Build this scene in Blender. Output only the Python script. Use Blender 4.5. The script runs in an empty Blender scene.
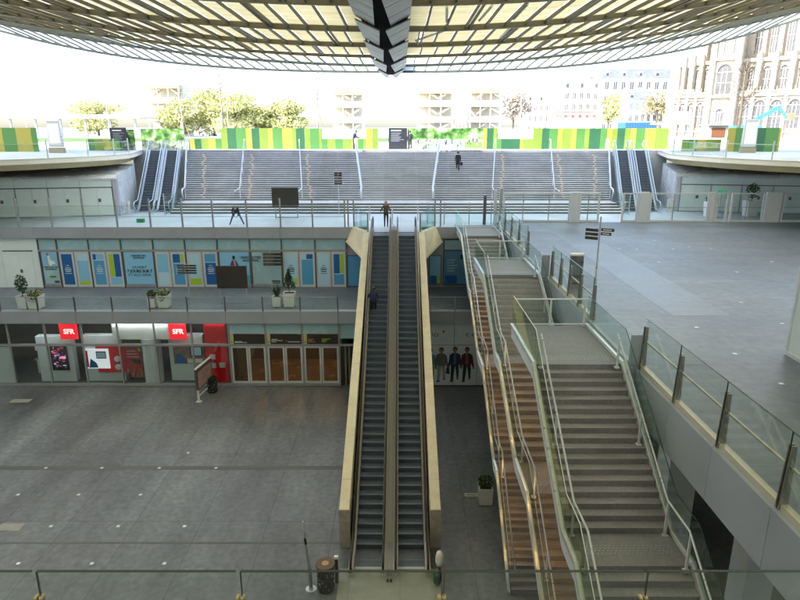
import bpy, bmesh, math, random
from mathutils import Vector, Matrix
R = math.radians
PI = math.pi
random.seed(7)
SC = bpy.context.scene
C = SC.collection

# ------------------------------------------------------------------ camera, sky, sun, exposure
CAM_Z = 16.4
cam_d = bpy.data.cameras.new('camera')
cam = bpy.data.objects.new('camera', cam_d)
C.objects.link(cam)
cam.location = (0, 0, CAM_Z)
cam.rotation_euler = (R(90 - 15.7), 0, 0)
cam_d.sensor_width = 36
cam_d.lens = 36 * 615 / 800
cam_d.clip_start = 0.1
cam_d.clip_end = 3000
SC.camera = cam

SUN_EL, SUN_AZ = 42.0, 238.0          # azimuth clockwise from +Y: behind the camera, to its left
w = bpy.data.worlds.new('World')
SC.world = w
w.use_nodes = True
nt = w.node_tree
nt.nodes.clear()
sky = nt.nodes.new('ShaderNodeTexSky')
sky.sky_type = 'NISHITA'
sky.sun_disc = False
sky.sun_elevation = R(SUN_EL)
sky.sun_rotation = R(SUN_AZ)
sky.dust_density = 2.0
sky.ozone_density = 0.6
bg = nt.nodes.new('ShaderNodeBackground')
bg.inputs['Strength'].default_value = 0.15
wo = nt.nodes.new('ShaderNodeOutputWorld')
nt.links.new(sky.outputs[0], bg.inputs[0])
nt.links.new(bg.outputs[0], wo.inputs[0])
sd = bpy.data.lights.new('sun', 'SUN')
sd.energy = 3.6
sd.angle = R(0.5)
sd.color = (1.0, 0.95, 0.87)
so = bpy.data.objects.new('sun', sd)
C.objects.link(so)
d = Vector((math.sin(R(SUN_AZ)) * math.cos(R(SUN_EL)), math.cos(R(SUN_AZ)) * math.cos(R(SUN_EL)), math.sin(R(SUN_EL))))
so.rotation_euler = d.to_track_quat('Z', 'Y').to_euler()
so.location = d * 60
SC.view_settings.view_transform = 'Standard'
SC.view_settings.look = 'None'
SC.view_settings.gamma = 1
SC.view_settings.exposure = 2.12
SC.view_settings.use_curve_mapping = False
SC.render.engine = 'CYCLES'
SC.cycles.use_denoising = True
SC.cycles.max_bounces = 8
SC.cycles.transparent_max_bounces = 24
SC.cycles.diffuse_bounces = 4
SC.cycles.sample_clamp_indirect = 6
SC.cycles.caustics_reflective = False
SC.cycles.caustics_refractive = False

# ------------------------------------------------------------------ materials
MATS = {}
def mat(name, col, rough=0.6, metal=0.0, var=0.0, vscale=3.0, stretch=(1, 1, 1), bump=0.0, bscale=40.0, emit=0.0, ecol=None, spec=0.5, grid=None, gdark=0.6, fine=0.0, stain=0.0, rvar=0.12):
    if name in MATS:
        return MATS[name]
    m = bpy.data.materials.new(name)
    m.use_nodes = True
    n = m.node_tree
    b = n.nodes['Principled BSDF']
    b.inputs['Base Color'].default_value = (*col, 1)
    b.inputs['Roughness'].default_value = rough
    b.inputs['Metallic'].default_value = metal
    b.inputs['Specular IOR Level'].default_value = spec
    if emit:
        b.inputs['Emission Color'].default_value = (*(ecol or col), 1)
        b.inputs['Emission Strength'].default_value = emit
    last = None
    if var or grid or bump or fine:
        tc = n.nodes.new('ShaderNodeTexCoord')
        mp = n.nodes.new('ShaderNodeMapping')
        mp.inputs['Scale'].default_value = stretch
        n.links.new(tc.outputs['Object'], mp.inputs['Vector'])
    def mul(prev, facsock, lo, hi):
        mr = n.nodes.new('ShaderNodeMapRange')
        mr.inputs['From Min'].default_value = 0.3
        mr.inputs['From Max'].default_value = 0.7
        mr.inputs['To Min'].default_value = lo
        mr.inputs['To Max'].default_value = hi
        n.links.new(facsock, mr.inputs['Value'])
        mx = n.nodes.new('ShaderNodeMix')
        mx.data_type = 'RGBA'
        mx.blend_type = 'MULTIPLY'
        mx.inputs['Factor'].default_value = 1
        if prev is None:
            mx.inputs['A'].default_value = (*col, 1)
        else:
            n.links.new(prev, mx.inputs['A'])
        n.links.new(mr.outputs['Result'], mx.inputs['B'])
        return mx.outputs['Result']
    if var:
        no = n.nodes.new('ShaderNodeTexNoise')
        no.inputs['Scale'].default_value = vscale
        no.inputs['Detail'].default_value = 7
        no.inputs['Roughness'].default_value = 0.62
        n.links.new(mp.outputs[0], no.inputs['Vector'])
        last = mul(last, no.outputs['Fac'], 1 - var, 1 + var)
        rr = n.nodes.new('ShaderNodeMapRange')
        rr.inputs['From Min'].default_value = 0.3
        rr.inputs['From Max'].default_value = 0.7
        rr.inputs['To Min'].default_value = max(0.05, rough - rvar)
        rr.inputs['To Max'].default_value = min(1, rough + rvar)
        n.links.new(no.outputs['Fac'], rr.inputs['Value'])
        n.links.new(rr.outputs['Result'], b.inputs['Roughness'])
    if stain:
        ns = n.nodes.new('ShaderNodeTexNoise')
        ns.inputs['Scale'].default_value = 0.16
        ns.inputs['Detail'].default_value = 9
        ns.inputs['Roughness'].default_value = 0.7
        ns.inputs['Distortion'].default_value = 0.8
        n.links.new(mp.outputs[0], ns.inputs['Vector'])
        last = mul(last, ns.outputs['Fac'], 1 - stain, 1 + stain)
        n4 = n.nodes.new('ShaderNodeTexNoise')
        n4.inputs['Scale'].default_value = 5.0
        n4.inputs['Detail'].default_value = 2
        n.links.new(tc.outputs['Object'], n4.inputs['Vector'])
        st = n.nodes.new('ShaderNodeMapRange')
        st.inputs['From Min'].default_value = 0.69
        st.inputs['From Max'].default_value = 0.74
        st.inputs['To Min'].default_value = 1.0
        st.inputs['To Max'].default_value = 0.62
        n.links.new(n4.outputs['Fac'], st.inputs['Value'])
        mxs = n.nodes.new('ShaderNodeMix'); mxs.data_type = 'RGBA'; mxs.blend_type = 'MULTIPLY'; mxs.inputs['Factor'].default_value = 1
        n.links.new(last, mxs.inputs['A']); n.links.new(st.outputs['Result'], mxs.inputs['B'])
        last = mxs.outputs['Result']
    if fine:
        n2 = n.nodes.new('ShaderNodeTexNoise')
        n2.inputs['Scale'].default_value = vscale * 9
        n2.inputs['Detail'].default_value = 4
        n.links.new(tc.outputs['Object'], n2.inputs['Vector'])
        last = mul(last, n2.outputs['Fac'], 1 - fine, 1 + fine)
    if grid:
        gx, gy, mort = grid
        br = n.nodes.new('ShaderNodeTexBrick')
        br.offset = 0.0
        br.squash = 1.0
        br.inputs['Scale'].default_value = 1
        br.inputs['Brick Width'].default_value = gx
        br.inputs['Row Height'].default_value = gy
        br.inputs['Mortar Size'].default_value = mort
        br.inputs['Mortar Smooth'].default_value = 0.3
        br.inputs['Color1'].default_value = (0.92, 0.92, 0.92, 1)
        br.inputs['Color2'].default_value = (1.06, 1.06, 1.06, 1)
        br.inputs['Mortar'].default_value = (gdark, gdark, gdark, 1)
        n.links.new(tc.outputs['Object'], br.inputs['Vector'])
        mx = n.nodes.new('ShaderNodeMix')
        mx.data_type = 'RGBA'
        mx.blend_type = 'MULTIPLY'
        mx.inputs['Factor'].default_value = 1
        if last is None:
            mx.inputs['A'].default_value = (*col, 1)
        else:
            n.links.new(last, mx.inputs['A'])
        n.links.new(br.outputs['Color'], mx.inputs['B'])
        last = mx.outputs['Result']
    if last is not None:
        n.links.new(last, b.inputs['Base Color'])
    if bump:
        n3 = n.nodes.new('ShaderNodeTexNoise')
        n3.inputs['Scale'].default_value = bscale
        n3.inputs['Detail'].default_value = 5
        n.links.new(tc.outputs['Object'], n3.inputs['Vector'])
        bp = n.nodes.new('ShaderNodeBump')
        bp.inputs['Strength'].default_value = bump
        bp.inputs['Distance'].default_value = 0.02
        n.links.new(n3.outputs['Fac'], bp.inputs['Height'])
        n.links.new(bp.outputs[0], b.inputs['Normal'])
    MATS[name] = m
    return m

def glass(name, tint, refl=0.08, edge=0.6, rough=0.02):
    if name in MATS:
        return MATS[name]
    m = bpy.data.materials.new(name)
    m.use_nodes = True
    n = m.node_tree
    n.nodes.clear()
    tr = n.nodes.new('ShaderNodeBsdfTransparent')
    tr.inputs[0].default_value = (*tint, 1)
    gl = n.nodes.new('ShaderNodeBsdfGlossy')
    gl.inputs['Roughness'].default_value = rough
    gl.inputs[0].default_value = (0.9, 0.95, 0.95, 1)
    lw = n.nodes.new('ShaderNodeLayerWeight')
    lw.inputs['Blend'].default_value = 0.25
    mr = n.nodes.new('ShaderNodeMapRange')
    mr.inputs['To Min'].default_value = refl
    mr.inputs['To Max'].default_value = edge
    n.links.new(lw.outputs['Fresnel'], mr.inputs['Value'])
    mx = n.nodes.new('ShaderNodeMixShader')
    n.links.new(mr.outputs['Result'], mx.inputs[0])
    n.links.new(tr.outputs[0], mx.inputs[1])
    n.links.new(gl.outputs[0], mx.inputs[2])
    o = n.nodes.new('ShaderNodeOutputMaterial')
    n.links.new(mx.outputs[0], o.inputs[0])
    MATS[name] = m
    return m

def translucent(name, col, amount=0.8, stripes=(0, 0, 0)):
    m = bpy.data.materials.new(name)
    m.use_nodes = True
    n = m.node_tree
    n.nodes.clear()
    t = n.nodes.new('ShaderNodeBsdfTranslucent')
    df = n.nodes.new('ShaderNodeBsdfDiffuse')
    tc = n.nodes.new('ShaderNodeTexCoord')
    mp = n.nodes.new('ShaderNodeMapping')
    mp.inputs['Scale'].default_value = (0.25, 1.6, 1)
    n.links.new(tc.outputs['Object'], mp.inputs['Vector'])
    no = n.nodes.new('ShaderNodeTexNoise')
    no.inputs['Scale'].default_value = 1.4
    no.inputs['Detail'].default_value = 6
    n.links.new(mp.outputs[0], no.inputs['Vector'])
    cr = n.nodes.new('ShaderNodeValToRGB')
    cr.color_ramp.elements[0].position = 0.3
    cr.color_ramp.elements[0].color = (col[0] * 0.8, col[1] * 0.78, col[2] * 0.7, 1)
    cr.color_ramp.elements[1].position = 0.68
    cr.color_ramp.elements[1].color = (*col, 1)
    n.links.new(no.outputs['Fac'], cr.inputs[0])
    n.links.new(cr.outputs[0], t.inputs[0])
    n.links.new(cr.outputs[0], df.inputs[0])
    mx = n.nodes.new('ShaderNodeMixShader')
    mx.inputs[0].default_value = 1 - amount
    n.links.new(t.outputs[0], mx.inputs[1])
    n.links.new(df.outputs[0], mx.inputs[2])
    o = n.nodes.new('ShaderNodeOutputMaterial')
    n.links.new(mx.outputs[0], o.inputs[0])
    MATS[name] = m
    return m

def printed(name, sky_c=(0.75, 0.82, 0.85), z0=0, z1=2):
    """a printed picture of a park: tree masses over a pale path, as ink on a panel"""
    m = bpy.data.materials.new(name)
    m.use_nodes = True
    n = m.node_tree
    b = n.nodes['Principled BSDF']
    b.inputs['Roughness'].default_value = 0.5
    tc = n.nodes.new('ShaderNodeTexCoord')
    no = n.nodes.new('ShaderNodeTexNoise')
    no.inputs['Scale'].default_value = 1.6
    no.inputs['Detail'].default_value = 6
    n.links.new(tc.outputs['Object'], no.inputs['Vector'])
    cr = n.nodes.new('ShaderNodeValToRGB')
    e = cr.color_ramp.elements
    e[0].position = 0.35; e[0].color = (0.02, 0.07, 0.015, 1)
    e[1].position = 0.62; e[1].color = (0.45, 0.55, 0.35, 1)
    e.new(0.46).color = (0.07, 0.2, 0.04, 1)
    e.new(0.55).color = (0.16, 0.33, 0.08, 1)
    n.links.new(no.outputs['Fac'], cr.inputs[0])
    n2 = n.nodes.new('ShaderNodeTexNoise')
    n2.inputs['Scale'].default_value = 4.5
    n2.inputs['Detail'].default_value = 3
    n.links.new(tc.outputs['Object'], n2.inputs['Vector'])
    c2 = n.nodes.new('ShaderNodeValToRGB')
    f = c2.color_ramp.elements
    f[0].position = 0.36; f[0].color = (0.09, 0.11, 0.12, 1)
    f[1].position = 0.64; f[1].color = (0.6, 0.62, 0.58, 1)
    f.new(0.47).color = (0.28, 0.4, 0.18, 1)
    f.new(0.55).color = (0.38, 0.42, 0.42, 1)
    n.links.new(n2.outputs['Fac'], c2.inputs[0])
    sx = n.nodes.new('ShaderNodeSeparateXYZ')
    n.links.new(tc.outputs['Object'], sx.inputs[0])
    mr = n.nodes.new('ShaderNodeMapRange')
    mr.inputs['From Min'].default_value = z0 + (z1 - z0) * 0.42
    mr.inputs['From Max'].default_value = z0 + (z1 - z0) * 0.52
    n.links.new(sx.outputs['Z'], mr.inputs['Value'])
    mx = n.nodes.new('ShaderNodeMix')
    mx.data_type = 'RGBA'
    n.links.new(mr.outputs['Result'], mx.inputs['Factor'])
    n.links.new(c2.outputs[0], mx.inputs['A'])
    n.links.new(cr.outputs[0], mx.inputs['B'])
    n.links.new(mx.outputs['Result'], b.inputs['Base Color'])
    MATS[name] = m
    return m

M = dict(
    patio=mat('patio_concrete', (0.132, 0.147, 0.17), 0.46, rvar=0.06, var=0.42, vscale=0.42, stretch=(1.0, 0.3, 1), fine=0.2, stain=0.3, grid=(2.85, 5.75, 0.016), gdark=0.5, bump=0.05, bscale=60),
    terrace=mat('terrace_concrete', (0.14, 0.17, 0.22), 0.4, rvar=0.03, var=0.3, vscale=0.4, stretch=(0.4, 1.0, 1), fine=0.16, stain=0.25, grid=(2.85, 5.7, 0.014), gdark=0.6, bump=0.05, bscale=60),
    pale_floor=mat('pale_stone_floor', (0.45, 0.54, 0.66), 0.5, var=0.12, vscale=0.4, grid=(2.4, 2.4, 0.012), gdark=0.7),
    plaza=mat('pale_plaza_paving', (0.45, 0.47, 0.49), 0.7, var=0.12, vscale=0.3, grid=(1.2, 1.2, 0.01), gdark=0.75),
    lawn=mat('mown_grass', (0.07, 0.13, 0.03), 0.9, var=0.4, vscale=0.5),
    concrete=mat('concrete', (0.3, 0.3, 0.28), 0.7, var=0.18, vscale=1.2, fine=0.1, bump=0.08),
    dark_conc=mat('dark_wall', (0.12, 0.11, 0.09), 0.8, var=0.2, vscale=1),
    step=mat('concrete_step', (0.248, 0.246, 0.28), 0.65, var=0.22, vscale=1.6, stretch=(0.5, 1, 1), fine=0.12, bump=0.08),
    riser=mat('concrete_riser', (0.205, 0.203, 0.228), 0.7, var=0.25, vscale=1.4, stretch=(0.5, 1, 1), fine=0.12),
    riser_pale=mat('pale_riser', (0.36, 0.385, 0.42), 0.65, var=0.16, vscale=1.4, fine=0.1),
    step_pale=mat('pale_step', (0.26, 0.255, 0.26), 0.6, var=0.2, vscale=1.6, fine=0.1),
    landing=mat('stair_landing', (0.2, 0.208, 0.238), 0.6, var=0.2, vscale=1.1, fine=0.12),
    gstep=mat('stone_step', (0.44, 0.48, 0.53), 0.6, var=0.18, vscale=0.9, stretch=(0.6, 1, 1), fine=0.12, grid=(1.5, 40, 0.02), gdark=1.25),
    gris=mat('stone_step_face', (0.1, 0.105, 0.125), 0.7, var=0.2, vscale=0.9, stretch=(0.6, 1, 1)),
    cream=mat('cream_concrete', (0.72, 0.665, 0.52), 0.5, var=0.12, vscale=1.4, fine=0.06, bump=0.05),
    stub=mat('grey_stone_block', (0.36, 0.34, 0.3), 0.8, var=0.2, vscale=3, fine=0.2, bump=0.3, bscale=70),
    panel=mat('grey_metal_panel', (0.36, 0.4, 0.475), 0.45, metal=0.15, var=0.08, vscale=0.7),
    panel_pale=mat('pale_green_panel', (0.6, 0.68, 0.72), 0.4, var=0.06, vscale=0.6),
    frame=mat('grey_frame', (0.34, 0.36, 0.4), 0.4, metal=0.3, var=0.1, vscale=3),
    dframe=mat('dark_frame', (0.12, 0.11, 0.12), 0.4, metal=0.3),
    wframe=mat('pale_frame', (0.6, 0.64, 0.7), 0.4, metal=0.1),
    steel=mat('brushed_steel', (0.54, 0.57, 0.62), 0.35, metal=0.55, var=0.08, vscale=6),
    steel_w=mat('painted_steel', (0.64, 0.68, 0.74), 0.4, metal=0.1, var=0.06, vscale=2),
    post_steel=mat('dark_polished_steel', (0.34, 0.33, 0.3), 0.25, metal=0.85),
    gold=mat('warm_steel', (0.56, 0.52, 0.43), 0.38, metal=0.3),
    blackr=mat('black_rubber', (0.012, 0.012, 0.013), 0.35),
    estep=mat('escalator_step_grey', (0.1, 0.13, 0.185), 0.42, metal=0.0, var=0.2, vscale=3, fine=0.15),
    erise=mat('escalator_riser', (0.14, 0.185, 0.27), 0.4, metal=0.1, var=0.15, vscale=3),
    comb=mat('comb_plate', (0.55, 0.56, 0.57), 0.4, metal=0.4),
    fascia=mat('cream_white_fascia', (0.85, 0.83, 0.74), 0.5, var=0.05, vscale=0.5),
    soffit=mat('olive_soffit', (0.5, 0.42, 0.24), 0.6, var=0.12, vscale=0.6),
    roofglass=mat('frosted_roof_panel', (0.7, 0.75, 0.82), 0.25, metal=0.1, var=0.05, vscale=0.5),
    beam=mat('olive_beam', (0.22, 0.205, 0.14), 0.5, metal=0.1, var=0.08, vscale=0.6),
    beam_edge=mat('grey_green_beam', (0.12, 0.14, 0.128), 0.45, metal=0.3),
    rib=mat('dark_rib', (0.12, 0.105, 0.06), 0.5, metal=0.3),
    spine=mat('grey_cladding', (0.33, 0.345, 0.35), 0.45, metal=0.1, var=0.15, vscale=1.2, stretch=(0.4, 2, 2)),
    black=mat('black_panel', (0.02, 0.02, 0.018), 0.4),
    sign=mat('dark_sign_panel', (0.035, 0.032, 0.025), 0.45, var=0.15, vscale=0.8),
    red=mat('red_paint', (0.75, 0.012, 0.02), 0.4),
    sfr=mat('backlit_red', (0.7, 0.01, 0.02), 0.3, emit=0.22, ecol=(0.9, 0.01, 0.02)),
    whitel=mat('backlit_white', (0.8, 0.8, 0.8), 0.4, emit=0.25, ecol=(1, 0.95, 0.95)),
    white=mat('white_paint', (0.75, 0.76, 0.75), 0.45, var=0.04, vscale=2),
    planter=mat('white_planter', (0.72, 0.74, 0.76), 0.4, var=0.05, vscale=3),
    soil=mat('soil', (0.03, 0.022, 0.015), 0.95),
    leaf=mat('green_leaf', (0.05, 0.11, 0.03), 0.55, var=0.5, vscale=3),
    leafd=mat('dark_green_leaf', (0.025, 0.06, 0.028), 0.55, var=0.4, vscale=3),
    leafy=mat('yellow_green_leaf', (0.46, 0.47, 0.19), 0.6, var=0.35, vscale=1.2),
    leafo=mat('pale_orange_leaf', (0.56, 0.46, 0.36), 0.6, var=0.35, vscale=1.2),
    bark=mat('bark', (0.12, 0.1, 0.075), 0.85, var=0.35, vscale=5),
    stake=mat('pale_wood', (0.42, 0.36, 0.27), 0.75, var=0.15, vscale=4),
    ltblue=mat('light_blue_film', (0.25, 0.56, 0.85), 0.4),
    paleblue=mat('pale_blue_film', (0.45, 0.72, 0.92), 0.4),
    midblue=mat('mid_blue_film', (0.09, 0.35, 0.66), 0.4),
    deepblue=mat('deep_blue_film', (0.014, 0.12, 0.4), 0.4),
    lime=mat('lime_film', (0.42, 0.62, 0.02), 0.4),
    aqua=mat('aqua_glass_film', (0.36, 0.57, 0.66), 0.25, var=0.05, vscale=0.6),
    ink=mat('dark_ink', (0.03, 0.05, 0.07), 0.5),
    palei=mat('pale_ink', (0.55, 0.68, 0.78), 0.5),
    greyw=mat('pale_grey_wall', (0.72, 0.85, 0.9), 0.55, var=0.05, vscale=0.8),
    signw=mat('white_lettering', (0.7, 0.7, 0.66), 0.5),
    orange=mat('orange_lettering', (0.6, 0.25, 0.1), 0.5),
    poster=mat('poster_white', (0.72, 0.82, 0.95), 0.35, var=0.03, vscale=0.5),
    led=mat('warm_lamp', (1, 0.6, 0.3), 0.5, emit=46.0, ecol=(1.0, 0.5, 0.13)),
    light_patch=mat('warm_light_patch', (0.5, 0.4, 0.3), 0.5, emit=0.09, ecol=(1.0, 0.55, 0.25)),
    floorl=mat('floor_lamp_glass', (0.55, 0.55, 0.55), 0.3, emit=0.05, ecol=(1, 0.97, 0.93)),
    stone=mat('pale_limestone', (0.36, 0.32, 0.25), 0.8, var=0.2, vscale=0.35, fine=0.15),
    stone2=mat('limestone_trim', (0.45, 0.41, 0.34), 0.8, var=0.15, vscale=0.6),
    wdark=mat('dark_leaded_window', (0.07, 0.075, 0.085), 0.3, var=0.3, vscale=1.5),
    slate=mat('blue_slate_roof', (0.14, 0.16, 0.21), 0.5, var=0.15, vscale=0.8),
    plaster=mat('white_plaster', (0.65, 0.63, 0.58), 0.8, var=0.06, vscale=0.4),
    shutter=mat('blue_shutter', (0.2, 0.32, 0.5), 0.6),
    yellow=mat('ochre_soffit', (0.55, 0.44, 0.2), 0.6),
    cyan=mat('cyan_boom', (0.08, 0.42, 0.55), 0.4),
    bluebox=mat('blue_container_steel', (0.03, 0.12, 0.4), 0.5),
    redp=mat('red_rail_paint', (0.55, 0.08, 0.05), 0.5),
    warmint=mat('brown_interior', (0.13, 0.085, 0.045), 0.5, var=0.25, vscale=0.7),
    binb=mat('black_bin', (0.018, 0.018, 0.018), 0.5, var=0.4, vscale=6),
    wood=mat('rust_brown_top', (0.14, 0.09, 0.06), 0.7, var=0.2, vscale=5),
    greenbag=mat('green_plastic', (0.015, 0.075, 0.04), 0.4),
    cap=mat('brass_clamp', (0.5, 0.4, 0.2), 0.35, metal=0.7),
    pbrown=mat('poster_brown', (0.25, 0.17, 0.11), 0.5, var=0.5, vscale=2.5),
    pink=mat('poster_pink', (0.45, 0.33, 0.33), 0.5, var=0.15, vscale=4),
)
HO = [mat('hoarding_' + k, c, 0.55, var=0.06, vscale=0.8) for k, c in (('yellow', (0.31, 0.29, 0.05)), ('lime', (0.16, 0.24, 0.035)), ('green', (0.06, 0.19, 0.045)), ('dark_green', (0.018, 0.1, 0.045)))]
M['glass'] = glass('clear_glass', (0.94, 0.97, 0.96), 0.025, 0.22)
M['gglass'] = glass('green_tinted_glass', (0.88, 0.94, 0.925), 0.03, 0.25)
M['yglass'] = glass('amber_tinted_glass', (0.86, 0.89, 0.8), 0.03, 0.25)
M['sglass'] = glass('shop_glass', (0.92, 0.955, 0.95), 0.04, 0.35)
M['dglass'] = glass('dark_door_glass', (0.8, 0.78, 0.72), 0.04, 0.35)
M['edge2'] = mat('glass_edge_grey', (0.03, 0.045, 0.042), 0.6)
M['edge'] = mat('glass_edge', (0.02, 0.06, 0.055), 0.2)
M['canopy'] = translucent('canopy_glass', (0.5, 0.462, 0.3), 0.88)
M['skin'] = translucent('frosted_roof_skin', (0.56, 0.57, 0.57), 0.9)
M['skin_rim'] = translucent('clear_rim_skin', (0.85, 0.87, 0.88), 0.95)
M['canopy2'] = translucent('canopy_rim_glass', (0.78, 0.76, 0.62), 0.9)

# ------------------------------------------------------------------ mesh helpers
class MB:
    def __init__(s):
        s.v = []; s.f = []; s.m = []; s.mats = []
    def mi(s, m):
        if m not in s.mats:
            s.mats.append(m)
        return s.mats.index(m)
    def poly(s, pts, m):
        i = len(s.v)
        s.v += [tuple(p) for p in pts]
        s.f.append(tuple(range(i, i + len(pts))))
        s.m.append(s.mi(m))
        return s
    def box(s, x0, x1, y0, y1, z0, z1, m, mtop=None, mfront=None):
        if x0 > x1: x0, x1 = x1, x0
        if y0 > y1: y0, y1 = y1, y0
        if z0 > z1: z0, z1 = z1, z0
        i = len(s.v)
        s.v += [(x0, y0, z0), (x1, y0, z0), (x1, y1, z0), (x0, y1, z0), (x0, y0, z1), (x1, y0, z1), (x1, y1, z1), (x0, y1, z1)]
        a = s.mi(m)
        t = s.mi(mtop) if mtop else a
        fr = s.mi(mfront) if mfront else a
        for q, k in (((0, 3, 2, 1), a), ((4, 5, 6, 7), t), ((0, 1, 5, 4), fr), ((1, 2, 6, 5), a), ((2, 3, 7, 6), a), ((3, 0, 4, 7), a)):
            s.f.append(tuple(i + j for j in q)); s.m.append(k)
        return s
    def prism(s, pts, vec, m, mcap=None):
        """polygon pts (3D) extruded by vec"""
        n = len(pts); i = len(s.v)
        vec = Vector(vec)
        s.v += [tuple(p) for p in pts] + [tuple(Vector(p) + vec) for p in pts]
        a = s.mi(m); c = s.mi(mcap) if mcap else a
        s.f.append(tuple(range(i + n - 1, i - 1, -1))); s.m.append(c)
        s.f.append(tuple(range(i + n, i + 2 * n))); s.m.append(c)
        for k in range(n):
            l = (k + 1) % n
            s.f.append((i + k, i + l, i + n + l, i + n + k)); s.m.append(a)
        return s
    def tube(s, pts, r, m, n=8, cap=True):
        pts = [Vector(p) for p in pts]
        a = s.mi(m)
        rs = r if isinstance(r, (list, tuple)) else [r] * len(pts)
        base = len(s.v)
        up = Vector((0, 0, 1))
        prev = None
        for k, p in enumerate(pts):
            if k == 0: t = pts[1] - p
            elif k == len(pts) - 1: t = p - pts[k - 1]
            else: t = (pts[k + 1] - p).normalized() + (p - pts[k - 1]).normalized()
            t.normalize()
            if prev is None:
                ref = up if abs(t.z) < 0.9 else Vector((1, 0, 0))
                x = t.cross(ref).normalized()
            else:
                x = (prev - t * prev.dot(t)).normalized()
            prev = x
            y = t.cross(x)
            for q in range(n):
                an = 2 * PI * q / n
                s.v.append(tuple(p + (x * math.cos(an) + y * math.sin(an)) * rs[k]))
        for k in range(len(pts) - 1):
            for q in range(n):
                q2 = (q + 1) % n
                s.f.append((base + k * n + q, base + k * n + q2, base + (k + 1) * n + q2, base + (k + 1) * n + q)); s.m.append(a)
        if cap:
            s.f.append(tuple(base + q for q in range(n - 1, -1, -1))); s.m.append(a)
            e = base + (len(pts) - 1) * n
            s.f.append(tuple(e + q for q in range(n))); s.m.append(a)
        return s
    def lathe(s, cx, cy, prof, m, n=16):
        """prof: list of (r,z)"""
        a = s.mi(m); base = len(s.v)
        for r, z in prof:
            for q in range(n):
                an = 2 * PI * q / n
                s.v.append((cx + r * math.cos(an), cy + r * math.sin(an), z))
        for k in range(len(prof) - 1):
            for q in range(n):
                q2 = (q + 1) % n
                s.f.append((base + k * n + q, base + k * n + q2, base + (k + 1) * n + q2, base + (k + 1) * n + q)); s.m.append(a)
        s.f.append(tuple(base + q for q in range(n - 1, -1, -1))); s.m.append(a)
        e = base + (len(prof) - 1) * n
        s.f.append(tuple(e + q for q in range(n))); s.m.append(a)
        return s
    def build(s, name, parent=None, smooth=False, bevel=0.0):
        me = bpy.data.meshes.new(name)
        me.from_pydata(s.v, [], s.f)
        for m in s.mats:
            me.materials.append(m)
        me.polygons.foreach_set('material_index', s.m)
        if smooth:
            me.polygons.foreach_set('use_smooth', [True] * len(s.f))
        bm = bmesh.new(); bm.from_mesh(me)
        bmesh.ops.recalc_face_normals(bm, faces=bm.faces)
        bm.to_mesh(me); bm.free()
        me.update()
        o = bpy.data.objects.new(name, me)
        C.objects.link(o)
        if parent is not None:
            o.parent = parent
            o.matrix_parent_inverse = Matrix.Translation(-parent.location) if parent.rotation_euler.z == 0 else parent.matrix_basis.inverted()
        if bevel:
            b = o.modifiers.new('bevel', 'BEVEL'); b.width = bevel; b.segments = 2; b.limit_method = 'ANGLE'
        return o

def tag(o, label=None, cat=None, group=None, kind=None):
    if label: o['label'] = label
    if cat: o['category'] = cat
    if group: o['group'] = group
    if kind: o['kind'] = kind
    return o

def thing(name, label, cat, loc=(0, 0, 0), group=None):
    o = bpy.data.objects.new(name, None)
    o.empty_display_size = 0.3
    o.location = loc
    C.objects.link(o)
    return tag(o, label, cat, group)

def copy_tree(o, parent=None):
    c = o.copy(); C.objects.link(c)
    if parent is not None:
        c.parent = parent
        c.matrix_parent_inverse = o.matrix_parent_inverse.copy()
    for ch in list(o.children):
        copy_tree(ch, c)
    return c

def struct(mb, name, bevel=0):
    o = mb.build(name, None, bevel=bevel)
    o['kind'] = 'structure'
    return o

def text(parent, s, size, loc, m, name='lettering', align='CENTER', rotz=0.0, bold=0.0, depth=0.004, sx=1.0):
    cu = bpy.data.curves.new(name, 'FONT')
    cu.body = s; cu.size = size; cu.align_x = align; cu.align_y = 'CENTER'
    cu.extrude = depth; cu.offset = bold
    cu.space_line = 0.95
    cu.resolution_u = 3
    tmp = bpy.data.objects.new(name, cu)
    C.objects.link(tmp)
    dg = bpy.context.evaluated_depsgraph_get()
    me = bpy.data.meshes.new_from_object(tmp.evaluated_get(dg))
    bpy.data.objects.remove(tmp); bpy.data.curves.remove(cu)
    me.materials.clear(); me.materials.append(m)
    me.transform(Matrix.Translation(loc) @ Matrix.Rotation(rotz, 4, 'Z') @ Matrix.Rotation(R(90), 4, 'X') @ Matrix.Diagonal((sx, 1, 1, 1)))
    o = bpy.data.objects.new(name, me)
    C.objects.link(o)
    o.parent = parent
    o.matrix_parent_inverse = Matrix.Translation(-parent.location)
    return o

def plate(parent, name, x0, x1, z0, z1, y, m, th=0.012):
    """a thin flat panel that faces the camera side, its face at y"""
    return MB().box(x0, x1, y, y + th, z0, z1, m).build(name, parent)

# ------------------------------------------------------------------ levels
Z1, Z2, ZS = 9.6, 5.2, 14.25
YF0, YF1 = 37.4, 43.2                  # lower and upper shop fronts

# ================================================================== STRUCTURE
struct(MB().box(-70, 60, -30, 60, -0.4, 0.0, M['patio']), 'patio_floor')
# lower terrace over the ground-floor shops (z 5.2)
struct(MB().box(-45, 7.0, YF0 + 0.02, YF1 + 0.25, Z2 - 0.1, Z2, M['terrace']), 'lower_terrace')
for y0, y1 in ((27.15, 27.5), (21.5, 21.62)):
    struct(MB().box(-46, -2.5, y0, y1, 0.0, 0.004, mat('drain_channel', (0.095, 0.105, 0.115), 0.6, var=0.4, vscale=0.8, stretch=(0.3, 2, 1))), 'drain_channel')
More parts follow.
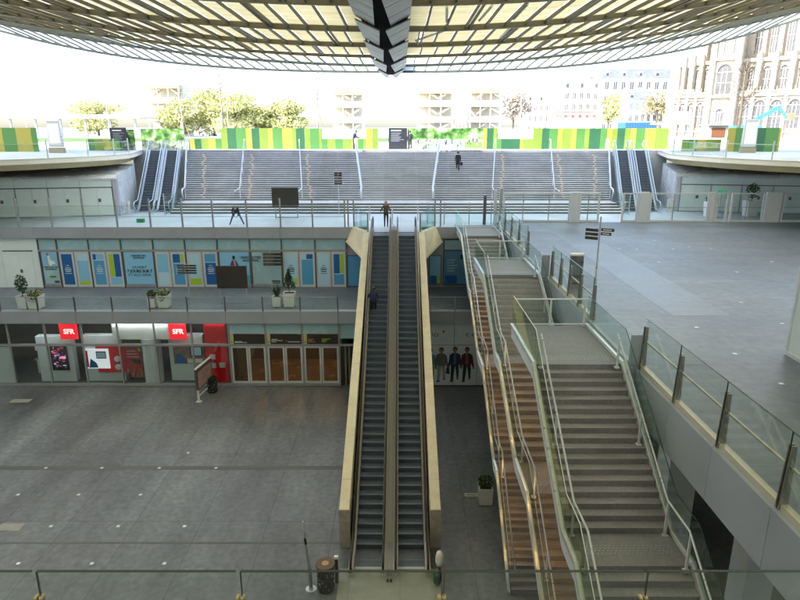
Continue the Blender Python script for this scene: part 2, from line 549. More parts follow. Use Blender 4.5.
# upper terrace: long part behind, wing on the right
tb = MB()
tb.box(-45, 7.0, YF1 + 0.0, 75, Z1 - 0.35, Z1, M['pale_floor'])
struct(tb, 'upper_concourse')
tb = MB()
tb.box(7.0, 60, 3.0, 45.6, Z1 - 0.35, Z1, M['terrace'])
struct(tb, 'upper_terrace')
tb = MB()
tb.box(7.004, 60, 45.6, 75, Z1 - 0.35, Z1, M['pale_floor'])
struct(tb, 'upper_concourse_paving')
# sheen on the terrace, painted as a paler strip along its edge
tb = MB()
tb.box(10.2, 12.4, 22, 45.5, Z1 + 0.0, Z1 + 0.004, mat('pale_sheen_strip', (0.152, 0.187, 0.245), 0.35, rvar=0.05, var=0.3, vscale=0.5, stretch=(0.6, 1, 1), fine=0.1))
struct(tb, 'sheen_strip')

# street level: plaza beyond the stairs and the two side balconies
YT = 61.4
pl = MB()
pl.box(-400, 400, YT + 0.02, 420, ZS - 0.5, ZS, M['plaza'])
struct(pl, 'street_plaza')
def balcony(side, name):
    # curved edge of the side balcony; side=-1 left, +1 right
    if side < 0:
        edge = [(-40, 33.5), (-33, 38.0), (-28.6, 41.5), (-26.0, 44.2), (-24.2, 47.0), (-23.0, 50.0), (-22.6, 52.5), (-22.9, 54.2)]
        last = (-25.0, YT - 0.02)
    else:
        edge = [(37, 31.5), (31.0, 36.0), (27.2, 39.6), (24.9, 42.8), (23.4, 46.0), (22.6, 49.5), (22.4, 52.6), (22.9, 54.4)]
        last = (25.0, YT - 0.02)
    m = MB()
    x_out = side * 75
    top = [(x, y, ZS) for x, y in edge] + [(last[0], last[1], ZS), (x_out, last[1], ZS), (x_out, edge[0][1], ZS)]
    m.poly(top, M['plaza'])
    pr = [(0, 0.0), (0.05, -0.1), (0.05, -0.36), (0.5, -0.44), (0.75, -0.8)]
    # direction inwards
    cols = []
    pts = edge + [last]
    for k, (x, y) in enumerate(pts):
        a = pts[max(0, k - 1)]; b = pts[min(len(pts) - 1, k + 1)]
        t = Vector((b[0] - a[0], b[1] - a[1])).normalized()
        nrm = Vector((-t.y, t.x))
        if nrm.x * side < 0: nrm = -nrm
        cols.append([(x + nrm.x * (dd - 0.05), y + nrm.y * (dd - 0.05), ZS + dz) for dd, dz in pr])
    for k in range(len(cols) - 1):
        for j in range(len(pr) - 1):
            m.poly([cols[k][j], cols[k + 1][j], cols[k + 1][j + 1], cols[k][j + 1]], M['fascia'] if j < 3 else M['soffit'])
    bot = [c[-1] for c in cols] + [(x_out, last[1], ZS - 0.8), (x_out, edge[0][1], ZS - 0.8)]
    m.poly(bot, M['soffit'])
    o = struct(m, name)
    return edge
edgeL = balcony(-1, 'street_pavement')
edgeR = balcony(1, 'street_pavement')
# garden beyond
struct(MB().box(-120, 30, 96, 132, ZS + 0.004, ZS + 0.012, M['lawn']), 'garden_lawn')
struct(MB().box(-1500, 1500, 400, 2500, ZS - 1.0, ZS - 0.3, M['plaza']), 'ground')
# retaining mass under the concourse and the space under the right-hand terrace
rw = MB()
rw.box(7.05, 60, 37.0, 37.4, 0, Z1 - 0.36, M['concrete'])
rw.box(24, 24.4, 3, 37, 0, Z1 - 0.36, M['concrete'])
o = tag(rw.build('retaining_wall'), 'dark retaining wall at the back of the space under the right terrace', 'wall')

# ================================================================== CANOPY
F, PIT = 615.0, R(15.7)
def ray_at_y(u, v, Y):
    a = (u - 400) / F; b = -(v - 300) / F
    dx, dy, dz = a, math.cos(PIT) + b * math.sin(PIT), -math.sin(PIT) + b * math.cos(PIT)
    t = Y / dy
    return dx * t, CAM_Z + dz * t
# heights of the canopy's cross beams sampled along X (a sagging roof, lower in the middle)
prof = [(57.0, 73, 41, 50, 2.6), (51.4, 67, 42, 52, 1.9), (45.0, 58, 37.5, 49, 1.9), (39.3, 47.5, 33, 46, 1.9), (32.8, 32, 28, 40, 1.9), (26.2, 6, 22, 30, 1.9)]
def beam_profile(Y, v0, dl, dr, ex):
    pts = []
    for i in range(-30, 31):
        t = i / 22.0
        u = 395 + 395 * t
        D = dl if t < 0 else dr
        te = min(abs(t), 1.12)
        v = v0 - D * te ** ex
        x, z = ray_at_y(u, v, Y)
        pts.append((x, z))
    # carry on flat to the supporting side wings
    x0, z0 = pts[0]; pts.insert(0, (min(x0 - 5, -70), z0))
    x1, z1 = pts[-1]; pts.append((max(x1 + 5, 70), z1))
    return pts
beams = [(p[0], beam_profile(*p)) for p in prof]
bY = [b[0] for b in beams]
def zat(pts, x):
    for (xa, za), (xb, zb) in zip(pts, pts[1:]):
        if xa <= x <= xb:
            return za + (zb - za) * (x - xa) / (xb - xa)
    return pts[0][1] if x < pts[0][0] else pts[-1][1]
for k in range(1, 10):
    Y = 26.2 - 6.5 * k
    beams.append((Y, [(x * 1.0, z) for x, z in beams[5][1]]))
canopy = thing('canopy', 'huge glass and steel canopy roof with olive beams spanning the whole patio', 'canopy', (0, 20, 24))
for bi, (Y, pts) in enumerate(beams):
    m = MB()
    h, wd = (0.2, 0.1) if bi == 0 else ((0.2, 0.16) if bi < 3 else (0.25, 0.22))
    mm = M['beam_edge'] if bi < 2 else M['beam']
    for (xa, za), (xb, zb) in zip(pts, pts[1:]):
        i = len(m.v)
        m.v += [(xa, Y - wd / 2, za), (xa, Y + wd / 2, za), (xa, Y + wd / 2, za + h), (xa, Y - wd / 2, za + h), (xb, Y - wd / 2, zb), (xb, Y + wd / 2, zb), (xb, Y + wd / 2, zb + h), (xb, Y - wd / 2, zb + h)]
        a = m.mi(mm)
        for q in ((0, 4, 5, 1), (1, 5, 6, 2), (2, 6, 7, 3), (3, 7, 4, 0)):
            m.f.append(tuple(i + j for j in q)); m.m.append(a)
    m.build('beam', canopy)
BAY = 0.97
parts_ribs = []
stuff_ribs = MB()
rib_count = 0
for ri in range(len(beams) - 1):
    Ya, A = beams[ri]; Yb, B = beams[ri + 1]
    n = int(64 / BAY) if ri < 6 else int(130 / BAY / 4)
    bay = BAY if ri < 6 else BAY * 4
    off = random.random() * 0.6
    pm = MB()
    cm = M['canopy2'] if ri <= 1 else M['canopy']
    for j in range(-n // 2, n // 2 + 1):
        x = j * bay + off
        xn = x + bay
        za, zb = zat(A, x), zat(B, x)
        zan, zbn = zat(A, xn), zat(B, xn)
        # louvre panel: two tilted leaves per bay
        if ri >= 1:
            g = 0.0
            if ri < 6 and (j + 3 * ri) % 10 == 0:
                g = 0.26
            L = 0.85 if ri > 1 else 0.6
            ym = (Ya + Yb) / 2
            for (y0, y1, f0, f1) in ((Ya + 0.06, ym - 0.02, 0.27, 0.33), (ym + 0.02, Yb - 0.06, 0.28, 0.34)):
                t0 = (Ya - y0) / (Ya - Yb); t1 = (Ya - y1) / (Ya - Yb)
                p = [(x + 0.03 + g, y0, za + (zb - za) * t0 + f0), (xn - 0.03, y0, zan + (zbn - zan) * t0 + f0), (xn - 0.03, y1, zan + (zbn - zan) * t1 + f1), (x + 0.03 + g, y1, za + (zb - za) * t1 + f1)]
                # the leaves bow upwards a little
                pmid = [((p[0][k] + p[3][k]) / 2 + (0.03 if k == 2 else 0) for k in range(3)), ((p[1][k] + p[2][k]) / 2 + (0.03 if k == 2 else 0) for k in range(3))]
                q0, q1 = tuple(pmid[0]), tuple(pmid[1])
                pm.poly([p[0], p[1], q1, q0], cm)
                pm.poly([q0, q1, p[2], p[3]], cm)
        # ribs between two beams
        if ri < 6:
            rm = MB()
            mm = mat('rim_rib', (0.05, 0.06, 0.052), 0.6) if ri < 2 else M['rib']
            wv = 0.06 if ri < 1 else 0.05 if ri < 2 else 0.075
            def fin(xc):
                rm.prism([(xc - wv / 2, Ya - 0.1, za + (0.08 if ri > 1 else 0.02)), (xc - wv / 2, Ya - 0.1, za + (0.25 if ri > 1 else 0.16)), (xc - wv / 2, Yb + 0.1, zb + (0.26 if ri > 1 else 0.16)), (xc - wv / 2, Yb + 0.1, zb + (0.16 if ri > 1 else 0.03))], (wv, 0, 0), mm)
            fin(x)
            if ri >= 2 and (j + 3 * ri) % 5 == 0: fin(x + 0.2)
            if ri in (3, 4, 5) and abs(x) < 20 and len(parts_ribs) < 92:
                parts_ribs.append(rm.build('rib', canopy))
            else:
                i0 = len(stuff_ribs.v)
                for mt in rm.mats: stuff_ribs.mi(mt)
                stuff_ribs.v += rm.v
                stuff_ribs.f += [tuple(i0 + q for q in f) for f in rm.f]
                stuff_ribs.m += [stuff_ribs.mats.index(rm.mats[q]) for q in rm.m]
    if pm.f:
        pm.build('glass_strip', canopy)
    if True:
        # closed frosted roof skin over the louvres
        rs = MB()
        hs = 0.2 if ri == 0 else 1.15
        xs_ = sorted(set([q[0] for q in A] + [q[0] for q in B]))
        for xa, xb in zip(xs_, xs_[1:]):
            rs.poly([(xa, Ya, zat(A, xa) + hs), (xb, Ya, zat(A, xb) + hs), (xb, Yb, zat(B, xb) + hs), (xa, Yb, zat(B, xa) + hs)], M['skin_rim' if ri < 2 else 'skin'])
        rs.build('roof_skin', canopy)
tag(stuff_ribs.build('rib', canopy), kind='stuff')
# diagonal branch struts above the louvres
for k in range(26):
    ri = random.choice((3, 4, 5, 4, 5))
    Ya, A = beams[ri]; Yb, B = beams[ri + 1]
    x = random.uniform(-24, 24)
    m = MB()
    z = (zat(A, x) + zat(B, x)) / 2
    m.tube([(x, (Ya + Yb) / 2 - 1.5, z + 0.25), (x + random.uniform(-1.6, 1.6), (Ya + Yb) / 2 + 1.6, z + 0.16)], 0.06, M['white'], 6)
    m.build('strut', canopy)
# central spine with overlapping cladding scales
spx = -0.75
sp_core = MB()
sp_core.prism([(spx - 1.05, -30, 21.2), (spx - 1.05, -30, 22.3), (spx + 1.05, -30, 22.3), (spx + 1.05, -30, 21.2), (spx + 0.5, -30, 20.8), (spx - 0.5, -30, 20.8)], (0, 87.2, 0), mat('spine_black', (0.012, 0.012, 0.011), 0.95, spec=0.1))
sp_core.build('spine_core', canopy)
segs = [(57.6, 52.3), (52.3, 44.3), (44.3, 35.8), (35.8, 28.9), (28.9, 21.5), (21.5, 14), (14, 6.5), (6.5, -1), (-1, -9)]
for k, (yf, yn) in enumerate(segs):
    for s in (-1, 1):
        hw = 1.2 if k > 0 else 1.15
        zt = 0.0
        inn, inf = 0.13, 0.36                     # inner edge at the near and the far end
        if k == 0: inn, inf = 0.14, 0.26
        zin = 20.5; zout = 20.95
        n0 = Vector((spx + s * inn, yn - 0.25, zin - 0.12)); n1 = Vector((spx + s * hw, yn - 0.25, zout - 0.1))
        f0 = Vector((spx + s * inf, yf, zin + 0.1)); f1 = Vector((spx + s * (hw if k else 0.5), yf, zout + 0.08 if k else 20.6))
        m = MB()
        for a in range(3):                      # three boards per scale, a thin shadow joint between them
            t0, t1 = a / 3 + 0.006, (a + 1) / 3 - 0.006
            q = [n0.lerp(f0, t0), n1.lerp(f1, t0), n1.lerp(f1, t1), n0.lerp(f0, t1)]
            m.prism(q, (0, 0, 0.06), M['spine'])
        m.build('spine_panel', canopy)

# unseen side and rear wings, their extents shaped to hold back sun and sky light
for nm, lab, bx in (('unseen_side_wing', 'long unseen concrete wing carrying the canopy on the left, kept closed against the sun', (-60, -46.5, -36, 33, 0, 23.5)), ('unseen_side_wing', 'long unseen concrete wing on the right side, sized to shade the near terrace', (45, 60, -36, 18, Z1 + 0.01, 22.5)), ('unseen_rear_wing', 'unseen concrete wing behind the viewer, sized to shade the foreground', (-46.4, 44.9, -44, -34, 0, 18.5))):
    m = MB(); m.box(*bx, M['concrete'])
    for k in range(4 if bx[5] > 20 else 2): m.box(bx[0] - 0.1, bx[1] + 0.1, bx[2] - 0.1, bx[3] + 0.1, 9.7 + 3.4 * k, 10.0 + 3.4 * k, M['panel'])
    tag(m.build(nm), lab, 'building')

# ================================================================== GROUND-FLOOR SHOP FRONT
mX = [-27.57, -25.2, -22.83, -20.48, -18.14, -15.78, -13.41, -11.02, -8.65, -6.29, -3.92]
def facade_frame(root, xs, y, z0, z1, zt, fm, w=0.09, d=0.14, x0=None, x1=None, skip=()):
    for x in xs:
        if x not in skip: MB().box(x - w / 2, x + w / 2, y, y + d, z0, z1, fm).build('mullion', root)
    for z, h in ((z0, 0.16), (zt, 0.14), (z1, 0.1)):
        MB().box(xs[0] - 3 if x0 is None else x0, xs[-1] + w / 2 if x1 is None else x1, y - 0.004, y + d + 0.02, z, z + h, fm).build('transom', root)
shop = thing('glazed_shop', 'grey framed ground floor shop glazing with red telecom signs behind the glass', 'shop front', (-19, YF0, 0))
facade_frame(shop, mX[0:7] + [-11.02], YF0, 0.02, 4.3, 2.78, M['frame'], x1=-11.07)
for a, b in zip(mX[0:7], mX[1:7] + [-11.02]):
    if a < -25.3:
        pass
    plate(shop, 'pane', a + 0.05, b - 0.05, 0.18, 2.78, YF0 + 0.06, M['sglass'], 0.01)
    plate(shop, 'pane', a + 0.05, b - 0.05, 2.92, 4.3, YF0 + 0.06, M['sglass'], 0.01)
# far-left pane is a closed pale door bay
plate(shop, 'door', -27.5, -25.3, 0.2, 2.7, YF0 + 0.1, M['panel_pale'], 0.04)
MB().box(-45, -27.6, YF0 + 0.02, YF0 + 0.2, 0, 4.35, M['panel_pale']).build('side_panel', shop)
# building shell behind the ground floor (floor, ceiling, back wall)
sh = MB()
sh.box(-45, 7.0, YF0 + 5.2, YF0 + 5.5, 0, 4.3, M['dark_conc'])
sh.box(-45, 7.0, YF0 + 0.16, YF0 + 5.2, 4.42, 5.09, M['dark_conc'])
sh.box(-11.2, -11.05, YF0 + 0.2, YF0 + 5.2, 0, 4.4, M['dark_conc'])
sh.box(-3.9, -3.75, YF0 + 0.2, YF0 + 5.2, 0, 4.4, M['dark_conc'])
tag(sh.build('shop_building'), 'dark back walls and ceiling of the ground floor shops behind their glazing', 'building')
# fascia band above, in panels
fb = thing('fascia_band', 'grey metal fascia band above the ground floor shop windows', 'fascia', (-13, YF0, 4.4))
xs = [-45, -40, -35, -30] + mX
for a, b in zip(xs, xs[1:]):
    MB().box(a + 0.008, b - 0.008, YF0 - 0.3, YF0 + 0.15, 4.42, Z2 + 0.02, M['panel']).build('panel', fb)
MB().box(-3.9, 1.9, YF0 - 0.3, YF0 + 0.15, 4.42, Z2 + 0.02, M['panel']).build('panel', fb)
for a in (1.9, 3.45, 5.0):
    MB().box(a + 0.01, a + 1.54, YF0 - 0.3, YF0 + 0.15, 4.42, Z2 + 0.02, M['panel']).build('panel', fb)
# interior furniture of the phone shop
def disp(x0, x1, z1, y, label):
    t = thing('display_wall', label, 'display', ((x0 + x1) / 2, y, 0))
    MB().box(x0, x1, y, y + 0.5, 0.02, z1, M['panel_pale']).build('panel', t, bevel=0.03)
    return t
d1 = disp(-23.95, -21.6, 3.2, YF0 + 0.75, 'pale rounded display wall with a tall dark phone screen in the shop window')
MB().box(-23.05, -21.95, YF0 + 0.66, YF0 + 0.74, 0.85, 2.55, M['black']).build('screen_frame', d1)
pr = MB()
for k in range(44):
    x = random.uniform(-22.95, -22.1); z = random.uniform(0.98, 2.4)
    pr.box(x, x + random.uniform(0.05, 0.22), YF0 + 0.64, YF0 + 0.655, z, z + random.uniform(0.04, 0.12), mat('screen_' + str(k % 4), ((0.8, 0.1, 0.25), (0.75, 0.75, 0.8), (0.12, 0.1, 0.45), (0.5, 0.05, 0.12))[k % 4], 0.4, emit=0.12))
pr.build('screen', d1)
d2 = disp(-20.9, -18.3, 3.25, YF0 + 0.8, 'pale display wall with a red panel and a bright landscape screen')
MB().box(-20.0, -18.0, YF0 + 0.6, YF0 + 0.79, 0.75, 2.62, M['red']).build('red_panel', d2)
d2s = MB().box(-20.75, -19.15, YF0 + 0.5, YF0 + 0.58, 1.05, 2.4, mat('screen_bright', (0.75, 0.78, 0.82), 0.4, emit=0.16)).build('screen', d2)
pr = MB()
pr.box(-19.95, -19.3, YF0 + 0.48, YF0 + 0.495, 1.75, 2.25, M['ink']).box(-19.9, -19.35, YF0 + 0.465, YF0 + 0.479, 1.82, 2.18, M['paleblue'])
pr.box(-20.7, -20.5, YF0 + 0.48, YF0 + 0.495, 1.15, 2.3, M['red'])
pr.prism([(-20.5, YF0 + 0.48, 1.1), (-19.9, YF0 + 0.48, 1.12), (-20.0, YF0 + 0.48, 1.45), (-20.35, YF0 + 0.48, 1.75)], (0, 0.012, 0), M['deepblue'])
pr.build('picture', d2s)
for z in (1.72, 1.16):
    MB().lathe(0, 0, [(0.2, 0), (0.2, 0.1), (0.12, 0.14)], M['wframe'], 14).build('phone_bracket', d2).matrix_basis = Matrix.Translation((-18.55 + 19.6, 0, z)) @ Matrix.Identity(4)
for o in [c for c in d2.children if c.name.startswith('phone_bracket')]:
    z = o.matrix_basis.translation.z
    o.matrix_parent_inverse = Matrix.Identity(4)
    o.matrix_basis = Matrix.Translation((-18.6 + 19.6, -0.24, z)) @ Matrix.Rotation(R(90), 4, 'X')
# white bulkhead and round column
bulk = thing('ceiling_bulkhead', 'white boxed ceiling bulkhead above the round column in the shop', 'bulkhead', (-17, YF0 + 1, 3))
MB().box(-18.6, -14.9, YF0 + 0.3, YF0 + 2.2, 3.15, 4.28, M['white']).build('box', bulk)
col = MB(); col.lathe(-16.4, YF0 + 0.85, [(0.62, 0.03), (0.62, 3.14)], M['panel_pale'], 24)
tag(col.build('round_column', smooth=False), 'thick round pale column inside the shop window beside a red poster', 'column')
pst = thing('red_poster', 'red and white advertising poster beside the round column', 'poster', (-17.6, YF0 + 0.5, 1.5))
plate(pst, 'sheet', -18.05, -16.95, 0.45, 2.62, YF0 + 0.4, mat('poster_red', (0.42, 0.05, 0.05), 0.5, var=0.35, vscale=2.5))
pr = MB()
for k in range(3): pr.box(-17.9, -17.3 + 0.1 * k, YF0 + 0.385, YF0 + 0.397, 2.28 - 0.2 * k, 2.34 - 0.2 * k, M['pink'])
pr.box(-17.1, -16.98, YF0 + 0.385, YF0 + 0.397, 2.3, 2.5, M['lime'])
pr.prism([(-17.7, YF0 + 0.385, 1.75), (-17.0, YF0 + 0.385, 1.72), (-17.05, YF0 + 0.385, 1.35), (-17.4, YF0 + 0.385, 1.45)], (0, 0.01, 0), M['black'])
for k in range(26):
    x = random.uniform(-18, -17.05); pr.box(x, x + 0.06, YF0 + 0.386, YF0 + 0.397, 0.5, 0.55 + random.random() * 0.6, M['pink'])
pr.build('picture', pst)
d3 = disp(-15.3, -13.0, 3.25, YF0 + 0.9, 'pale display wall with a framed picture of a man and a screen')
f3 = plate(d3, 'picture_panel', -15.0, -12.95, 1.25, 2.62, YF0 + 0.84, M['pbrown'], 0.04)
pr = MB()
pr.box(-13.9, -13.05, YF0 + 0.82, YF0 + 0.835, 1.75, 2.5, M['ink']).box(-13.8, -13.15, YF0 + 0.805, YF0 + 0.819, 1.85, 2.42, M['paleblue'])
pr.prism([(-14.95, YF0 + 0.82, 1.27), (-14.1, YF0 + 0.82, 1.27), (-14.2, YF0 + 0.82, 1.6), (-14.6, YF0 + 0.82, 2.05), (-14.85, YF0 + 0.82, 1.9)], (0, 0.012, 0), M['deepblue'])
pr.box(-14.1, -13.1, YF0 + 0.82, YF0 + 0.835, 1.3, 1.6, M['white'])
pr.build('picture', f3)
rp = thing('red_wall_panel', 'tall red wall panel with three grey phone brackets beside the entrance doors', 'panel', (-11.8, YF0 + 0.4, 0))
MB().box(-12.65, -11.25, YF0 + 0.2, YF0 + 0.4, 0.2, 4.28, M['red']).build('board', rp)
MB().box(-11.245, -11.21, YF0 + 0.18, YF0 + 0.42, 0.2, 4.28, mat('red_paint_edge', (0.42, 0.01, 0.015), 0.4)).build('edge_strip', rp)
for x, z in ((-12.2, 2.0), (-12.2, 1.4), (-11.6, 1.42)):
    MB().box(x - 0.2, x + 0.2, YF0 + 0.085, YF0 + 0.199, z - 0.17, z + 0.17, M['wframe']).build('phone_bracket', rp, bevel=0.04)
for x0, x1 in ((-24.8, -22.0), (-20.6, -18.8), (-14.6, -12.75), (-12.6, -11.3), (-18.5, -15.0)):  # fill strips added under the ceiling to brighten the shop displays
    q = thing('shop_fill_lamp', {-24.8: 'long added fill lamp inside the shop above the tall phone screen', -20.6: 'long added fill lamp inside the shop above the red panel', -14.6: 'long added fill lamp inside the shop above the framed picture', -12.6: 'short added fill lamp inside the shop above the red wall panel', -18.5: 'long added fill lamp inside the shop before the white bulkhead'}[x0], 'lamp', (x0, YF0 + 0.5, 4.35))
    MB().box(x0, x1, YF0 + 0.085, YF0 + 0.1, 4.33, 4.41, M['frame']).build('housing', q)
    MB().box(x0, x1, YF0 + 0.105, YF0 + 0.19, 4.37, 4.39, mat('shop_fill_tube', (0.9, 0.9, 0.9), 0.4, emit=22, ecol=(0.95, 1, 0.97))).build('tube', q)
# shop ceiling lights
for k, (x, z) in enumerate(((-14.0, 3.75), (-13.3, 3.9), (-12.95, 3.8))):
    q = thing('spot_light', 'small ceiling spot glowing in the dark shop above the framed picture', 'spot light', (x, YF0 + 2.2, z), 'shop ceiling spots')
    MB().lathe(x, YF0 + 2.2, [(0.09, z), (0.11, z + 0.16), (0.05, z + 0.3)], M['whitel'], 10).build('shade', q)
cnt = thing('shop_counter', 'white shop counter standing in the dark left of the screen', 'counter', (-24.4, YF0 + 2.6, 0))
MB().box(-25.0, -24.0, YF0 + 2.2, YF0 + 3.0, 0.02, 1.0, M['white']).build('body', cnt)
MB().box(-25.1, -23.9, YF0 + 2.1, YF0 + 3.1, 1.0, 1.06, M['wframe']).build('top', cnt)
MB().box(-24.6, -23.8, YF0 + 1.6, YF0 + 1.7, 1.9, 2.3, M['white']).build('notice', cnt)
# two red signs with lettering
def sfr(x, dark, label):
    t = thing('shop_sign', label, 'sign', (x, YF0 + 0.7, 3.2))
    MB().box(x - 0.55, x + 0.55, YF0 + 0.28, YF0 + 0.48, 3.15, 4.2, M['sfr']).build('light_box', t, bevel=0.04)
    text(t, 'SFR', 0.46, (x + 0.06, YF0 + 0.27, 3.68), M['whitel'], bold=0.012)
sfr(-21.45, 0, 'backlit red SFR square sign hanging above the tall phone screen')
sfr(-14.4, 1, 'backlit red SFR square sign beside the white ceiling bulkhead')

# entrance doors
ent = thing('glazed_entrance', 'row of six glazed entrance doors under dark overhead direction panels', 'entrance', (-7.5, YF0, 0))
facade_frame(ent, [-11.02, -8.65, -6.29, -3.92], YF0, 0.02, 4.3, 2.78, M['frame'], x0=-10.97, skip=(-11.02,))
for k, a in enumerate((-11.02, -8.65, -6.29)):
    b = a + 2.36
    plate(ent, 'upper_panel', a + 0.06, b - 0.06, 3.62, 4.3, YF0 + 0.05, M['aqua'], 0.03)
    sg = plate(ent, 'sign_band', a + 0.3, b - 0.06, 2.92, 3.6, YF0 + 0.05, M['sign'], 0.03)
    yb = plate(ent, 'arrow_panel', a + 0.08, a + 0.29, 2.92, 3.6, YF0 + 0.045, mat('pale_yellow', (0.55, 0.55, 0.3), 0.5), 0.03)
    MB().prism([(a + 0.13, YF0 + 0.035, 3.1), (a + 0.24, YF0 + 0.035, 3.1), (a + 0.185, YF0 + 0.035, 2.99)], (0, 0.008, 0), M['ink']).build('arrow', yb)
    # lines of lettering too small to read
    lt = MB()
    lines = {0: [(0.38, 0.85, 3.06, 'w'), (0.38, 1.15, 3.0, 'w')], 1: [(0.38, 0.75, 3.22, 'w'), (0.38, 1.1, 3.14, 'w'), (0.38, 0.65, 3.05, 'w'), (1.32, 1.36, 3.1, 'w'), (1.45, 2.2, 3.05, 'w')], 2: [(0.38, 0.75, 3.22, 'o'), (0.38, 0.65, 3.14, 'o'), (0.38, 0.85, 3.05, 'o'), (1.25, 1.8, 3.24, 'g'), (1.25, 1.6, 3.15, 'g'), (1.25, 1.5, 3.06, 'g')]}[k]
    for x0, x1, z, c in lines:
        x = a + x0
        while x < a + x1:
            wl = random.uniform(0.06, 0.16)
            lt.box(x, min(x + wl, a + x1), YF0 + 0.036, YF0 + 0.047, z, z + 0.05, {'w': M['signw'], 'o': M['orange'], 'g': M['lime']}[c])
            x += wl + 0.03
    lt.build('lettering', sg)
    for j in range(2):
        x0 = a + 0.07 + j * 1.14; x1 = x0 + 1.1
        dr = MB()
        dr.box(x0, x0 + 0.11, YF0 + 0.03, YF0 + 0.1, 0.2, 2.76, M['wframe']).box(x1 - 0.11, x1, YF0 + 0.03, YF0 + 0.1, 0.2, 2.76, M['wframe'])
        dr.box(x0 + 0.11, x1 - 0.11, YF0 + 0.032, YF0 + 0.098, 2.66, 2.76, M['wframe']).box(x0 + 0.11, x1 - 0.11, YF0 + 0.032, YF0 + 0.098, 0.2, 0.34, M['wframe'])
        dd = dr.build('door', ent)
        plate(dd, 'pane', x0 + 0.11, x1 - 0.11, 0.34, 2.66, YF0 + 0.06, M['dglass'], 0.01)
        hx = x1 - 0.06 if j == 0 else x0 + 0.06
        MB().tube([(hx, YF0 - 0.03, 0.95), (hx, YF0 - 0.03, 1.5)], 0.015, M['steel'], 6).build('handle', dd)
lobby = thing('entrance_lobby', 'brown floor and walls of the lobby behind the six glazed doors', 'lobby', (-7.5, YF0 + 2, 0))
MB().box(-11.0, -3.92, YF0 + 0.2, YF0 + 5.1, 0.004, 0.012, mat('polished_brown_floor', (0.2, 0.14, 0.08), 0.22, var=0.2, vscale=1)).build('floor_covering', lobby)
MB().box(-11.0, -3.92, YF0 + 4.9, YF0 + 5.1, 0.012, 4.3, M['warmint']).build('back_panel', lobby)
MB().prism([(-10.95, YF0 + 1.6, 0.02), (-10.6, YF0 + 1.6, 0.02), (-9.4, YF0 + 1.6, 3.0), (-10.95, YF0 + 1.6, 3.0)], (0, 0.1, 0), mat('gold_panel', (0.4, 0.27, 0.11), 0.5)).build('sloping_panel', lobby)
for x in (-9.6, -7.1, -5.0):
    MB().lathe(x, YF0 + 3.2, [(0.1, 4.1), (0.1, 4.3)], mat('lobby_lamp', (1, 0.8, 0.5), 0.4, emit=42, ecol=(1, 0.6, 0.3)), 10).build('lamp', lobby)
side = thing('corner_window', 'narrow aqua corner window between the entrance doors and the escalator wall', 'window', (-3.0, YF0, 0))
plate(side, 'upper_pane', -3.86, -2.0, 3.3, 4.3, YF0 + 0.05, M['aqua'], 0.03)
plate(side, 'pane', -3.86, -2.0, 0.1, 2.78, YF0 + 0.06, M['dglass'], 0.02)
MB().box(-3.87, -2.0, YF0 + 0.0, YF0 + 0.1, 2.79, 2.93, M['frame']).build('transom', side)
MB().box(-3.6, -3.5, YF0 + 0.12, YF0 + 0.2, 0.05, 2.9, M['panel_pale']).box(-3.35, -3.25, YF0 + 0.12, YF0 + 0.2, 0.05, 2.9, M['panel_pale']).build('frame', side)
# ground-floor front right of the escalators: white picture hoarding with printed figures
wp = thing('picture_hoarding', 'white printed hoarding of four life size walking men under the stairs', 'hoarding', (4, YF0, 0))
px = [0.45, 1.95, 3.48, 5.02, 6.6]
for a, b in zip(px, px[1:]):
    for z0, z1 in ((0.1, 2.86), (2.9, 4.4)):
        plate(wp, 'panel', a + 0.015, b - 0.015, z0, z1, YF0 - 0.05, M['poster'], 0.05)
MB().box(0.4, 7.0, YF0, YF0 + 0.3, 0, 4.42, M['dframe']).build('backing', wp)
text(wp, 'io', 0.5, (2.25, YF0 - 0.056, 3.62), M['ink'], bold=-0.004, sx=1.25)
text(wp, 'c e', 0.46, (4.52, YF0 - 0.056, 3.62), M['ink'], bold=0.0, sx=1.1)
MB().prism([(2.72, YF0 - 0.06, 3.88), (2.86, YF0 - 0.06, 3.88), (2.79, YF0 - 0.06, 3.66)], (0, 0.008, 0), M['red']).build('mark', wp)
SKINC = mat('skin_print', (0.33, 0.19, 0.14), 0.6)
def ell(m, cx, cz, rx, rz, y, mm, n=14):
    m.poly([(cx + rx * math.cos(2 * PI * k / n), y, cz + rz * math.sin(2 * PI * k / n)) for k in range(n)], mm)
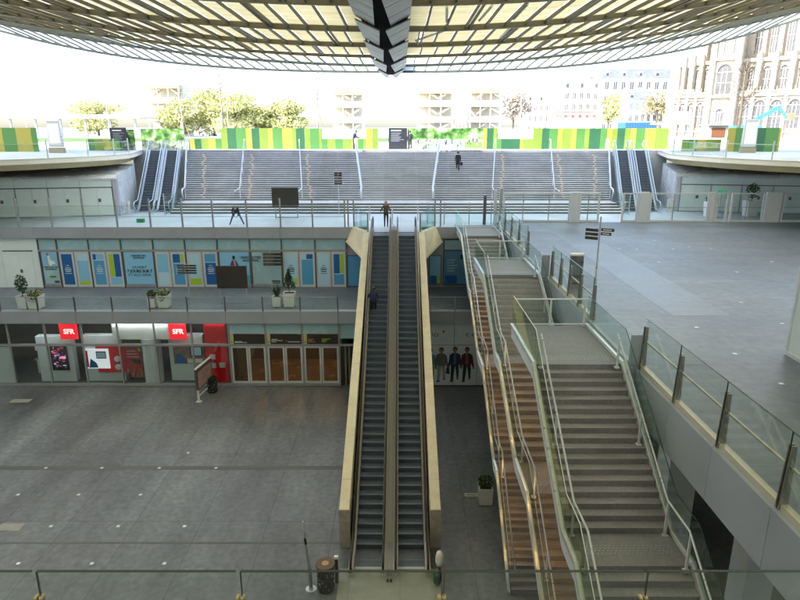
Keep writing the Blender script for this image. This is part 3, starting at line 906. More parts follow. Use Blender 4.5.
def printed_man(cx, s, top, leg, hair, shirt=None, bag=False):
    y = YF0 - 0.054
    def P(l): return [(cx + x * s, yy, 0.38 + z * s) for x, yy, z in l]
    def pg(pts, mm, k):
        m.poly([(cx + x * s, y - 0.0012 * k, 0.32 + z * s) for x, z in pts], mm)
    m = MB()
    pg([(-0.17, 0.95), (0.02, 0.95), (-0.03, 0.5), (-0.08, 0.06), (-0.2, 0.06), (-0.19, 0.5)], leg, 1)
    pg([(-0.0, 0.95), (0.18, 0.95), (0.2, 0.55), (0.19, 0.2), (0.1, 0.2), (0.07, 0.55)], leg, 2)
    pg([(-0.24, 0.0), (-0.08, 0.0), (-0.08, 0.07), (-0.2, 0.08)], M['ink'], 3)
    pg([(0.08, 0.14), (0.2, 0.12), (0.2, 0.21), (0.1, 0.21)], M['pbrown'], 3)
    pg([(-0.19, 0.85), (0.2, 0.85), (0.24, 1.4), (0.12, 1.5), (-0.12, 1.5), (-0.25, 1.4)], top, 4)
    pg([(-0.25, 1.42), (-0.16, 1.45), (-0.19, 1.0), (-0.25, 0.8), (-0.33, 0.82), (-0.29, 1.1)], top, 5)
    pg([(0.25, 1.42), (0.16, 1.45), (0.2, 1.0), (0.28, 0.78), (0.36, 0.82), (0.31, 1.1)], top, 5)
    if shirt: pg([(-0.08, 0.92), (0.07, 0.92), (0.06, 1.47), (-0.06, 1.47)], shirt, 6)
    ell(m, cx - 0.29 * s, 0.32 + 0.77 * s, 0.05 * s, 0.06 * s, y - 0.007, SKINC)
    ell(m, cx + 0.32 * s, 0.32 + 0.75 * s, 0.05 * s, 0.06 * s, y - 0.007, SKINC)
    ell(m, cx, 0.32 + 1.52 * s, 0.055 * s, 0.09 * s, y - 0.0065, SKINC)
    ell(m, cx, 0.32 + 1.69 * s, 0.115 * s, 0.13 * s, y - 0.008, hair)
    ell(m, cx, 0.32 + 1.64 * s, 0.085 * s, 0.115 * s, y - 0.0095, SKINC)
    if bag: pg([(0.22, 0.45), (0.42, 0.42), (0.4, 0.72), (0.26, 0.76)], M['ink'], 9)
    m.build('printed_figure', wp)
navy = mat('print_navy', (0.02, 0.04, 0.14), 0.6); grey = mat('print_grey', (0.14, 0.16, 0.15), 0.6)
wine = mat('print_wine', (0.14, 0.015, 0.02), 0.6); jean = mat('print_jean', (0.35, 0.37, 0.36), 0.6); hair = mat('print_hair', (0.03, 0.02, 0.015), 0.7)
printed_man(2.68, 1.33, grey, jean, hair, bag=True)
printed_man(3.56, 1.35, navy, M['ink'], hair, shirt=grey)
printed_man(4.34, 1.34, wine, M['ink'], hair, shirt=grey)
printed_man(1.95, 1.3, mat('print_blue_shirt', (0.12, 0.25, 0.45), 0.6), M['ink'], hair)

# ================================================================== MIDDLE LEVEL SHOP FRONT (blue posters)
mid = thing('poster_shop', 'upper shop front of glazed doors covered in blue and lime posters', 'shop front', (-14, YF1, Z2))
nX = [-25.8, -24.47, -22.21, -19.9, -17.61, -15.34, -13.03, -10.72, -8.45, -6.06, -3.84]
yb = YF1
for x in nX:
    MB().box(x - 0.05, x + 0.05, yb, yb + 0.14, Z2 + 0.002, 8.85, M['dframe' if x > -26 else 'frame']).build('mullion', mid)
for z, h in ((7.85, 0.13), (8.72, 0.14)):
    MB().box(-25.85, -3.79, yb - 0.004, yb + 0.15, z, z + h, M['frame']).build('transom', mid)
for a, b in zip(nX, nX[1:]):
    plate(mid, 'transom_pane', a + 0.05, b - 0.05, 7.98, 8.72, yb + 0.05, M['aqua'], 0.03)
def door(x0, x1, patches, letter=None):
    fr = MB()
    z0, z1 = Z2 + 0.03, 7.83
    fr.box(x0, x0 + 0.12, yb + 0.02, yb + 0.09, z0, z1, M['wframe']).box(x1 - 0.12, x1, yb + 0.02, yb + 0.09, z0, z1, M['wframe'])
    fr.box(x0 + 0.12, x1 - 0.12, yb + 0.022, yb + 0.088, z1 - 0.16, z1, M['wframe']).box(x0 + 0.12, x1 - 0.12, yb + 0.022, yb + 0.088, z0, z0 + 0.16, M['wframe'])
    fr.box(x0 + 0.12, x1 - 0.12, yb + 0.05, yb + 0.07, z0 + 0.16, z1 - 0.16, M['paleblue'])
    dd = fr.build('door', mid)
    ax, bx, az, bz = x0 + 0.14, x1 - 0.14, z0 + 0.18, z1 - 0.18
    m = MB()
    for k, (u0, u1, w0, w1, mm) in enumerate(patches):
        m.box(ax + (bx - ax) * u0, ax + (bx - ax) * u1, yb + 0.036, yb + 0.049, az + (bz - az) * w0, az + (bz - az) * w1, M[mm])
    m.build('poster', dd)
    if letter:
        lm = MB()
        for k, (wl, bold) in enumerate(((0.3, 0), (0.5, 0), (0.62, 1), (0.55, 1), (0.66, 0))):
            z = az + (bz - az) * (0.62 - 0.065 * k)
            cx = (ax + bx) / 2
            lm.box(cx - wl * (bx - ax) / 2, cx + wl * (bx - ax) / 2, yb + 0.028, yb + 0.0345, z, z + (0.075 if bold else 0.045), M[letter])
        lm.build('lettering', dd)
    return dd
G = 0.03
def bay(i, left, right):
    a, b = nX[i] + 0.06, nX[i + 1] - 0.06
    c = (a + b) / 2
    door(a, c - 0.05, *left); door(c + 0.05, b, *right)
    MB().box(c - 0.045, c + 0.045, yb + 0.03, yb + 0.1, Z2 + 0.02, 7.84, M['frame']).build('post', mid)
bay(1, ([(0, 1, 0, 1, 'deepblue')], 'palei'), ([(0, 1, 0.8, 1, 'paleblue'), (0, 1, 0.13, 0.78, 'ltblue'), (0, 1, 0, 0.11, 'lime')],))
bay(2, ([(0, 0.28, 0.82, 1, 'deepblue'), (0.34, 1, 0.82, 1, 'ltblue'), (0, 1, 0, 0.79, 'midblue')], 'palei'), ([(0, 0.4, 0.26, 1, 'lime'), (0.44, 1, 0.26, 1, 'deepblue'), (0, 1, 0, 0.23, 'ltblue')],))
bay(4, ([(0, 1, 0.41, 1, 'ltblue'), (0, 1, 0, 0.39, 'paleblue')],), ([(0, 0.68, 0.72, 1, 'deepblue'), (0.74, 1, 0.72, 1, 'lime'), (0, 1, 0, 0.69, 'midblue')], 'palei'))
bay(5, ([(0, 1, 0.22, 1, 'paleblue'), (0, 1, 0, 0.2, 'lime')],), ([(0, 1, 0.75, 1, 'midblue'), (0, 1, 0, 0.72, 'deepblue')], 'palei'))
bay(8, ([(0, 1, 0.23, 1, 'paleblue'), (0, 0.68, 0, 0.21, 'ltblue'), (0.74, 1, 0, 0.21, 'lime')], 'ink'), ([(0, 0.4, 0.84, 1, 'paleblue'), (0.44, 1, 0.84, 1, 'deepblue'), (0, 1, 0, 0.82, 'midblue')],))
bay(9, ([(0, 1, 0, 1, 'paleblue')], 'ink'), ([(0, 0.58, 0.37, 1, 'deepblue'), (0.63, 1, 0.37, 1, 'lime'), (0, 1, 0, 0.34, 'midblue')],))
def window_poster(i, base):
    a, b = nX[i] + 0.06, nX[i + 1] - 0.06
    p = plate(mid, 'window_poster', a + 0.05, b - 0.05, Z2 + 0.25, 7.8, yb + 0.04, M[base], 0.03)
    fr = MB()
    fr.box(a, b, yb + 0.02, yb + 0.1, Z2 + 0.03, Z2 + 0.24, M['frame'])
    fr.build('sill', mid)
    return p, a, b
# first poster: pale figure over a blue sky
p, a, b = window_poster(0, 'aqua')
m = MB()
m.box(a + 0.06, b - 0.06, yb + 0.028, yb + 0.039, 6.75, 7.78, M['ltblue'])
m.poly([(a + 0.5, yb + 0.024, 7.6), (a + 0.62, yb + 0.024, 7.62), (a + 0.64, yb + 0.024, 7.25), (a + 0.95, yb + 0.024, 7.1), (a + 0.98, yb + 0.024, 6.95), (a + 0.7, yb + 0.024, 6.9), (a + 0.66, yb + 0.024, 6.7), (a + 0.52, yb + 0.024, 6.95)], M['fascia'])
ell(m, a + 0.52, 7.64, 0.09, 0.1, yb + 0.022, M['pbrown'])
ell(m, a + 0.68, 6.0, 0.26, 0.06, yb + 0.03, M['ink'])
ell(m, a + 0.66, 6.08, 0.14, 0.07, yb + 0.028, M['lime'])
m.box(a + 0.75, b - 0.12, yb + 0.028, yb + 0.039, 5.55, 5.7, M['ink'])
m.build('picture', p)
text(p, 'UNEXPECTED\nSHOPPING', 0.17, ((a + b) / 2 + 0.02, yb + 0.03, 6.62), M['ink'], bold=0.004)
# OUVERT poster
p, a, b = window_poster(3, 'ltblue')
cx = (a + b) / 2
text(p, 'UNEXPECTED\nSHOPPING', 0.17, (cx + 0.03, yb + 0.03, 7.45), M['ink'], bold=0.005)
text(p, 'OUVERT', 0.27, (cx, yb + 0.03, 6.68), M['ink'])
text(p, '7 JOURS SUR 7', 0.28, (cx, yb + 0.03, 6.4), M['ink'], bold=0.011)
text(p, 'ET VICE VERSA.', 0.25, (cx, yb + 0.03, 6.12), M['ink'])
# fashion posters
p, a, b = window_poster(6, 'ltblue')
m = MB()
m.box(a + 0.06, b - 0.06, yb + 0.03, yb + 0.039, Z2 + 0.26, 6.1, M['midblue'])
dress = mat('print_indigo', (0.05, 0.05, 0.32), 0.6)
m.poly([(a + 0.82, yb + 0.024, 5.5), (a + 1.3, yb + 0.024, 5.5), (a + 1.26, yb + 0.024, 6.4), (a + 1.32, yb + 0.024, 6.2), (a + 1.36, yb + 0.024, 6.9), (a + 1.2, yb + 0.024, 7.2), (a + 0.92, yb + 0.024, 7.2), (a + 0.78, yb + 0.024, 6.9), (a + 0.8, yb + 0.024, 6.2), (a + 0.88, yb + 0.024, 6.4)], dress)
m.poly([(a + 1.02, yb + 0.021, 7.2), (a + 1.16, yb + 0.021, 7.2), (a + 1.22, yb + 0.021, 6.7), (a + 1.12, yb + 0.021, 6.3)], M['orange'])
ell(m, a + 1.05, 7.4, 0.1, 0.16, yb + 0.02, hair)
m.build('picture', p)
p2, a2, b2 = window_poster(7, 'aqua')
text(p2, 'UNEXPECTED\nSHOPPING', 0.24, (a2 - 0.05, yb + 0.016, 7.3), M['ink'], bold=0.005)
MB().box(b2 - 0.75, b2 - 0.15, yb + 0.028, yb + 0.039, 5.62, 5.72, M['ink']).build('lettering', p2)
MB().box(b2 - 0.7, b2 - 0.15, yb + 0.028, yb + 0.039, 5.5, 5.57, M['ink']).build('lettering', p2)
# pale wall left of it with service doors
lw = thing('pale_service_wall', 'pale wall of plain panels with service doors left of the poster shop front', 'wall', (-30, YF1, Z2))
xsl = [-45, -39, -33, -30.4, -28.5, -25.86]
for a, b in zip(xsl, xsl[1:]):
    MB().box(a + 0.01, b - 0.01, yb + 0.02, yb + 0.2, Z2 + 0.002, 8.86, M['greyw']).build('panel', lw)
for x0, x1 in ((-28.3, -26.3), (-31.5, -29.6)):
    dd = MB().box(x0, (x0 + x1) / 2 - 0.008, yb - 0.015, yb + 0.019, Z2 + 0.02, 7.85, M['greyw']).box((x0 + x1) / 2 + 0.008, x1, yb - 0.015, yb + 0.019, Z2 + 0.02, 7.85, M['greyw']).build('door', lw)
    MB().box((x0 + x1) / 2 - 0.02, (x0 + x1) / 2 + 0.16, yb - 0.03, yb - 0.016, 6.3, 6.55, M['dframe']).build('lock_plate', dd)
    MB().box(x0 - 0.06, x1 + 0.06, yb - 0.03, yb + 0.018, 7.86, 7.93, M['dframe']).build('door_head', dd)
MB().box(-30.6, -29.6, yb - 0.03, yb - 0.016, 6.4, 6.7, M['frame']).build('plate', lw)
# wall right of the shop front, around and behind the escalator heads
gw = thing('grey_wall', 'grey panelled wall beside the escalator heads with blue poster windows', 'wall', (1, YF1, Z2))
for a, b in ((-3.79, -2.6), (-2.6, 0.8), (0.8, 2.2), (2.2, 3.05), (3.05, 5.0), (5.0, 6.99)):
    MB().box(a + 0.006, b - 0.006, yb + 0.16, yb + 0.3, Z2 + 0.002, 8.86, M['panel']).build('panel', gw)
for x0, x1, z0, z1, mm in ((-3.75, -2.5, 5.3, 7.5, 'midblue'), (2.15, 2.92, 5.45, 7.5, 'ltblue')):
    q = MB().box(x0 - 0.06, x1 + 0.06, yb + 0.08, yb + 0.159, z0 - 0.06, z1 + 0.06, M['dframe']).build('window', gw)
    plate(q, 'pane', x0, x1, z0, z1, yb + 0.06, M[mm], 0.018)
    if x0 > 0:
        plate(q, 'poster', x0 + 0.02, x0 + 0.5, z0 + 0.02, z0 + 0.62, yb + 0.045, M['deepblue'], 0.012)
        plate(q, 'poster', x0 + 0.54, x0 + 0.74, z0 + 0.02, z0 + 0.62, yb + 0.045, M['lime'], 0.012)
q = MB().box(3.1, 4.95, yb + 0.06, yb + 0.159, 5.35, 8.72, M['dframe']).build('window', gw)
plate(q, 'pane', 3.18, 4.88, 7.98, 8.66, yb + 0.045, M['aqua'], 0.014)
pp = plate(q, 'poster', 3.18, 4.88, 5.45, 7.86, yb + 0.045, mat('muted_blue_film', (0.11, 0.3, 0.5), 0.4), 0.014)
m = MB()
m.box(3.25, 4.1, yb + 0.03, yb + 0.043, 5.5, 6.1, M['deepblue']).box(4.2, 4.85, yb + 0.03, yb + 0.043, 5.5, 6.0, M['midblue'])
m.box(4.3, 4.7, yb + 0.03, yb + 0.043, 7.3, 7.6, M['ink'])
for k in range(5): m.box(3.4, 3.4 + 0.5 + 0.1 * (k % 3), yb + 0.03, yb + 0.043, 6.4 + 0.2 * k, 6.45 + 0.2 * k, M['palei'])
m.build('picture', pp)
# fascia of the upper concourse
ub = thing('fascia_band', 'pale grey fascia band under the upper concourse edge above the blue posters', 'fascia', (-14, YF1, 9.2))
for a, b in zip([-45, -40.5, -36, -33, -30.3, -28.1] + nX, [-40.5, -36, -33, -30.3, -28.1] + nX):
    MB().box(a + 0.006, b - 0.006, yb - 0.28, yb - 0.01, 8.86, Z1 + 0.04, M['panel']).build('panel', ub)
for a, b in ((-3.84, -2.6), (1.8, 3.4), (3.4, 5.2), (5.2, 6.95)):
    MB().box(a + 0.006, b - 0.006, yb - 0.28, yb - 0.01, 8.86, Z1 + 0.04, M['panel']).build('panel', ub)
MB().box(-45, 7, yb - 0.2, yb + 0.0, 8.9, Z1 - 0.36, M['dark_conc']).build('core', ub)

# ================================================================== GLASS GUARDS
def guard(name, label, xs, y, z, h, ph, pm, gm, rails=(), rm=None, pw=0.06, group=None, cat='balustrade'):
    t = thing(name, label, cat, ((xs[0] + xs[-1]) / 2, y, z), group)
    for x in xs:
        MB().box(x - pw / 2, x + pw / 2, y, y + 0.12, z - 0.02, z + ph, pm).build('post', t)
    for a, b in zip(xs, xs[1:]):
        MB().box(a + pw / 2 + 0.01, b - pw / 2 - 0.01, y + 0.03, y + 0.045, z + 0.06, z + h, gm).build('pane', t)
    for rz in rails:
        MB().tube([(xs[0], y + 0.02, z + rz), (xs[-1], y + 0.02, z + rz)], 0.018, rm or pm, 6).build('rail', t)
    return t
g0 = guard('glass_balustrade', 'glass balustrade with dark posts along the lower terrace above the shop fascia', [x * 1.0 for x in [-35, -32.6, -30.2] + mX], YF0 - 0.28, Z2 + 0.02, 0.9, 0.95, M['dframe'], M['glass'], (0.93, 0.08), M['frame'])
guard('glass_balustrade', 'short glass balustrade on the lower terrace right of the escalators', [1.9, 3.45, 5.0, 6.5], YF0 - 0.28, Z2 + 0.02, 0.9, 0.95, M['frame'], M['glass'], (0.93,), M['frame'])
guard('glass_balustrade', 'tall glass balustrade with slanted grey posts along the upper concourse edge', [-35.6, -33.3, -31.0, -28.9] + [-26.76, -24.42, -22.13, -19.84, -17.5, -15.26, -13.11, -10.74, -8.38, -6.13, -3.87], YF1 - 0.25, Z1 + 0.03, 1.45, 2.0, M['frame'], M['glass'], (1.5, 0.75), M['frame'], pw=0.1)
guard('glass_balustrade', 'low glass balustrade behind the top landing of the stairs', [2.0, 3.2, 5.0, 6.6], YF1 + 1.2, Z1, 1.1, 1.6, M['frame'], M['gglass'], (1.05,), M['frame'])

# ================================================================== CENTRAL ESCALATORS
def escalator(name, label, xc, y0, z0, y1, z1, sw=1.03, gapo=0.0, deck=M['gold'], pan=None, rail=M['blackr'], n_sub=True, group=None, hr=0.95, flat=1.1, side_w=0.2, deck_h=0.3):
    """runs up along +Y; y0/y1 are the comb lines at the bottom and the top"""
    t = thing(name, label, 'escalator', (xc, y0, z0), group)
    ya, yb_ = y0 + flat, y1 - flat
    sl = (z1 - z0) / (yb_ - ya)
    def zz(y):
        if y <= ya: return z0
        if y >= yb_: return z1
        return z0 + (y - ya) * sl
    # steps
    rise = 0.2
    n = int(round((z1 - z0) / rise))
    rise = (z1 - z0) / n
    tread = (yb_ - ya) / n
    proto = MB()
    proto.box(-sw / 2, sw / 2, 0, tread + 0.02, -rise - 0.02, 0, M['estep'], mtop=M['estep'], mfront=M['erise'])
    for k in range(5):                        # the ribbed nose of the step
        proto.box(-sw / 2, sw / 2, -0.012, 0.0, -rise + 0.02 + k * rise / 5.2, -rise + 0.02 + (k + 0.5) * rise / 5.2, M['estep'])
    proto.box(-sw / 2, sw / 2, -0.004, 0.05, 0.0, 0.006, mat('step_nose', (0.18, 0.2, 0.22), 0.4, metal=0.5))
    pm = None
    ys = [(ya + k * tread, z0 + (k + 1) * rise) for k in range(n)]
    ys += [(y0 + 0.02 + k * tread, z0 + 0.001) for k in range(int(flat / tread))]
    ys += [(yb_ + k * tread, z1 + 0.001) for k in range(int((flat - 0.05) / tread))]
    for k, (y, z) in enumerate(ys):
        if pm is None:
            s = proto.build('step', t); pm = s
        else:
            s = pm.copy(); C.objects.link(s)
        s.parent = t
        s.matrix_parent_inverse = Matrix.Identity(4)
        s.location = Vector((xc, y, z)) - t.location
    # comb plates and landing plates
    MB().box(xc - sw / 2 - 0.02, xc + sw / 2 + 0.02, y0 - 0.25, y0 + 0.02, z0 - 0.05, z0 + 0.012, M['comb']).build('comb_plate', t)
    MB().box(xc - sw / 2 - 0.02, xc + sw / 2 + 0.02, y1 - 0.06, y1 + 0.25, z1 - 0.05, z1 + 0.014, M['comb']).build('comb_plate', t)
    N = 26
    for s in (-1, 1):
        xi = xc + s * (sw / 2 + 0.012)
        xo = xi + s * side_w
        xm = xi + s * 0.075
        # skirt + deck
        path = [y0 - 0.55] + [ya + (yb_ - ya) * k / N for k in range(N + 1)] + [y1 + 0.55]
        sk = MB()
        for a, b in zip(path, path[1:]):
            za, zb = zz(a), zz(b)
            lo = 0.55
            q = [(xi, a, max(z0, za - lo)), (xi, a, za + deck_h), (xi, b, zb + deck_h), (xi, b, max(z0, zb - lo))]
            sk.prism(q, (s * side_w, 0, 0), deck)
        sk.build('skirt', t)
        if pan is not None:
            pn = MB()
            for a, b in zip(path, path[1:]):
                za, zb = zz(a), zz(b)
                pn.prism([(xm, a, za + deck_h), (xm, a, za + hr - 0.03), (xm, b, zb + hr - 0.03), (xm, b, zb + deck_h)], (s * 0.02, 0, 0), pan)
            pn.build('side_panel', t)
        hp = [(xm, y0 - 0.5, z0 + 0.32), (xm, y0 - 0.75, z0 + 0.42), (xm, y0 - 0.85, z0 + 0.62), (xm, y0 - 0.75, z0 + hr - 0.12), (xm, y0 - 0.5, z0 + hr)]
        hp += [(xm, ya + (yb_ - ya) * k / 8, zz(ya + (yb_ - ya) * k / 8) + hr) for k in range(9)]
        hp += [(xm, y1 + 0.5, z1 + hr), (xm, y1 + 0.75, z1 + hr - 0.12), (xm, y1 + 0.85, z1 + 0.62), (xm, y1 + 0.75, z1 + 0.42), (xm, y1 + 0.5, z1 + 0.32)]
        MB().tube(hp, 0.045, rail, 8).build('handrail', t, smooth=True)
    return t
bp_ = mat('dark_side_panel', (0.06, 0.06, 0.062), 0.25, metal=0.4)
XL, XR = -1.235, 0.44
for xc, lab in ((XL, 'long dark escalator on the left of the pair with a man standing on it'), (XR, 'long dark empty escalator on the right of the pair')):
    e = escalator('escalator', lab, xc, 20.1, 0.0, 41.1, Z1, deck=M['gold'], pan=bp_, rail=M['blackr'], side_w=0.2)
    if xc == XR:
        m = MB()
        y0_, y1_ = 21.2, 40.0
        m.prism([(-0.504, 19.6, 0.0), (-0.504, 19.6, 0.34), (-0.504, y0_, 0.34), (-0.504, y1_, Z1 + 0.34), (-0.504, 41.6, Z1 + 0.34), (-0.504, 41.6, Z1 - 0.3), (-0.504, y1_, Z1 - 0.5), (-0.504, y0_ + 1.0, 0.0)], (0.213, 0, 0), mat('centre_cover', (0.42, 0.42, 0.41), 0.4, metal=0.2))
        m.build('centre_deck', e)
struct(MB().box(-2.3, 1.5, 17.2, 20.0, 0.0, 0.03, mat('pale_landing_slab', (0.34, 0.35, 0.33), 0.6, var=0.15, vscale=1.5, grid=(1.9, 6, 0.01))), 'landing_slab')
# head slab between escalator top and concourse
struct(MB().box(-2.3, 1.5, 41.12, YF1, Z1 - 0.4, Z1 + 0.004, M['pale_floor']), 'escalator_head_paving')
def collar(side, label):
    t = thing('escalator_wall', label, 'wall', (side * 2, 30, 0))
    X = lambda x: -0.4 + side * x
    xin, xout = 1.62, 2.02
    # inclined parapet: polygon in YZ, extruded in X
    y0, zt0 = 21.3, 1.75
    y1 = 40.6
    top = lambda y: zt0 + (y - y0) * (Z1 - 0.2 - zt0) / (y1 - 1.2 - y0)
    pts = [(y0, 0.0), (y0, zt0), (39.4, top(39.4)), (40.6, Z1 + 0.05), (41.6, Z1 + 0.05), (41.6, Z1 - 1.6), (39.8, Z1 - 2.2), (22.6, 0.0)]
    bot = lambda y: max(0.0, (y - 22.6) * (Z1 - 2.2) / (39.8 - 22.6))
    cuts = [22.6 + (39.4 - 22.6) * k / 8 for k in range(9)]
    slices = [[(y0, 0.85), (y0, zt0), (22.594, top(22.594)), (22.594, 0.0), (21.8, 0.0)]]
    for a, b in zip(cuts, cuts[1:]):
        slices.append([(a + 0.006, bot(a)), (a + 0.006, top(a)), (b - 0.006, top(b)), (b - 0.006, bot(b))])
    slices.append([(39.406, bot(39.4)), (39.406, top(39.4)), (40.6, Z1 + 0.05), (41.6, Z1 + 0.05), (41.6, Z1 - 1.6), (39.8, Z1 - 2.2)])
    for sl_ in slices:
        m = MB()
        m.prism([(X(xin), y, z) for y, z in sl_], (side * (xout - xin), 0, 0), M['cream'])
        m.build('parapet_panel', t, bevel=0.012)
    # grey stone foot, reaching the floor
    m = MB()
    m.prism([(X(xin - 0.02), y, z) for y, z in ((y0 - 0.02, 0.0), (y0 - 0.02, zt0 - 0.02), (y0 + 0.5, zt0 + 0.05), (y0 + 1.6, 1.35), (y0 + 1.0, 0.0))], (side * (xout - xin + 0.04), 0, 0), M['stub'])
    m.build('foot', t)
    # flared wing where the parapet meets the concourse edge
    a = [Vector((X(1.95), 40.7, Z1 + 0.07)), Vector((X(2.95), 43.0, Z1 + 0.07)), Vector((X(3.35), 42.75, 8.75)), Vector((X(2.15), 40.2, 8.1))]
    m = MB()
    m.prism(a, (side * -0.22, 0.25, 0.0), M['cream'])
    m.build('wing', t, bevel=0.02)
    e = MB()
    e.prism([a[3] + Vector((0, -0.02, 0)), a[2] + Vector((0, -0.02, 0)), a[2] + Vector((side * 0.1, 0.05, -0.1)), a[3] + Vector((side * 0.02, -0.04, -0.12))], (side * -0.2, 0.25, 0.0), mat('cream_edge', (0.72, 0.68, 0.55), 0.5))
    e.build('lip', t)
    # glass guard beside the escalator head
    g = MB()
    p0, p1 = Vector((X(1.75), 40.9, Z1 + 0.05)), Vector((X(2.85), 43.1, Z1 + 0.05))
    g.prism([p0, p1, p1 + Vector((0, 0, 1.55)), p0 + Vector((0, 0, 1.25))], (0.0, 0.02, 0), M['gglass'])
    g.prism([p0 + Vector((0, 0.03, 0)), p1 + Vector((0, 0.03, 0)), p1 + Vector((0, 0.03, 0.35)), p0 + Vector((0, 0.03, 0.8))], (0.0, 0.02, 0), M['gglass'])
    g.build('guard_pane', t)
    q = MB()
    for pp, h in ((p0, 1.3), (p1, 1.9), (p1 + Vector((side * 0.4, 0.15, 0)), 2.0)):
        q.box(pp.x - 0.05, pp.x + 0.05, pp.y - 0.05, pp.y + 0.05, Z1, Z1 + h, M['frame'])
    q.build('guard_post', t)
    return t
collar(-1, 'cream concrete parapet flaring out at the top left of the escalators')
collar(1, 'cream concrete parapet flaring out at the top right of the escalators')
# bollards on the concourse behind the escalator heads
for x, y, ins in ((-2.3, 46.6, 0), (1.35, 46.6, 0), (-0.55, 44.2, 0)):
    tag(MB().lathe(x, y, [(0.14, Z1), (0.14, Z1 + 0.02), (0.045, Z1 + 0.03), (0.045, Z1 + 1.1), (0.02, Z1 + 1.12)], M['steel'], 10).build('bollard'), 'slim steel bollard on the pale concourse behind the escalator heads', 'bollard', 'bollards behind the escalators')

# ================================================================== RIGHT-HAND STAIRS
SXL, SXR = 4.05, 6.55
def stair(label, ytop, flights, warm, platform_y, open_back=True, gl='gglass', long=False):
    """flights: [(y_top, y_bottom, z_top, z_bottom)], landings lie between them"""
    t = thing('staircase', label, 'staircase', (5.3, ytop, 0))
    body = MB()
    prof_top = []
    # platform
    body.box(SXL, SXR, ytop, platform_y, Z1 - 0.3, Z1 + 0.004, M['landing'])
    for k, (ya, yb2, za, zb) in enumerate(flights):
        n = max(2, int(round((za - zb) / 0.165)))
        r = (za - zb) / n; tr = (ya - yb2) / (n - 1 if n > 1 else 1)
        for j in range(1, n):
            z = za - j * r
            y1 = ya - (j - 1) * tr
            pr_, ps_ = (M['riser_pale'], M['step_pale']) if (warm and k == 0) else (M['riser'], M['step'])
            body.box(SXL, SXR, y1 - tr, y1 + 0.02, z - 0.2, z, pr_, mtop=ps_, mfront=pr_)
        # sloping soffit
        body.prism([(SXL + 0.02, ya, za - 0.21), (SXL + 0.02, ya, za - 0.45), (SXL + 0.02, yb2, zb - 0.3), (SXL + 0.02, yb2, zb - 0.02)], (SXR - SXL - 0.04, 0, 0), M['riser'])
        if k + 1 < len(flights):
            yn = flights[k + 1][0]
            body.box(SXL, SXR, yn, yb2, zb - 0.3, zb, M['riser'], mtop=M['landing'], mfront=M['riser'])
    body.build('flight', t)
    # tactile studs at the heads of flights
    st = MB()
    heads = [(ytop, Z1 + 0.004)] + [(flights[k + 1][0], flights[k][3]) for k in range(len(flights) - 1)]
    for (y, z) in heads:
        for a in range(21):
            for b in range(4):
                x = SXL + 0.25 + a * 0.1 + (0.05 if b % 2 else 0); yy = y + 0.42 + b * 0.09
                st.box(x, x + 0.024, yy, yy + 0.024, z, z + 0.006, M['steel'])
    tag(st.build('tactile_studs', t), kind='stuff')
    # stringers, glass and handrails follow the walking line
    line = [(platform_y, Z1), (ytop, Z1)]
    for k, (ya, yb2, za, zb) in enumerate(flights):
        line.append((yb2, zb))
        if k + 1 < len(flights): line.append((flights[k + 1][0], zb))
    for s, x in ((-1, SXL), (1, SXR)):
        xo = x + s * 0.03
        sm = MB()
        for (a, za), (b, zb) in zip(line, line[1:]):
            sm.prism([(xo, a, za - 0.42), (xo, a, za + 0.1), (xo, b, zb + 0.1), (xo, b, zb - 0.42)], (s * 0.05, 0, 0), M['steel_w'])
            sm.prism([(xo + s * 0.05, a, za + 0.02), (xo + s * 0.05, a, za + 0.1), (xo + s * 0.05, b, zb + 0.1), (xo + s * 0.05, b, zb + 0.02)], (s * 0.05, 0, 0), M['steel'])
        sm.build('stringer', t)
        gm = MB()
        em = MB()
        for (a, za), (b, zb) in zip(line, line[1:]):
            gx = xo + s * 0.03
            mm = M['yglass'] if (gl == 'yglass' and s < 0) else M['gglass']
            gm.prism([(gx, a, za + 0.11), (gx, a, za + 1.1), (gx, b, zb + 1.1), (gx, b, zb + 0.11)], (s * 0.016, 0, 0), mm)
            em.prism([(gx, a, za + 1.102), (gx, a, za + 1.118), (gx, b, zb + 1.118), (gx, b, zb + 1.102)], (s * 0.018, 0, 0), M['edge'] if s > 0 else M['steel_w'])
        gm.build('glass_panel', t)
        em.build('glass_trim', t)
        hx = x - s * 0.12
        hl = [(hx, a, z + 0.92) for a, z in line[1:]]
        hl[0] = (hx, line[1][0] + 0.12, line[1][1] + 0.92)
        hr = MB().tube(hl, 0.03, M['steel'], 8).build('handrail', t, smooth=True)
        if warm:
            # warm lamp strip under the handrail
            wm = MB()
            for (p, q) in zip(hl[2:], hl[3:]):
                p = Vector(p); q = Vector(q)
                L = (q - p).length
                nn = max(1, int(L / 1.5))
                for k in range(nn):
                    c0 = p.lerp(q, (k + 0.3) / nn); c1 = p.lerp(q, (k + 0.5) / nn)
                    wm.tube([c0 + Vector((0, 0, -0.036)), c1 + Vector((0, 0, -0.036))], 0.008, M['led'], 5)
            wm.build('lamp_strip', hr)
        pm = MB()
        # posts
        ys = []
        for (a, za), (b, zb) in zip(line[1:], line[2:]):
            n = max(1, int((a - b) / 1.9))
            for k in range(n):
                f = (k + 0.04) / n
                ys.append((a + (b - a) * f, za + (zb - za) * f))
        for y, z in ys:
            q = MB()
            q.box(hx - 0.025, hx + 0.025, y - 0.03, y + 0.03, z - 0.05, z + 0.9, M['steel_w'])
            q.box(hx - 0.07, hx + 0.07, y - 0.07, y + 0.07, z - 0.02, z + 0.015, M['steel_w'])
            q.build('rail_post', t)
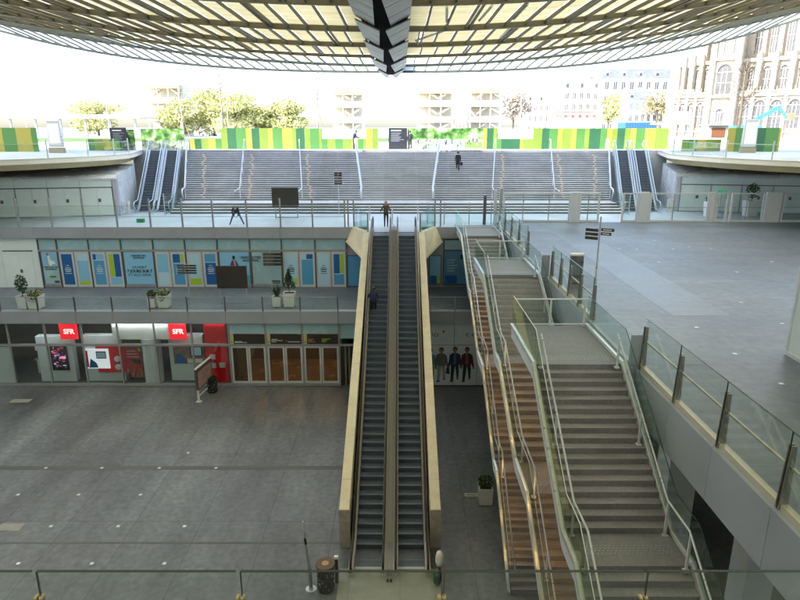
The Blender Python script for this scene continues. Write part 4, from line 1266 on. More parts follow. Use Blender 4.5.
    if open_back:
        # rail across the back edge of the platform
        MB().tube([(SXL, platform_y - 0.06, Z1 + 1.0), (SXR + 0.1, platform_y - 0.06, Z1 + 1.0)], 0.03, M['steel_w'], 8).build('back_rail', t)
        MB().tube([(SXL, platform_y - 0.06, Z1 + 0.08), (SXR + 0.1, platform_y - 0.06, Z1 + 0.08)], 0.025, M['steel_w'], 8).build('back_rail', t)
        for x in (5.3, 6.5):
            MB().box(x - 0.03, x + 0.03, platform_y - 0.09, platform_y - 0.03, Z1, Z1 + 1.0, M['steel_w']).build('rail_post', t)
        MB().box(SXL + 0.02, SXR, platform_y - 0.02, platform_y, Z1 + 0.1, Z1 + 0.96, M['gglass']).build('back_pane', t)
        # short bridge to the terrace with its closing panel
        MB().box(SXR, 7.0, ytop + 0.4, platform_y, Z1 - 0.3, Z1 + 0.002, M['landing']).build('bridge', t)
        MB().box(SXR + 0.1, 7.02, ytop - 0.38, ytop - 0.34, Z1 - 0.9, Z1 + 1.05, M['panel']).build('end_panel', t)
    return t
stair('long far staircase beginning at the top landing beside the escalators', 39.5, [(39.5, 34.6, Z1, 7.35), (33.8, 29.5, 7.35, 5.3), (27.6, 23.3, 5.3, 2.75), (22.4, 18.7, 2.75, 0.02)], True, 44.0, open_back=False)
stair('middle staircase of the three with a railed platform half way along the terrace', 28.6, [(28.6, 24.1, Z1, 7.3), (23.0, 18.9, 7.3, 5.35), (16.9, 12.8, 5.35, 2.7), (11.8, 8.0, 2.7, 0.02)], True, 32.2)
stair('nearest staircase with wide grey concrete steps and amber glass at its side', 17.1, [(17.1, 12.9, Z1, 6.85), (11.75, 7.9, 6.85, 4.3), (6.7, 3.0, 4.3, 1.9), (1.9, -1.0, 1.9, 0.02)], False, 20.8, gl='yglass')

# ================================================================== TERRACE EDGE GUARDS (right)
def edge_guard(label, ys, z, group=None):
    X = 7.0
    t = thing('glass_balustrade', label, 'balustrade', (X, (ys[0] + ys[-1]) / 2, z))
    for y in ys:
        m = MB()
        for yo in (-0.06, 0.025):
            m.prism([(X - 0.05, y + yo, z - 0.05), (X + 0.12, y + yo, z - 0.05), (X + 0.09, y + yo, z + 1.32), (X + 0.0, y + yo, z + 1.32)], (0, 0.035, 0), M['post_steel'])
        m.prism([(X - 0.045, y - 0.022, z - 0.05), (X + 0.1, y - 0.022, z - 0.05), (X + 0.08, y - 0.022, z + 1.3), (X + 0.01, y - 0.022, z + 1.3)], (0, 0.044, 0), M['black'])
        m.build('post', t)
    for a, b in zip(ys, ys[1:]):
        MB().box(X - 0.01, X + 0.01, a - 0.06, b + 0.06, z + 0.1, z + 1.58, M['glass']).build('pane', t)
        e = MB()
        e.box(X - 0.012, X + 0.012, a, b, z + 1.581, z + 1.595, M['edge'])
        e.build('pane_edge', t)
        MB().box(X - 0.012, X + 0.012, b - 0.01, b + 0.01, z + 1.3, z + 1.58, M['edge']).build('pane_joint', t)
        MB().box(X + 0.06, X + 0.1, a - 0.05, b + 0.05, z + 0.84, z + 0.89, M['gold']).build('rail', t)
        MB().box(X - 0.02, X + 0.12, a - 0.05, b + 0.05, z + 0.02, z + 0.14, M['gold']).build('base_rail', t)
    return t
edge_guard('far length of glass balustrade on the terrace edge behind the first stair platform', [45.0, 41.0, 38.5, 36.0, 33.4], Z1)
edge_guard('middle length of glass balustrade on the terrace edge between the two stair platforms', [27.8, 26.2, 24.7, 23.2, 21.5], Z1)
edge_guard('nearest length of glass balustrade along the terrace edge', [16.7, 14.4, 12.15, 9.9, 7.65, 5.4, 3.2], Z1)
ef = thing('terrace_fascia', 'deep grey panelled fascia under the right terrace edge', 'fascia', (7, 24, 9))
for a, b in ((3.2, 5.4), (5.4, 7.65), (7.65, 9.9), (9.9, 12.15), (12.15, 14.4), (14.4, 16.7), (16.7, 21.5), (21.5, 27.0), (27.0, 32.2), (32.2, 37.5), (37.5, 43.0)):
    MB().box(6.86, 7.0, a + 0.006, b - 0.006, Z1 - 1.3, Z1 + 0.02, M['panel']).build('panel', ef)
MB().box(7.004, 7.6, 3.2, 43, Z1 - 1.3, Z1 - 0.36, M['dark_conc']).build('edge_beam', ef)
for y, lab in ((8.4, 'square pale concrete column nearest the camera under the right terrace'), (15.6, 'square pale concrete column behind the nearest stair glass under the terrace'), (23.0, 'square pale concrete column half hidden under the middle of the terrace')):
    k = thing('square_column', lab, 'column', (8.0, y, 0))
    if y > 10:
        MB().box(7.5, 8.3, y - 0.4, y + 0.4, 0.0, Z1 - 1.3, M['panel_pale']).build('shaft', k)
    else:
        MB().box(10.7, 11.6, y + 7.6, y + 8.5, 0.0, Z1 - 0.36, M['panel_pale']).build('shaft', k)
    MB().box(7.62, 24, y - 0.3 if y > 10 else y + 7.7, y + 0.3 if y > 10 else y + 8.3, Z1 - 1.25, Z1 - 0.36, M['concrete']).build('beam', k)

# tall pale wall at the right edge
bw = thing('pale_partition', 'tall pale partition wall at the right edge of the terrace with a steel foot', 'wall', (12, 13, Z1))
MB().box(12.0, 12.25, 4.0, 17.9, Z1 + 0.12, Z1 + 4.2, M['panel_pale']).build('panel', bw)
MB().box(11.96, 12.28, 4.0, 17.96, Z1 + 0.004, Z1 + 0.12, M['steel_w']).build('base', bw)
MB().box(11.96, 12.28, 17.9, 17.98, Z1 + 0.12, Z1 + 4.2, M['steel_w']).build('edge_trim', bw)

# ================================================================== CONCOURSE PARTITION (right, framed glass)
fx = thing('glass_partition', 'framed glass partition with wide steel posts across the back of the right terrace', 'partition', (18, 45.3, Z1))
YP = 45.55
def fr_panel(x0, x1, stiles=(), h=2.15):
    m = MB()
    m.box(x0, x0 + 0.14, YP, YP + 0.1, Z1, Z1 + h, M['wframe']).box(x1 - 0.14, x1, YP, YP + 0.1, Z1, Z1 + h, M['wframe'])
    m.box(x0 + 0.14, x1 - 0.14, YP + 0.002, YP + 0.098, Z1 + h - 0.1, Z1 + h, M['wframe'])
    m.box(x0 + 0.14, x1 - 0.14, YP + 0.002, YP + 0.098, Z1 + 0.01, Z1 + 0.16, M['wframe'])
    m.box(x0 + 0.14, x1 - 0.14, YP + 0.03, YP + 0.06, Z1 + 1.05, Z1 + 1.1, M['frame'])
    for s in stiles:
        m.box(s - 0.03, s + 0.03, YP + 0.01, YP + 0.09, Z1 + 0.16, Z1 + h - 0.1, M['frame'])
    o = m.build('panel_frame', fx)
    plate(o, 'pane', x0 + 0.14, x1 - 0.14, Z1 + 0.16, Z1 + h - 0.1, YP + 0.045, M['glass'], 0.012)
def wide(x0, x1, h=2.2):
    MB().box(x0, x1, YP - 0.05, YP + 0.2, Z1, Z1 + h, M['wframe']).build('wide_post', fx)
fr_panel(7.6, 12.6, (9.1, 11.0)); wide(12.65, 13.15); fr_panel(13.2, 14.75, (13.9,))
fr_panel(16.4, 17.6, ()); wide(17.65, 18.35); fr_panel(18.4, 22.8, (20.2,)); wide(22.85, 23.2)
fr_panel(23.25, 24.2); fr_panel(24.4, 26.9, (25.6,)); wide(27.0, 28.1); fr_panel(28.2, 33.0, (30.5,)); wide(33.1, 33.6); fr_panel(33.7, 38, (36,))
# near partition posts beside stair head
for x, h, mm in ((7.25, 2.6, 'panel'), (6.85, 2.5, 'wframe'), (6.1, 2.1, 'dframe')):
    tag(MB().box(x - 0.1, x + 0.1, 44.3, 44.55, Z1, Z1 + h, M[mm]).build('steel_post', bevel=0.01), {'panel': 'tall wide grey steel post at the head of the far staircase', 'wframe': 'pale slim steel post beside the wide grey post', 'dframe': 'dark steel post behind the top stair landing'}[mm], 'post')

# ================================================================== GRAND STAIRCASE
gs = thing('grand_staircase', 'very wide stone staircase rising from the concourse to the street', 'staircase', (0, 56, Z1))
CX = -0.25
ZL = 10.25
def shear(x, y):           # treads fan out towards the top
    f = max(0.0, (y - 54.0) / (YT - 54.0))
    return f
def xline(xb, xt, y):
    return xb + (xt - xb) * shear(0, y)
lo = MB()
for k in range(4):
    y = 50.2 + 0.6 * k
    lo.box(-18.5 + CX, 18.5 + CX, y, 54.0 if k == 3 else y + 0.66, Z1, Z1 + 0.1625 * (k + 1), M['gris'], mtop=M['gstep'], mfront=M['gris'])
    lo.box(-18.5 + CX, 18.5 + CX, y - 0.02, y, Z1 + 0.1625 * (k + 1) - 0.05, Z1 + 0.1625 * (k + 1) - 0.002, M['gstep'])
lo.build('lower_steps', gs)
NR = 25
r = (ZS - ZL) / NR
tr = (YT - 54.0) / (NR - 1)
sections = (((-18.6, -20.4), (-3.1, -4.1)), ((-3.1, -4.1), (3.1, 4.1)), ((3.1, 4.1), (18.6, 20.4)))
for si, ((b0, t0), (b1, t1)) in enumerate(sections):
    m = MB()
    for j in range(NR):
        y = 54.0 + j * tr
        z = ZL + (j + 1) * r
        y2 = y + tr + 0.03 if j < NR - 1 else YT + 0.3
        if j == NR - 1: y2 = YT + 0.02
        xa, xb = xline(b0, t0, y) + CX, xline(b1, t1, y) + CX
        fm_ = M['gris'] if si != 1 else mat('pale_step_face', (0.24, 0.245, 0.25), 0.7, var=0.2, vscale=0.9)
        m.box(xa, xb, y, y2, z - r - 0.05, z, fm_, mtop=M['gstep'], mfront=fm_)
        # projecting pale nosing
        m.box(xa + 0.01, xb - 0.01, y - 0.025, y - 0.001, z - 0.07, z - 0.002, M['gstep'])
    m.build('flight', gs)
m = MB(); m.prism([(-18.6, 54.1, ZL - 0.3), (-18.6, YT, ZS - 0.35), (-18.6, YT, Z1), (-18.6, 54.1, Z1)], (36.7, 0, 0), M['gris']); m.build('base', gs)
MB().box(-26, 26, YT + 0.03, YT + 0.3, Z1, ZS - 0.52, M['panel_pale']).build('back_wall', gs)
MB().box(-20.8, 20.8, YT + 0.03, YT + 0.5, ZS - 0.2, ZS + 0.03, mat('pale_kerb', (0.5, 0.52, 0.56), 0.5)).build('top_kerb', gs)
GSL = []
rails = [(-18.5, -20.35, 1), (-13.7, -14.8, 0), (-8.3, -9.5, 0), (-3.1, -4.1, 2), (3.1, 4.1, 2), (8.3, 9.5, 0), (13.7, 14.8, 0), (18.6, 20.4, 1)]
for b, tt, kind in rails:
    rr = 0.045 if kind == 0 else (0.1 if kind == 2 else 0.075)
    y0 = 53.7
    p = [(b + CX, 52.4, ZL + 0.95), (b + CX, 53.5, ZL + 1.0)] if kind == 0 else [(b + CX, 53.6, ZL + 0.2), (b + CX, 53.4, ZL + 0.75), (b + CX, 53.6, ZL + 1.0)]
    p += [(xline(b, tt, 54) + CX, 54.2, ZL + 1.08), (tt + CX, YT, ZS + 1.0), (tt + CX, YT + 0.5, ZS + 1.0)]
    if kind: p += [(tt + CX, YT + 0.6, ZS + 0.6), (tt + CX, YT + 0.6, ZS + 0.02)]
    hrl = MB().tube(p, rr, mat('pale_blue_rail', (0.6, 0.64, 0.7), 0.3, metal=0.3), 8).build('handrail', gs, smooth=True)
    for k in range(5):
        f = k / 4 * 0.98
        x = b + (tt - b) * f + CX; y = 54.2 + (YT - 54.2) * f; z = ZL + (ZS - ZL) * f
        MB().tube([(x, y, z), (x, y, z + 1.03)], 0.03, M['steel_w'], 6).build('rail_post', gs)
    if kind == 0 or kind == 1:
        s = 1
        for j in range(1, NR - 2):
            y = 54.0 + j * tr; z = ZL + (j + 1) * r
            x = xline(b, tt, y) + CX + s * (0.75 if kind == 0 else (1.6 if b < 0 else -1.3)) + random.uniform(-0.14, 0.14)
            if b in (-8.3, -13.7, 8.3, 13.7) or abs(b) > 18:
                q = MB()
                q.box(x - 0.09, x + 0.09, y - 0.034, y - 0.028, z - 0.12, z - 0.04, M['light_patch'])  # glowing patch on the riser stands in for warm handrail lamplight
                GSL.append(q)
for k, q in enumerate(GSL):
    if k < 99: q.build('step_glow', gs)
rest = MB()
for q in GSL[99:]:
    i0 = len(rest.v); rest.mi(M['light_patch'])
    rest.v += q.v; rest.f += [tuple(i0 + a for a in f) for f in q.f]; rest.m += q.m
if rest.f: tag(rest.build('step_glow', gs), kind='stuff')

# far escalator pairs
bluew = mat('pale_blue_cladding', (0.55, 0.6, 0.68), 0.3, metal=0.3)
bluep = mat('violet_grey_panel', (0.3, 0.32, 0.42), 0.25, metal=0.3)
for x, ang, lab in ((-21.3, 11.7, 'outer far escalator left of the wide stone stairs'), (-19.7, 11.7, 'inner far escalator left of the wide stone stairs'), (19.2, -11.7, 'inner far escalator right of the wide stone stairs'), (20.85, -11.7, 'outer far escalator right of the wide stone stairs')):
    e = escalator('escalator', lab, x, 51.3, Z1, 61.2, ZS, sw=1.0, deck=bluew, pan=M['glass'], rail=bluew, flat=0.9, side_w=0.16, hr=0.9, deck_h=0.14)
    e.rotation_euler = (0, 0, R(ang))

# ================================================================== SIDE PAVILIONS
def pavilion(side, label):
    if side < 0:
        x0, x1, yf, yb2 = -46, -22.3, 49.2, 56.0
    else:
        x0, x1, yf, yb2 = 22.9, 48, 51.8, 57.5
    t = thing('pavilion', label, 'pavilion', (x1 if side < 0 else x0, yf, Z1))
    h = 2.8
    xi = x1 if side < 0 else x0     # inner corner
    # front wall in panels with double doors
    step = 2.35
    n = 9
    for k in range(n):
        xa = xi + side * (0.45 + step * k); xb = xa + side * step
        a, b = min(xa, xb), max(xa, xb)
        MB().box(a + 0.01, b - 0.01, yf + 0.02, yf + 0.2, Z1 + 2.27, Z1 + h, M['greyw']).build('top_panel', t)
        if k in (0, 1, 2, 3) or side > 0:
            for q, (c, dd) in enumerate(((a + 0.05, (a + b) / 2 - 0.006), ((a + b) / 2 + 0.006, b - 0.05))):
                o = MB().box(c, dd, yf + 0.03, yf + 0.15, Z1 + 0.05, Z1 + 2.2, M['greyw']).build('door', t)
                if q == 1:
                    MB().box(c + 0.06, c + 0.26, yf + 0.005, yf + 0.029, Z1 + 1.1, Z1 + 1.36, M['dframe']).build('lock_plate', o)
            MB().box(a - 0.035, a + 0.035, yf + 0.0, yf + 0.19, Z1, Z1 + 2.22, M['frame']).build('door_jamb', t)
            MB().box(a + 0.04, b - 0.04, yf + 0.0, yf + 0.18, Z1 + 2.2, Z1 + 2.26, M['dframe']).build('door_head', t)
        else:
            MB().box(a + 0.01, b - 0.01, yf + 0.03, yf + 0.2, Z1 + 0.05, Z1 + 2.26, M['greyw']).build('panel', t)
    # rounded corner post and side wall
    m = MB(); m.box(min(xi, xi + side * 0.44), max(xi, xi + side * 0.44), yf, yf + 0.4, Z1, Z1 + h + 0.02, mat('lavender_corner', (0.52, 0.54, 0.66), 0.3, metal=0.2)); m.build('corner_post', t, bevel=0.08)
    for k in range(5):
        ya = yf + 0.4 + (yb2 - yf - 0.4) * k / 5; yb3 = yf + 0.4 + (yb2 - yf - 0.4) * (k + 1) / 5
        zq = lambda y: Z1 + h + 0.3 + 0.55 * (y - yf) / (yb2 - yf)
        MB().prism([(xi + side * 0.05, ya + 0.006, Z1), (xi + side * 0.05, yb3 - 0.006, Z1), (xi + side * 0.05, yb3 - 0.006, zq(yb3)), (xi + side * 0.05, ya + 0.006, zq(ya))], (side * 0.15, 0, 0), M['roofglass']).build('side_panel', t)
    # roof: rolled front edge, sloping frosted panels
    xs = [xi + side * q for q in (-0.02, 2.8, 5.15, 7.5, 9.85, 12.2, 14.5, 17, 20)]
    pr = [(yf - 0.06, h), (yf - 0.1, h + 0.14), (yf - 0.0, h + 0.27), (yf + 0.3, h + 0.34), (yb2, h + 0.86)]
    for a, b in zip(xs, xs[1:]):
        m = MB()
        lo_, hi = min(a, b) + 0.008, max(a, b) - 0.008
        for (y0, z0), (y1, z1) in zip(pr, pr[1:]):
            m.prism([(lo_, y0, Z1 + z0), (lo_, y1, Z1 + z1), (lo_, y1, Z1 + z1 - 0.06), (lo_, y0, Z1 + z0 - 0.0)] if z1 - z0 < 0.3 and y1 > y0 + 0.2 else [(lo_, y0, Z1 + z0), (lo_, y1, Z1 + z1), (lo_, y1 + 0.06, Z1 + z1 - 0.02), (lo_, y0 + 0.06, Z1 + z0)], (hi - lo_, 0, 0), M['roofglass'])
        m.build('roof_panel', t)
    t.rotation_euler = (0, 0, R(-side * 10.7))
    return t
pavilion(-1, 'pale glazed pavilion with four double doors left of the far escalators')
pavilion(1, 'pale glazed pavilion with double doors behind the glass partition on the right')
for x0, y, lab in ((-22.1, 50.0, 'white upright barrier post pair at the foot of the left far escalators'), (22.35, 51.0, 'white upright barrier post pair at the foot of the right far escalators')):
    t = thing('barrier', lab, 'barrier', (x0, y, Z1))
    for dx in (-0.28, 0.02):
        MB().box(x0 + dx, x0 + dx + 0.16, y, y + 0.12, Z1, Z1 + 1.05, M['white']).build('post', t, bevel=0.02)
# glass screens at the ends of the stair's lowest steps
for x, lab in ((-18.85, 'small glass screen with a steel post at the left end of the wide stairs'), (18.35, 'small glass screen with a steel post at the right end of the wide stairs')):
    t = thing('glass_screen', lab, 'screen', (x, 51, Z1))
    MB().box(x - 0.01, x + 0.01, 49.4, 53.6, Z1 + 0.05, Z1 + 1.5, M['gglass']).build('pane', t)
    for y in (49.4, 51.5, 53.6):
        MB().tube([(x, y, Z1), (x, y, Z1 + 1.7)], 0.04, M['steel'], 8).build('post', t)

# ================================================================== STREET-LEVEL EDGE RAILS
def street_rail(edge, side, label):
    t = thing('railing', label, 'railing', (edge[3][0], edge[3][1], ZS))
    pts = [(x + side * 0.35, y) for x, y in edge]
    P = []
    for (a, b) in zip(pts, pts[1:]):
        L = math.hypot(b[0] - a[0], b[1] - a[1]); n = max(1, int(round(L / 1.6)))
        for k in range(n): P.append((a[0] + (b[0] - a[0]) * k / n, a[1] + (b[1] - a[1]) * k / n))
    P.append(pts[-1])
    for x, y in P[::2]:
        MB().tube([(x, y, ZS - 0.02), (x, y, ZS + 1.25)], 0.05, M['steel'], 8).build('post', t)
    for z in (1.0,):
        MB().tube([(x, y, ZS + z) for x, y in P], 0.022, M['steel'], 6).build('rail', t)
    g = MB()
    for a, b in zip(P, P[1:]):
        g.prism([(a[0], a[1], ZS + 0.08), (b[0], b[1], ZS + 0.08), (b[0], b[1], ZS + 0.98), (a[0], a[1], ZS + 0.98)], (0.012, 0, 0), M['glass'])
    g.build('glass_panel', t)
street_rail(edgeL, -1, 'steel and glass railing along the curved street edge on the left')
street_rail(edgeR, 1, 'steel and glass railing along the curved street edge on the right')
# foreground guard below the camera
fg = thing('glass_balustrade', 'clear glass balustrade with brass clamps across the foreground below the camera', 'balustrade', (0, 4, 11.9))
ZG = 13.1
gx = [-7.3 + 1.573 * k + 0.05 for k in range(11)]
gx = [-2.82 + 1.573 * k for k in range(-4, 8)]
for a in gx:
    m = MB()
    m.box(a - 0.035, a - 0.006, 3.975, 4.025, ZG - 0.245, ZG - 0.225, M['cap']).box(a + 0.006, a + 0.035, 3.975, 4.025, ZG - 0.245, ZG - 0.225, M['cap'])
    m.box(a - 0.03, a + 0.03, 3.978, 4.022, 11.9, ZG - 0.246, M['post_steel'])
    o = m.build('post', fg, bevel=0.008)
for a, b in zip(gx, gx[1:]):
    MB().box(a + 0.02, b - 0.02, 3.993, 4.007, 11.95, ZG, M['glass']).build('pane', fg)
    MB().box(a + 0.02, b - 0.02, 3.99, 4.01, ZG + 0.001, ZG + 0.007, M['edge2']).build('pane_edge', fg)
    MB().box(a + 0.012, a + 0.018, 3.99, 4.01, ZG - 0.22, ZG, M['edge2']).build('pane_joint', fg)
struct(MB().box(-20, 6.5, -12, 3.8, 11.5, 11.9, M['concrete']), 'gallery_floor')

# ================================================================== FLOOR LAMPS
def floor_lamp(x, y, z, proto=[None], group='floor lamps'):
    if proto[0] is None:
        m = MB()
        m.box(-0.07, 0.07, -0.07, 0.07, 0, 0.006, M['steel']); m.box(-0.036, 0.036, -0.036, 0.036, 0.006, 0.010, M['floorl'])
        o = m.build('floor_lamp'); proto[0] = o
    else:
        o = proto[0].copy(); C.objects.link(o)
    o.location = (x, y, z)
    tag(o, 'small square lamp set flush in the grey concrete paving', 'floor lamp', group)
for y in (20.33, 22.66, 25.0, 27.32):
    for x in (-17.7, -14.9, -12.03, -9.2):
        if (x, y) in ((-9.2, 25.0), (-17.7, 20.33)): continue
        floor_lamp(x, y, 0.002)
floor_lamp(-11.08, 28.8, 0.002)
for x, y in ((12.69, 35.12), (15.83, 37.89), (17.03, 35.73), (13.68, 34.96), (15.82, 35.12), (18.1, 35.27), (13.73, 23.82), (13.71, 21.01), (10.43, 17.98), (10.49, 15.66), (13.56, 31.55), (10.45, 20.6), (16.4, 29.2), (19.5, 31.6)):
    floor_lamp(x, y, Z1 + 0.004)
# inspection covers in the patio floor
for x0, x1, y0, y1, lab in ((-17.1, -16.1, 22.35, 22.85, 'pale square access cover in the patio floor on the left'), (-24.2, -23.0, 34.9, 35.4, 'pale rectangular access cover near the phone shop'), (3.0, 3.6, 24.85, 25.1, 'narrow white framed floor grate beside the right escalator')):
    m = MB(); m.box(x0, x1, y0, y1, 0.0, 0.008, M['concrete'])
    if x0 > 0:
        m.box(x0, x1, y0, y0 + 0.04, 0.008, 0.012, M['white']).box(x0, x1, y1 - 0.04, y1, 0.008, 0.012, M['white']).box(x0, x0 + 0.04, y0 + 0.04, y1 - 0.04, 0.008, 0.012, M['white']).box(x1 - 0.04, x1, y0 + 0.04, y1 - 0.04, 0.008, 0.012, M['white'])
    tag(m.build('floor_cover'), lab, 'floor cover')

# ================================================================== PLANTS AND PLANTERS
def leaves(m, cx, cy, cz, rx, ry, rz, n, size, mats, up=0.3, hollow=0.3):
    for _ in range(n):
        while True:
            p = Vector((random.uniform(-1, 1), random.uniform(-1, 1), random.uniform(-1, 1)))
            if hollow < p.length < 1: break
        c = Vector((cx + p.x * rx, cy + p.y * ry, cz + p.z * rz))
        d1 = Vector((random.gauss(0, 1), random.gauss(0, 1), random.gauss(0, 1) + up)).normalized()
        d2 = d1.cross(Vector((random.gauss(0, 1), random.gauss(0, 1), random.gauss(0, 1)))).normalized()
        s = size * random.uniform(0.6, 1.4)
        m.poly([c - d1 * s, c + d2 * s * 0.5, c + d1 * s, c - d2 * s * 0.5], random.choice(mats))
def planter(x, y, z, w, h, label, kind, group=None, taper=0.85):
    t = thing('planter', label, 'planter', (x, y, z), group)
    m = MB()
    b = w / 2 * taper; a = w / 2
    i = len(m.v)
    for (hw, zz) in ((b, z + 0.03), (a, z + h), (a - 0.04, z + h), (a - 0.06, z + h - 0.08)):
        m.v += [(x - hw, y - hw, zz), (x + hw, y - hw, zz), (x + hw, y + hw, zz), (x - hw, y + hw, zz)]
    p = m.mi(M['planter']); so_ = m.mi(M['soil'])
    for l in range(3):
        for k in range(4):
            m.f.append((i + l * 4 + k, i + l * 4 + (k + 1) % 4, i + l * 4 + 4 + (k + 1) % 4, i + l * 4 + 4 + k)); m.m.append(p)
    m.f.append((i + 12, i + 13, i + 14, i + 15)); m.m.append(so_)
    m.f.append((i + 3, i + 2, i + 1, i)); m.m.append(p)
    m.build('pot', t)
    MB().box(x - b + 0.05, x + b - 0.05, y - b + 0.05, y + b - 0.05, z, z + 0.03, M['black']).build('foot', t)
    f = MB()
    zt = z + h
    if kind == 'bush':
        leaves(f, x, y, zt + 0.22, a * 1.2, a * 1.1, 0.3, 260, 0.07, [M['leaf'], M['leaf'], M['leafd']])
    elif kind == 'trail':
        leaves(f, x, y, zt + 0.15, a * 1.25, a * 1.1, 0.22, 260, 0.07, [M['leaf'], M['leafd'], M['leafy']])
        leaves(f, x, y - a, zt - 0.05, a * 0.9, 0.1, 0.3, 60, 0.06, [M['leaf']])
    elif kind == 'tall':
        f.tube([(x, y, zt - 0.08), (x + 0.02, y, zt + 0.8)], 0.03, M['bark'], 6)
        leaves(f, x, y, zt + 0.75, a * 1.1, a * 1.1, 0.6, 330, 0.08, [M['leafd'], M['leaf'], M['leafd']])
    elif kind == 'cone':
        f.tube([(x, y, zt - 0.08), (x, y, zt + 1.3)], [0.03, 0.01], M['bark'], 6)
        for k in range(9):
            q = k / 8
            leaves(f, x, y, zt + 0.35 + 1.05 * q, 0.42 * (1 - q) + 0.06, 0.42 * (1 - q) + 0.06, 0.14, 70, 0.07, [M['leafd'], M['leafd'], M['leaf']])
    elif kind == 'spiky':
        for _ in range(60):
            an = random.uniform(0, 2 * PI); l = random.uniform(0.4, 0.9); sp = random.uniform(0.1, 0.6)
            dx, dy = math.cos(an), math.sin(an)
            b0 = Vector((x + dx * 0.08, y + dy * 0.08, zt - 0.06)); tip = b0 + Vector((dx * l * sp, dy * l * sp, l))
            sd_ = Vector((-dy, dx, 0)) * 0.025
            midp = b0.lerp(tip, 0.5) + Vector((0, 0, 0.03))
            f.poly([b0 - sd_, b0 + sd_, midp + sd_], M['leaf']); f.poly([b0 - sd_, midp + sd_, midp - sd_], M['leaf']); f.poly([midp - sd_, midp + sd_, tip], M['leafd'])
    f.build('foliage', t)
planter(-24.1, 37.9, Z2, 0.62, 0.85, 'white planter with a tall leafy shrub, left of the pair above the shop signs', 'tall')
planter(-23.35, 37.95, Z2, 0.8, 0.85, 'white planter with low trailing leaves, right of the pair above the shop signs', 'trail')
planter(-15.95, 38.1, Z2, 0.5, 0.65, 'small white planter with a dark low plant on the lower terrace', 'bush')
planter(-15.2, 38.15, Z2, 0.72, 0.85, 'bigger white planter with bright bushy leaves beside a small dark one', 'trail')
planter(-7.95, 38.3, Z2, 0.58, 0.7, 'white planter with spiky long leaves near the escalators', 'spiky')
planter(-7.15, 38.35, Z2, 0.75, 0.95, 'white planter with a small cone shaped conifer near the escalators', 'cone')
planter(3.85, 24.4, 0.0, 0.62, 0.85, 'pale grey planter with clipped dark bushes on the patio beside the stairs', 'bush', taper=0.95)
planter(24.3, 48.2, Z1, 0.85, 1.2, 'tall white planter with a low round bush behind the glass partition', 'bush')
planter(27.6, 48.6, Z1, 0.9, 1.25, 'tall white planter with an upright tree behind the glass partition', 'tall')
planter(14.2, 19.4, 0.0, 0.85, 0.7, 'low white planter in the dark under the right terrace', 'bush', taper=0.8)

# ================================================================== SIGNS
def board(label, x0, x1, y, z, zb, zt, panel='sign', legs=True, ghost=False):
    t = thing('sign_board', label, 'sign', ((x0 + x1) / 2, y, z))
    MB().box(x0, x1, y, y + 0.09, zb, zt, M[panel]).build('panel', t, bevel=0.01)
    if legs:
        for x in (x0 + 0.22, x1 - 0.12):
            MB().box(x - 0.04, x + 0.04, y + 0.02, y + 0.07, z, zb, M['frame']).build('leg', t)
        MB().box(x0 + 0.26, x1 - 0.16, y + 0.03, y + 0.06, z + 0.02, z + 0.08, M['frame']).build('crossbar', t)
    return t
board('large dark blank sign board on two legs before the wide stairs', -9.85, -7.8, 47.6, Z1, 10.45, 11.95)
board('large dark sign board on two legs before the blue posters', -11.95, -9.95, 38.9, Z2, 6.25, 7.75)
def dirsign(label, x, y, z, x0, x1, zb, zt, n=4):
    t = thing('direction_sign', label, 'sign', (x, y, z))
    MB().tube([(x, y + 0.05, z), (x, y + 0.05, zt + 0.05)], 0.035, M['steel'], 8).build('pole', t)
    h = (zt - zb) / n
    for k in range(n):
        q = MB().box(x0, x1, y - 0.03, y + 0.02, zb + k * h + 0.03, zb + (k + 1) * h - 0.03, M['sign']).build('slat', t)
        MB().box(x0 + 0.06, (x0 + x1) / 2 + random.uniform(-0.1, 0.25), y - 0.036, y - 0.031, zb + (k + 0.42) * h, zb + (k + 0.6) * h, M['pbrown']).build('lettering', q)
dirsign('direction sign of four dark slats on a thin pole left of the dark board', -14.7, 41.4, Z2, -15.35, -14.05, 6.62, 7.3)
dirsign('direction sign of four dark slats on a thin pole right of the dark board', -9.1, 42.3, Z2, -9.6, -8.25, 7.0, 7.95)
dirsign('small direction sign of dark slats on a pole at the foot of the wide stairs', -4.9, 49.5, Z1, -5.2, -4.6, 12.0, 13.0, 5)
fp = thing('finger_post', 'tall thin steel finger post with dark arrow arms on the right terrace', 'sign', (7.95, 24.3, Z1))
MB().tube([(7.95, 24.3, Z1), (7.95, 24.3, Z1 + 3.4)], 0.035, M['steel'], 8).build('pole', fp)
MB().tube([(7.95, 24.3, Z1), (7.95, 24.3, Z1 + 0.9)], 0.06, M['steel'], 8).build('base', fp)
for dz, ang, L in ((2.78, 150, 0.55), (2.62, 150, 0.55), (2.46, 150, 0.55), (2.82, -28, 0.55), (2.66, -28, 0.45)):
    an = R(ang); c_, s_ = math.cos(an), math.sin(an)
    z = Z1 + dz
    p0 = Vector((7.95 + c_ * 0.05, 24.3 + s_ * 0.05, z)); p1 = Vector((7.95 + c_ * L, 24.3 + s_ * L, z))
    a_ = MB().prism([p0, p1, p1 + Vector((0, 0, 0.12)), p0 + Vector((0, 0, 0.12))], (-s_ * 0.04, c_ * 0.04, 0), M['sign']).build('arm', fp)
    off = Vector((s_, -c_, 0)) * 0.004 * (1 if c_ > 0 else -1)
    if (s_ * off.x - c_ * off.y) < 0: pass
    off = Vector((s_ * 0.005, -c_ * 0.005, 0))
    q0, q1 = p0.lerp(p1, 0.15), p0.lerp(p1, 0.8)
    MB().poly([q0 + off + Vector((0, 0, 0.04)), q1 + off + Vector((0, 0, 0.04)), q1 + off + Vector((0, 0, 0.08)), q0 + off + Vector((0, 0, 0.08))], M['signw']).build('lettering', a_)
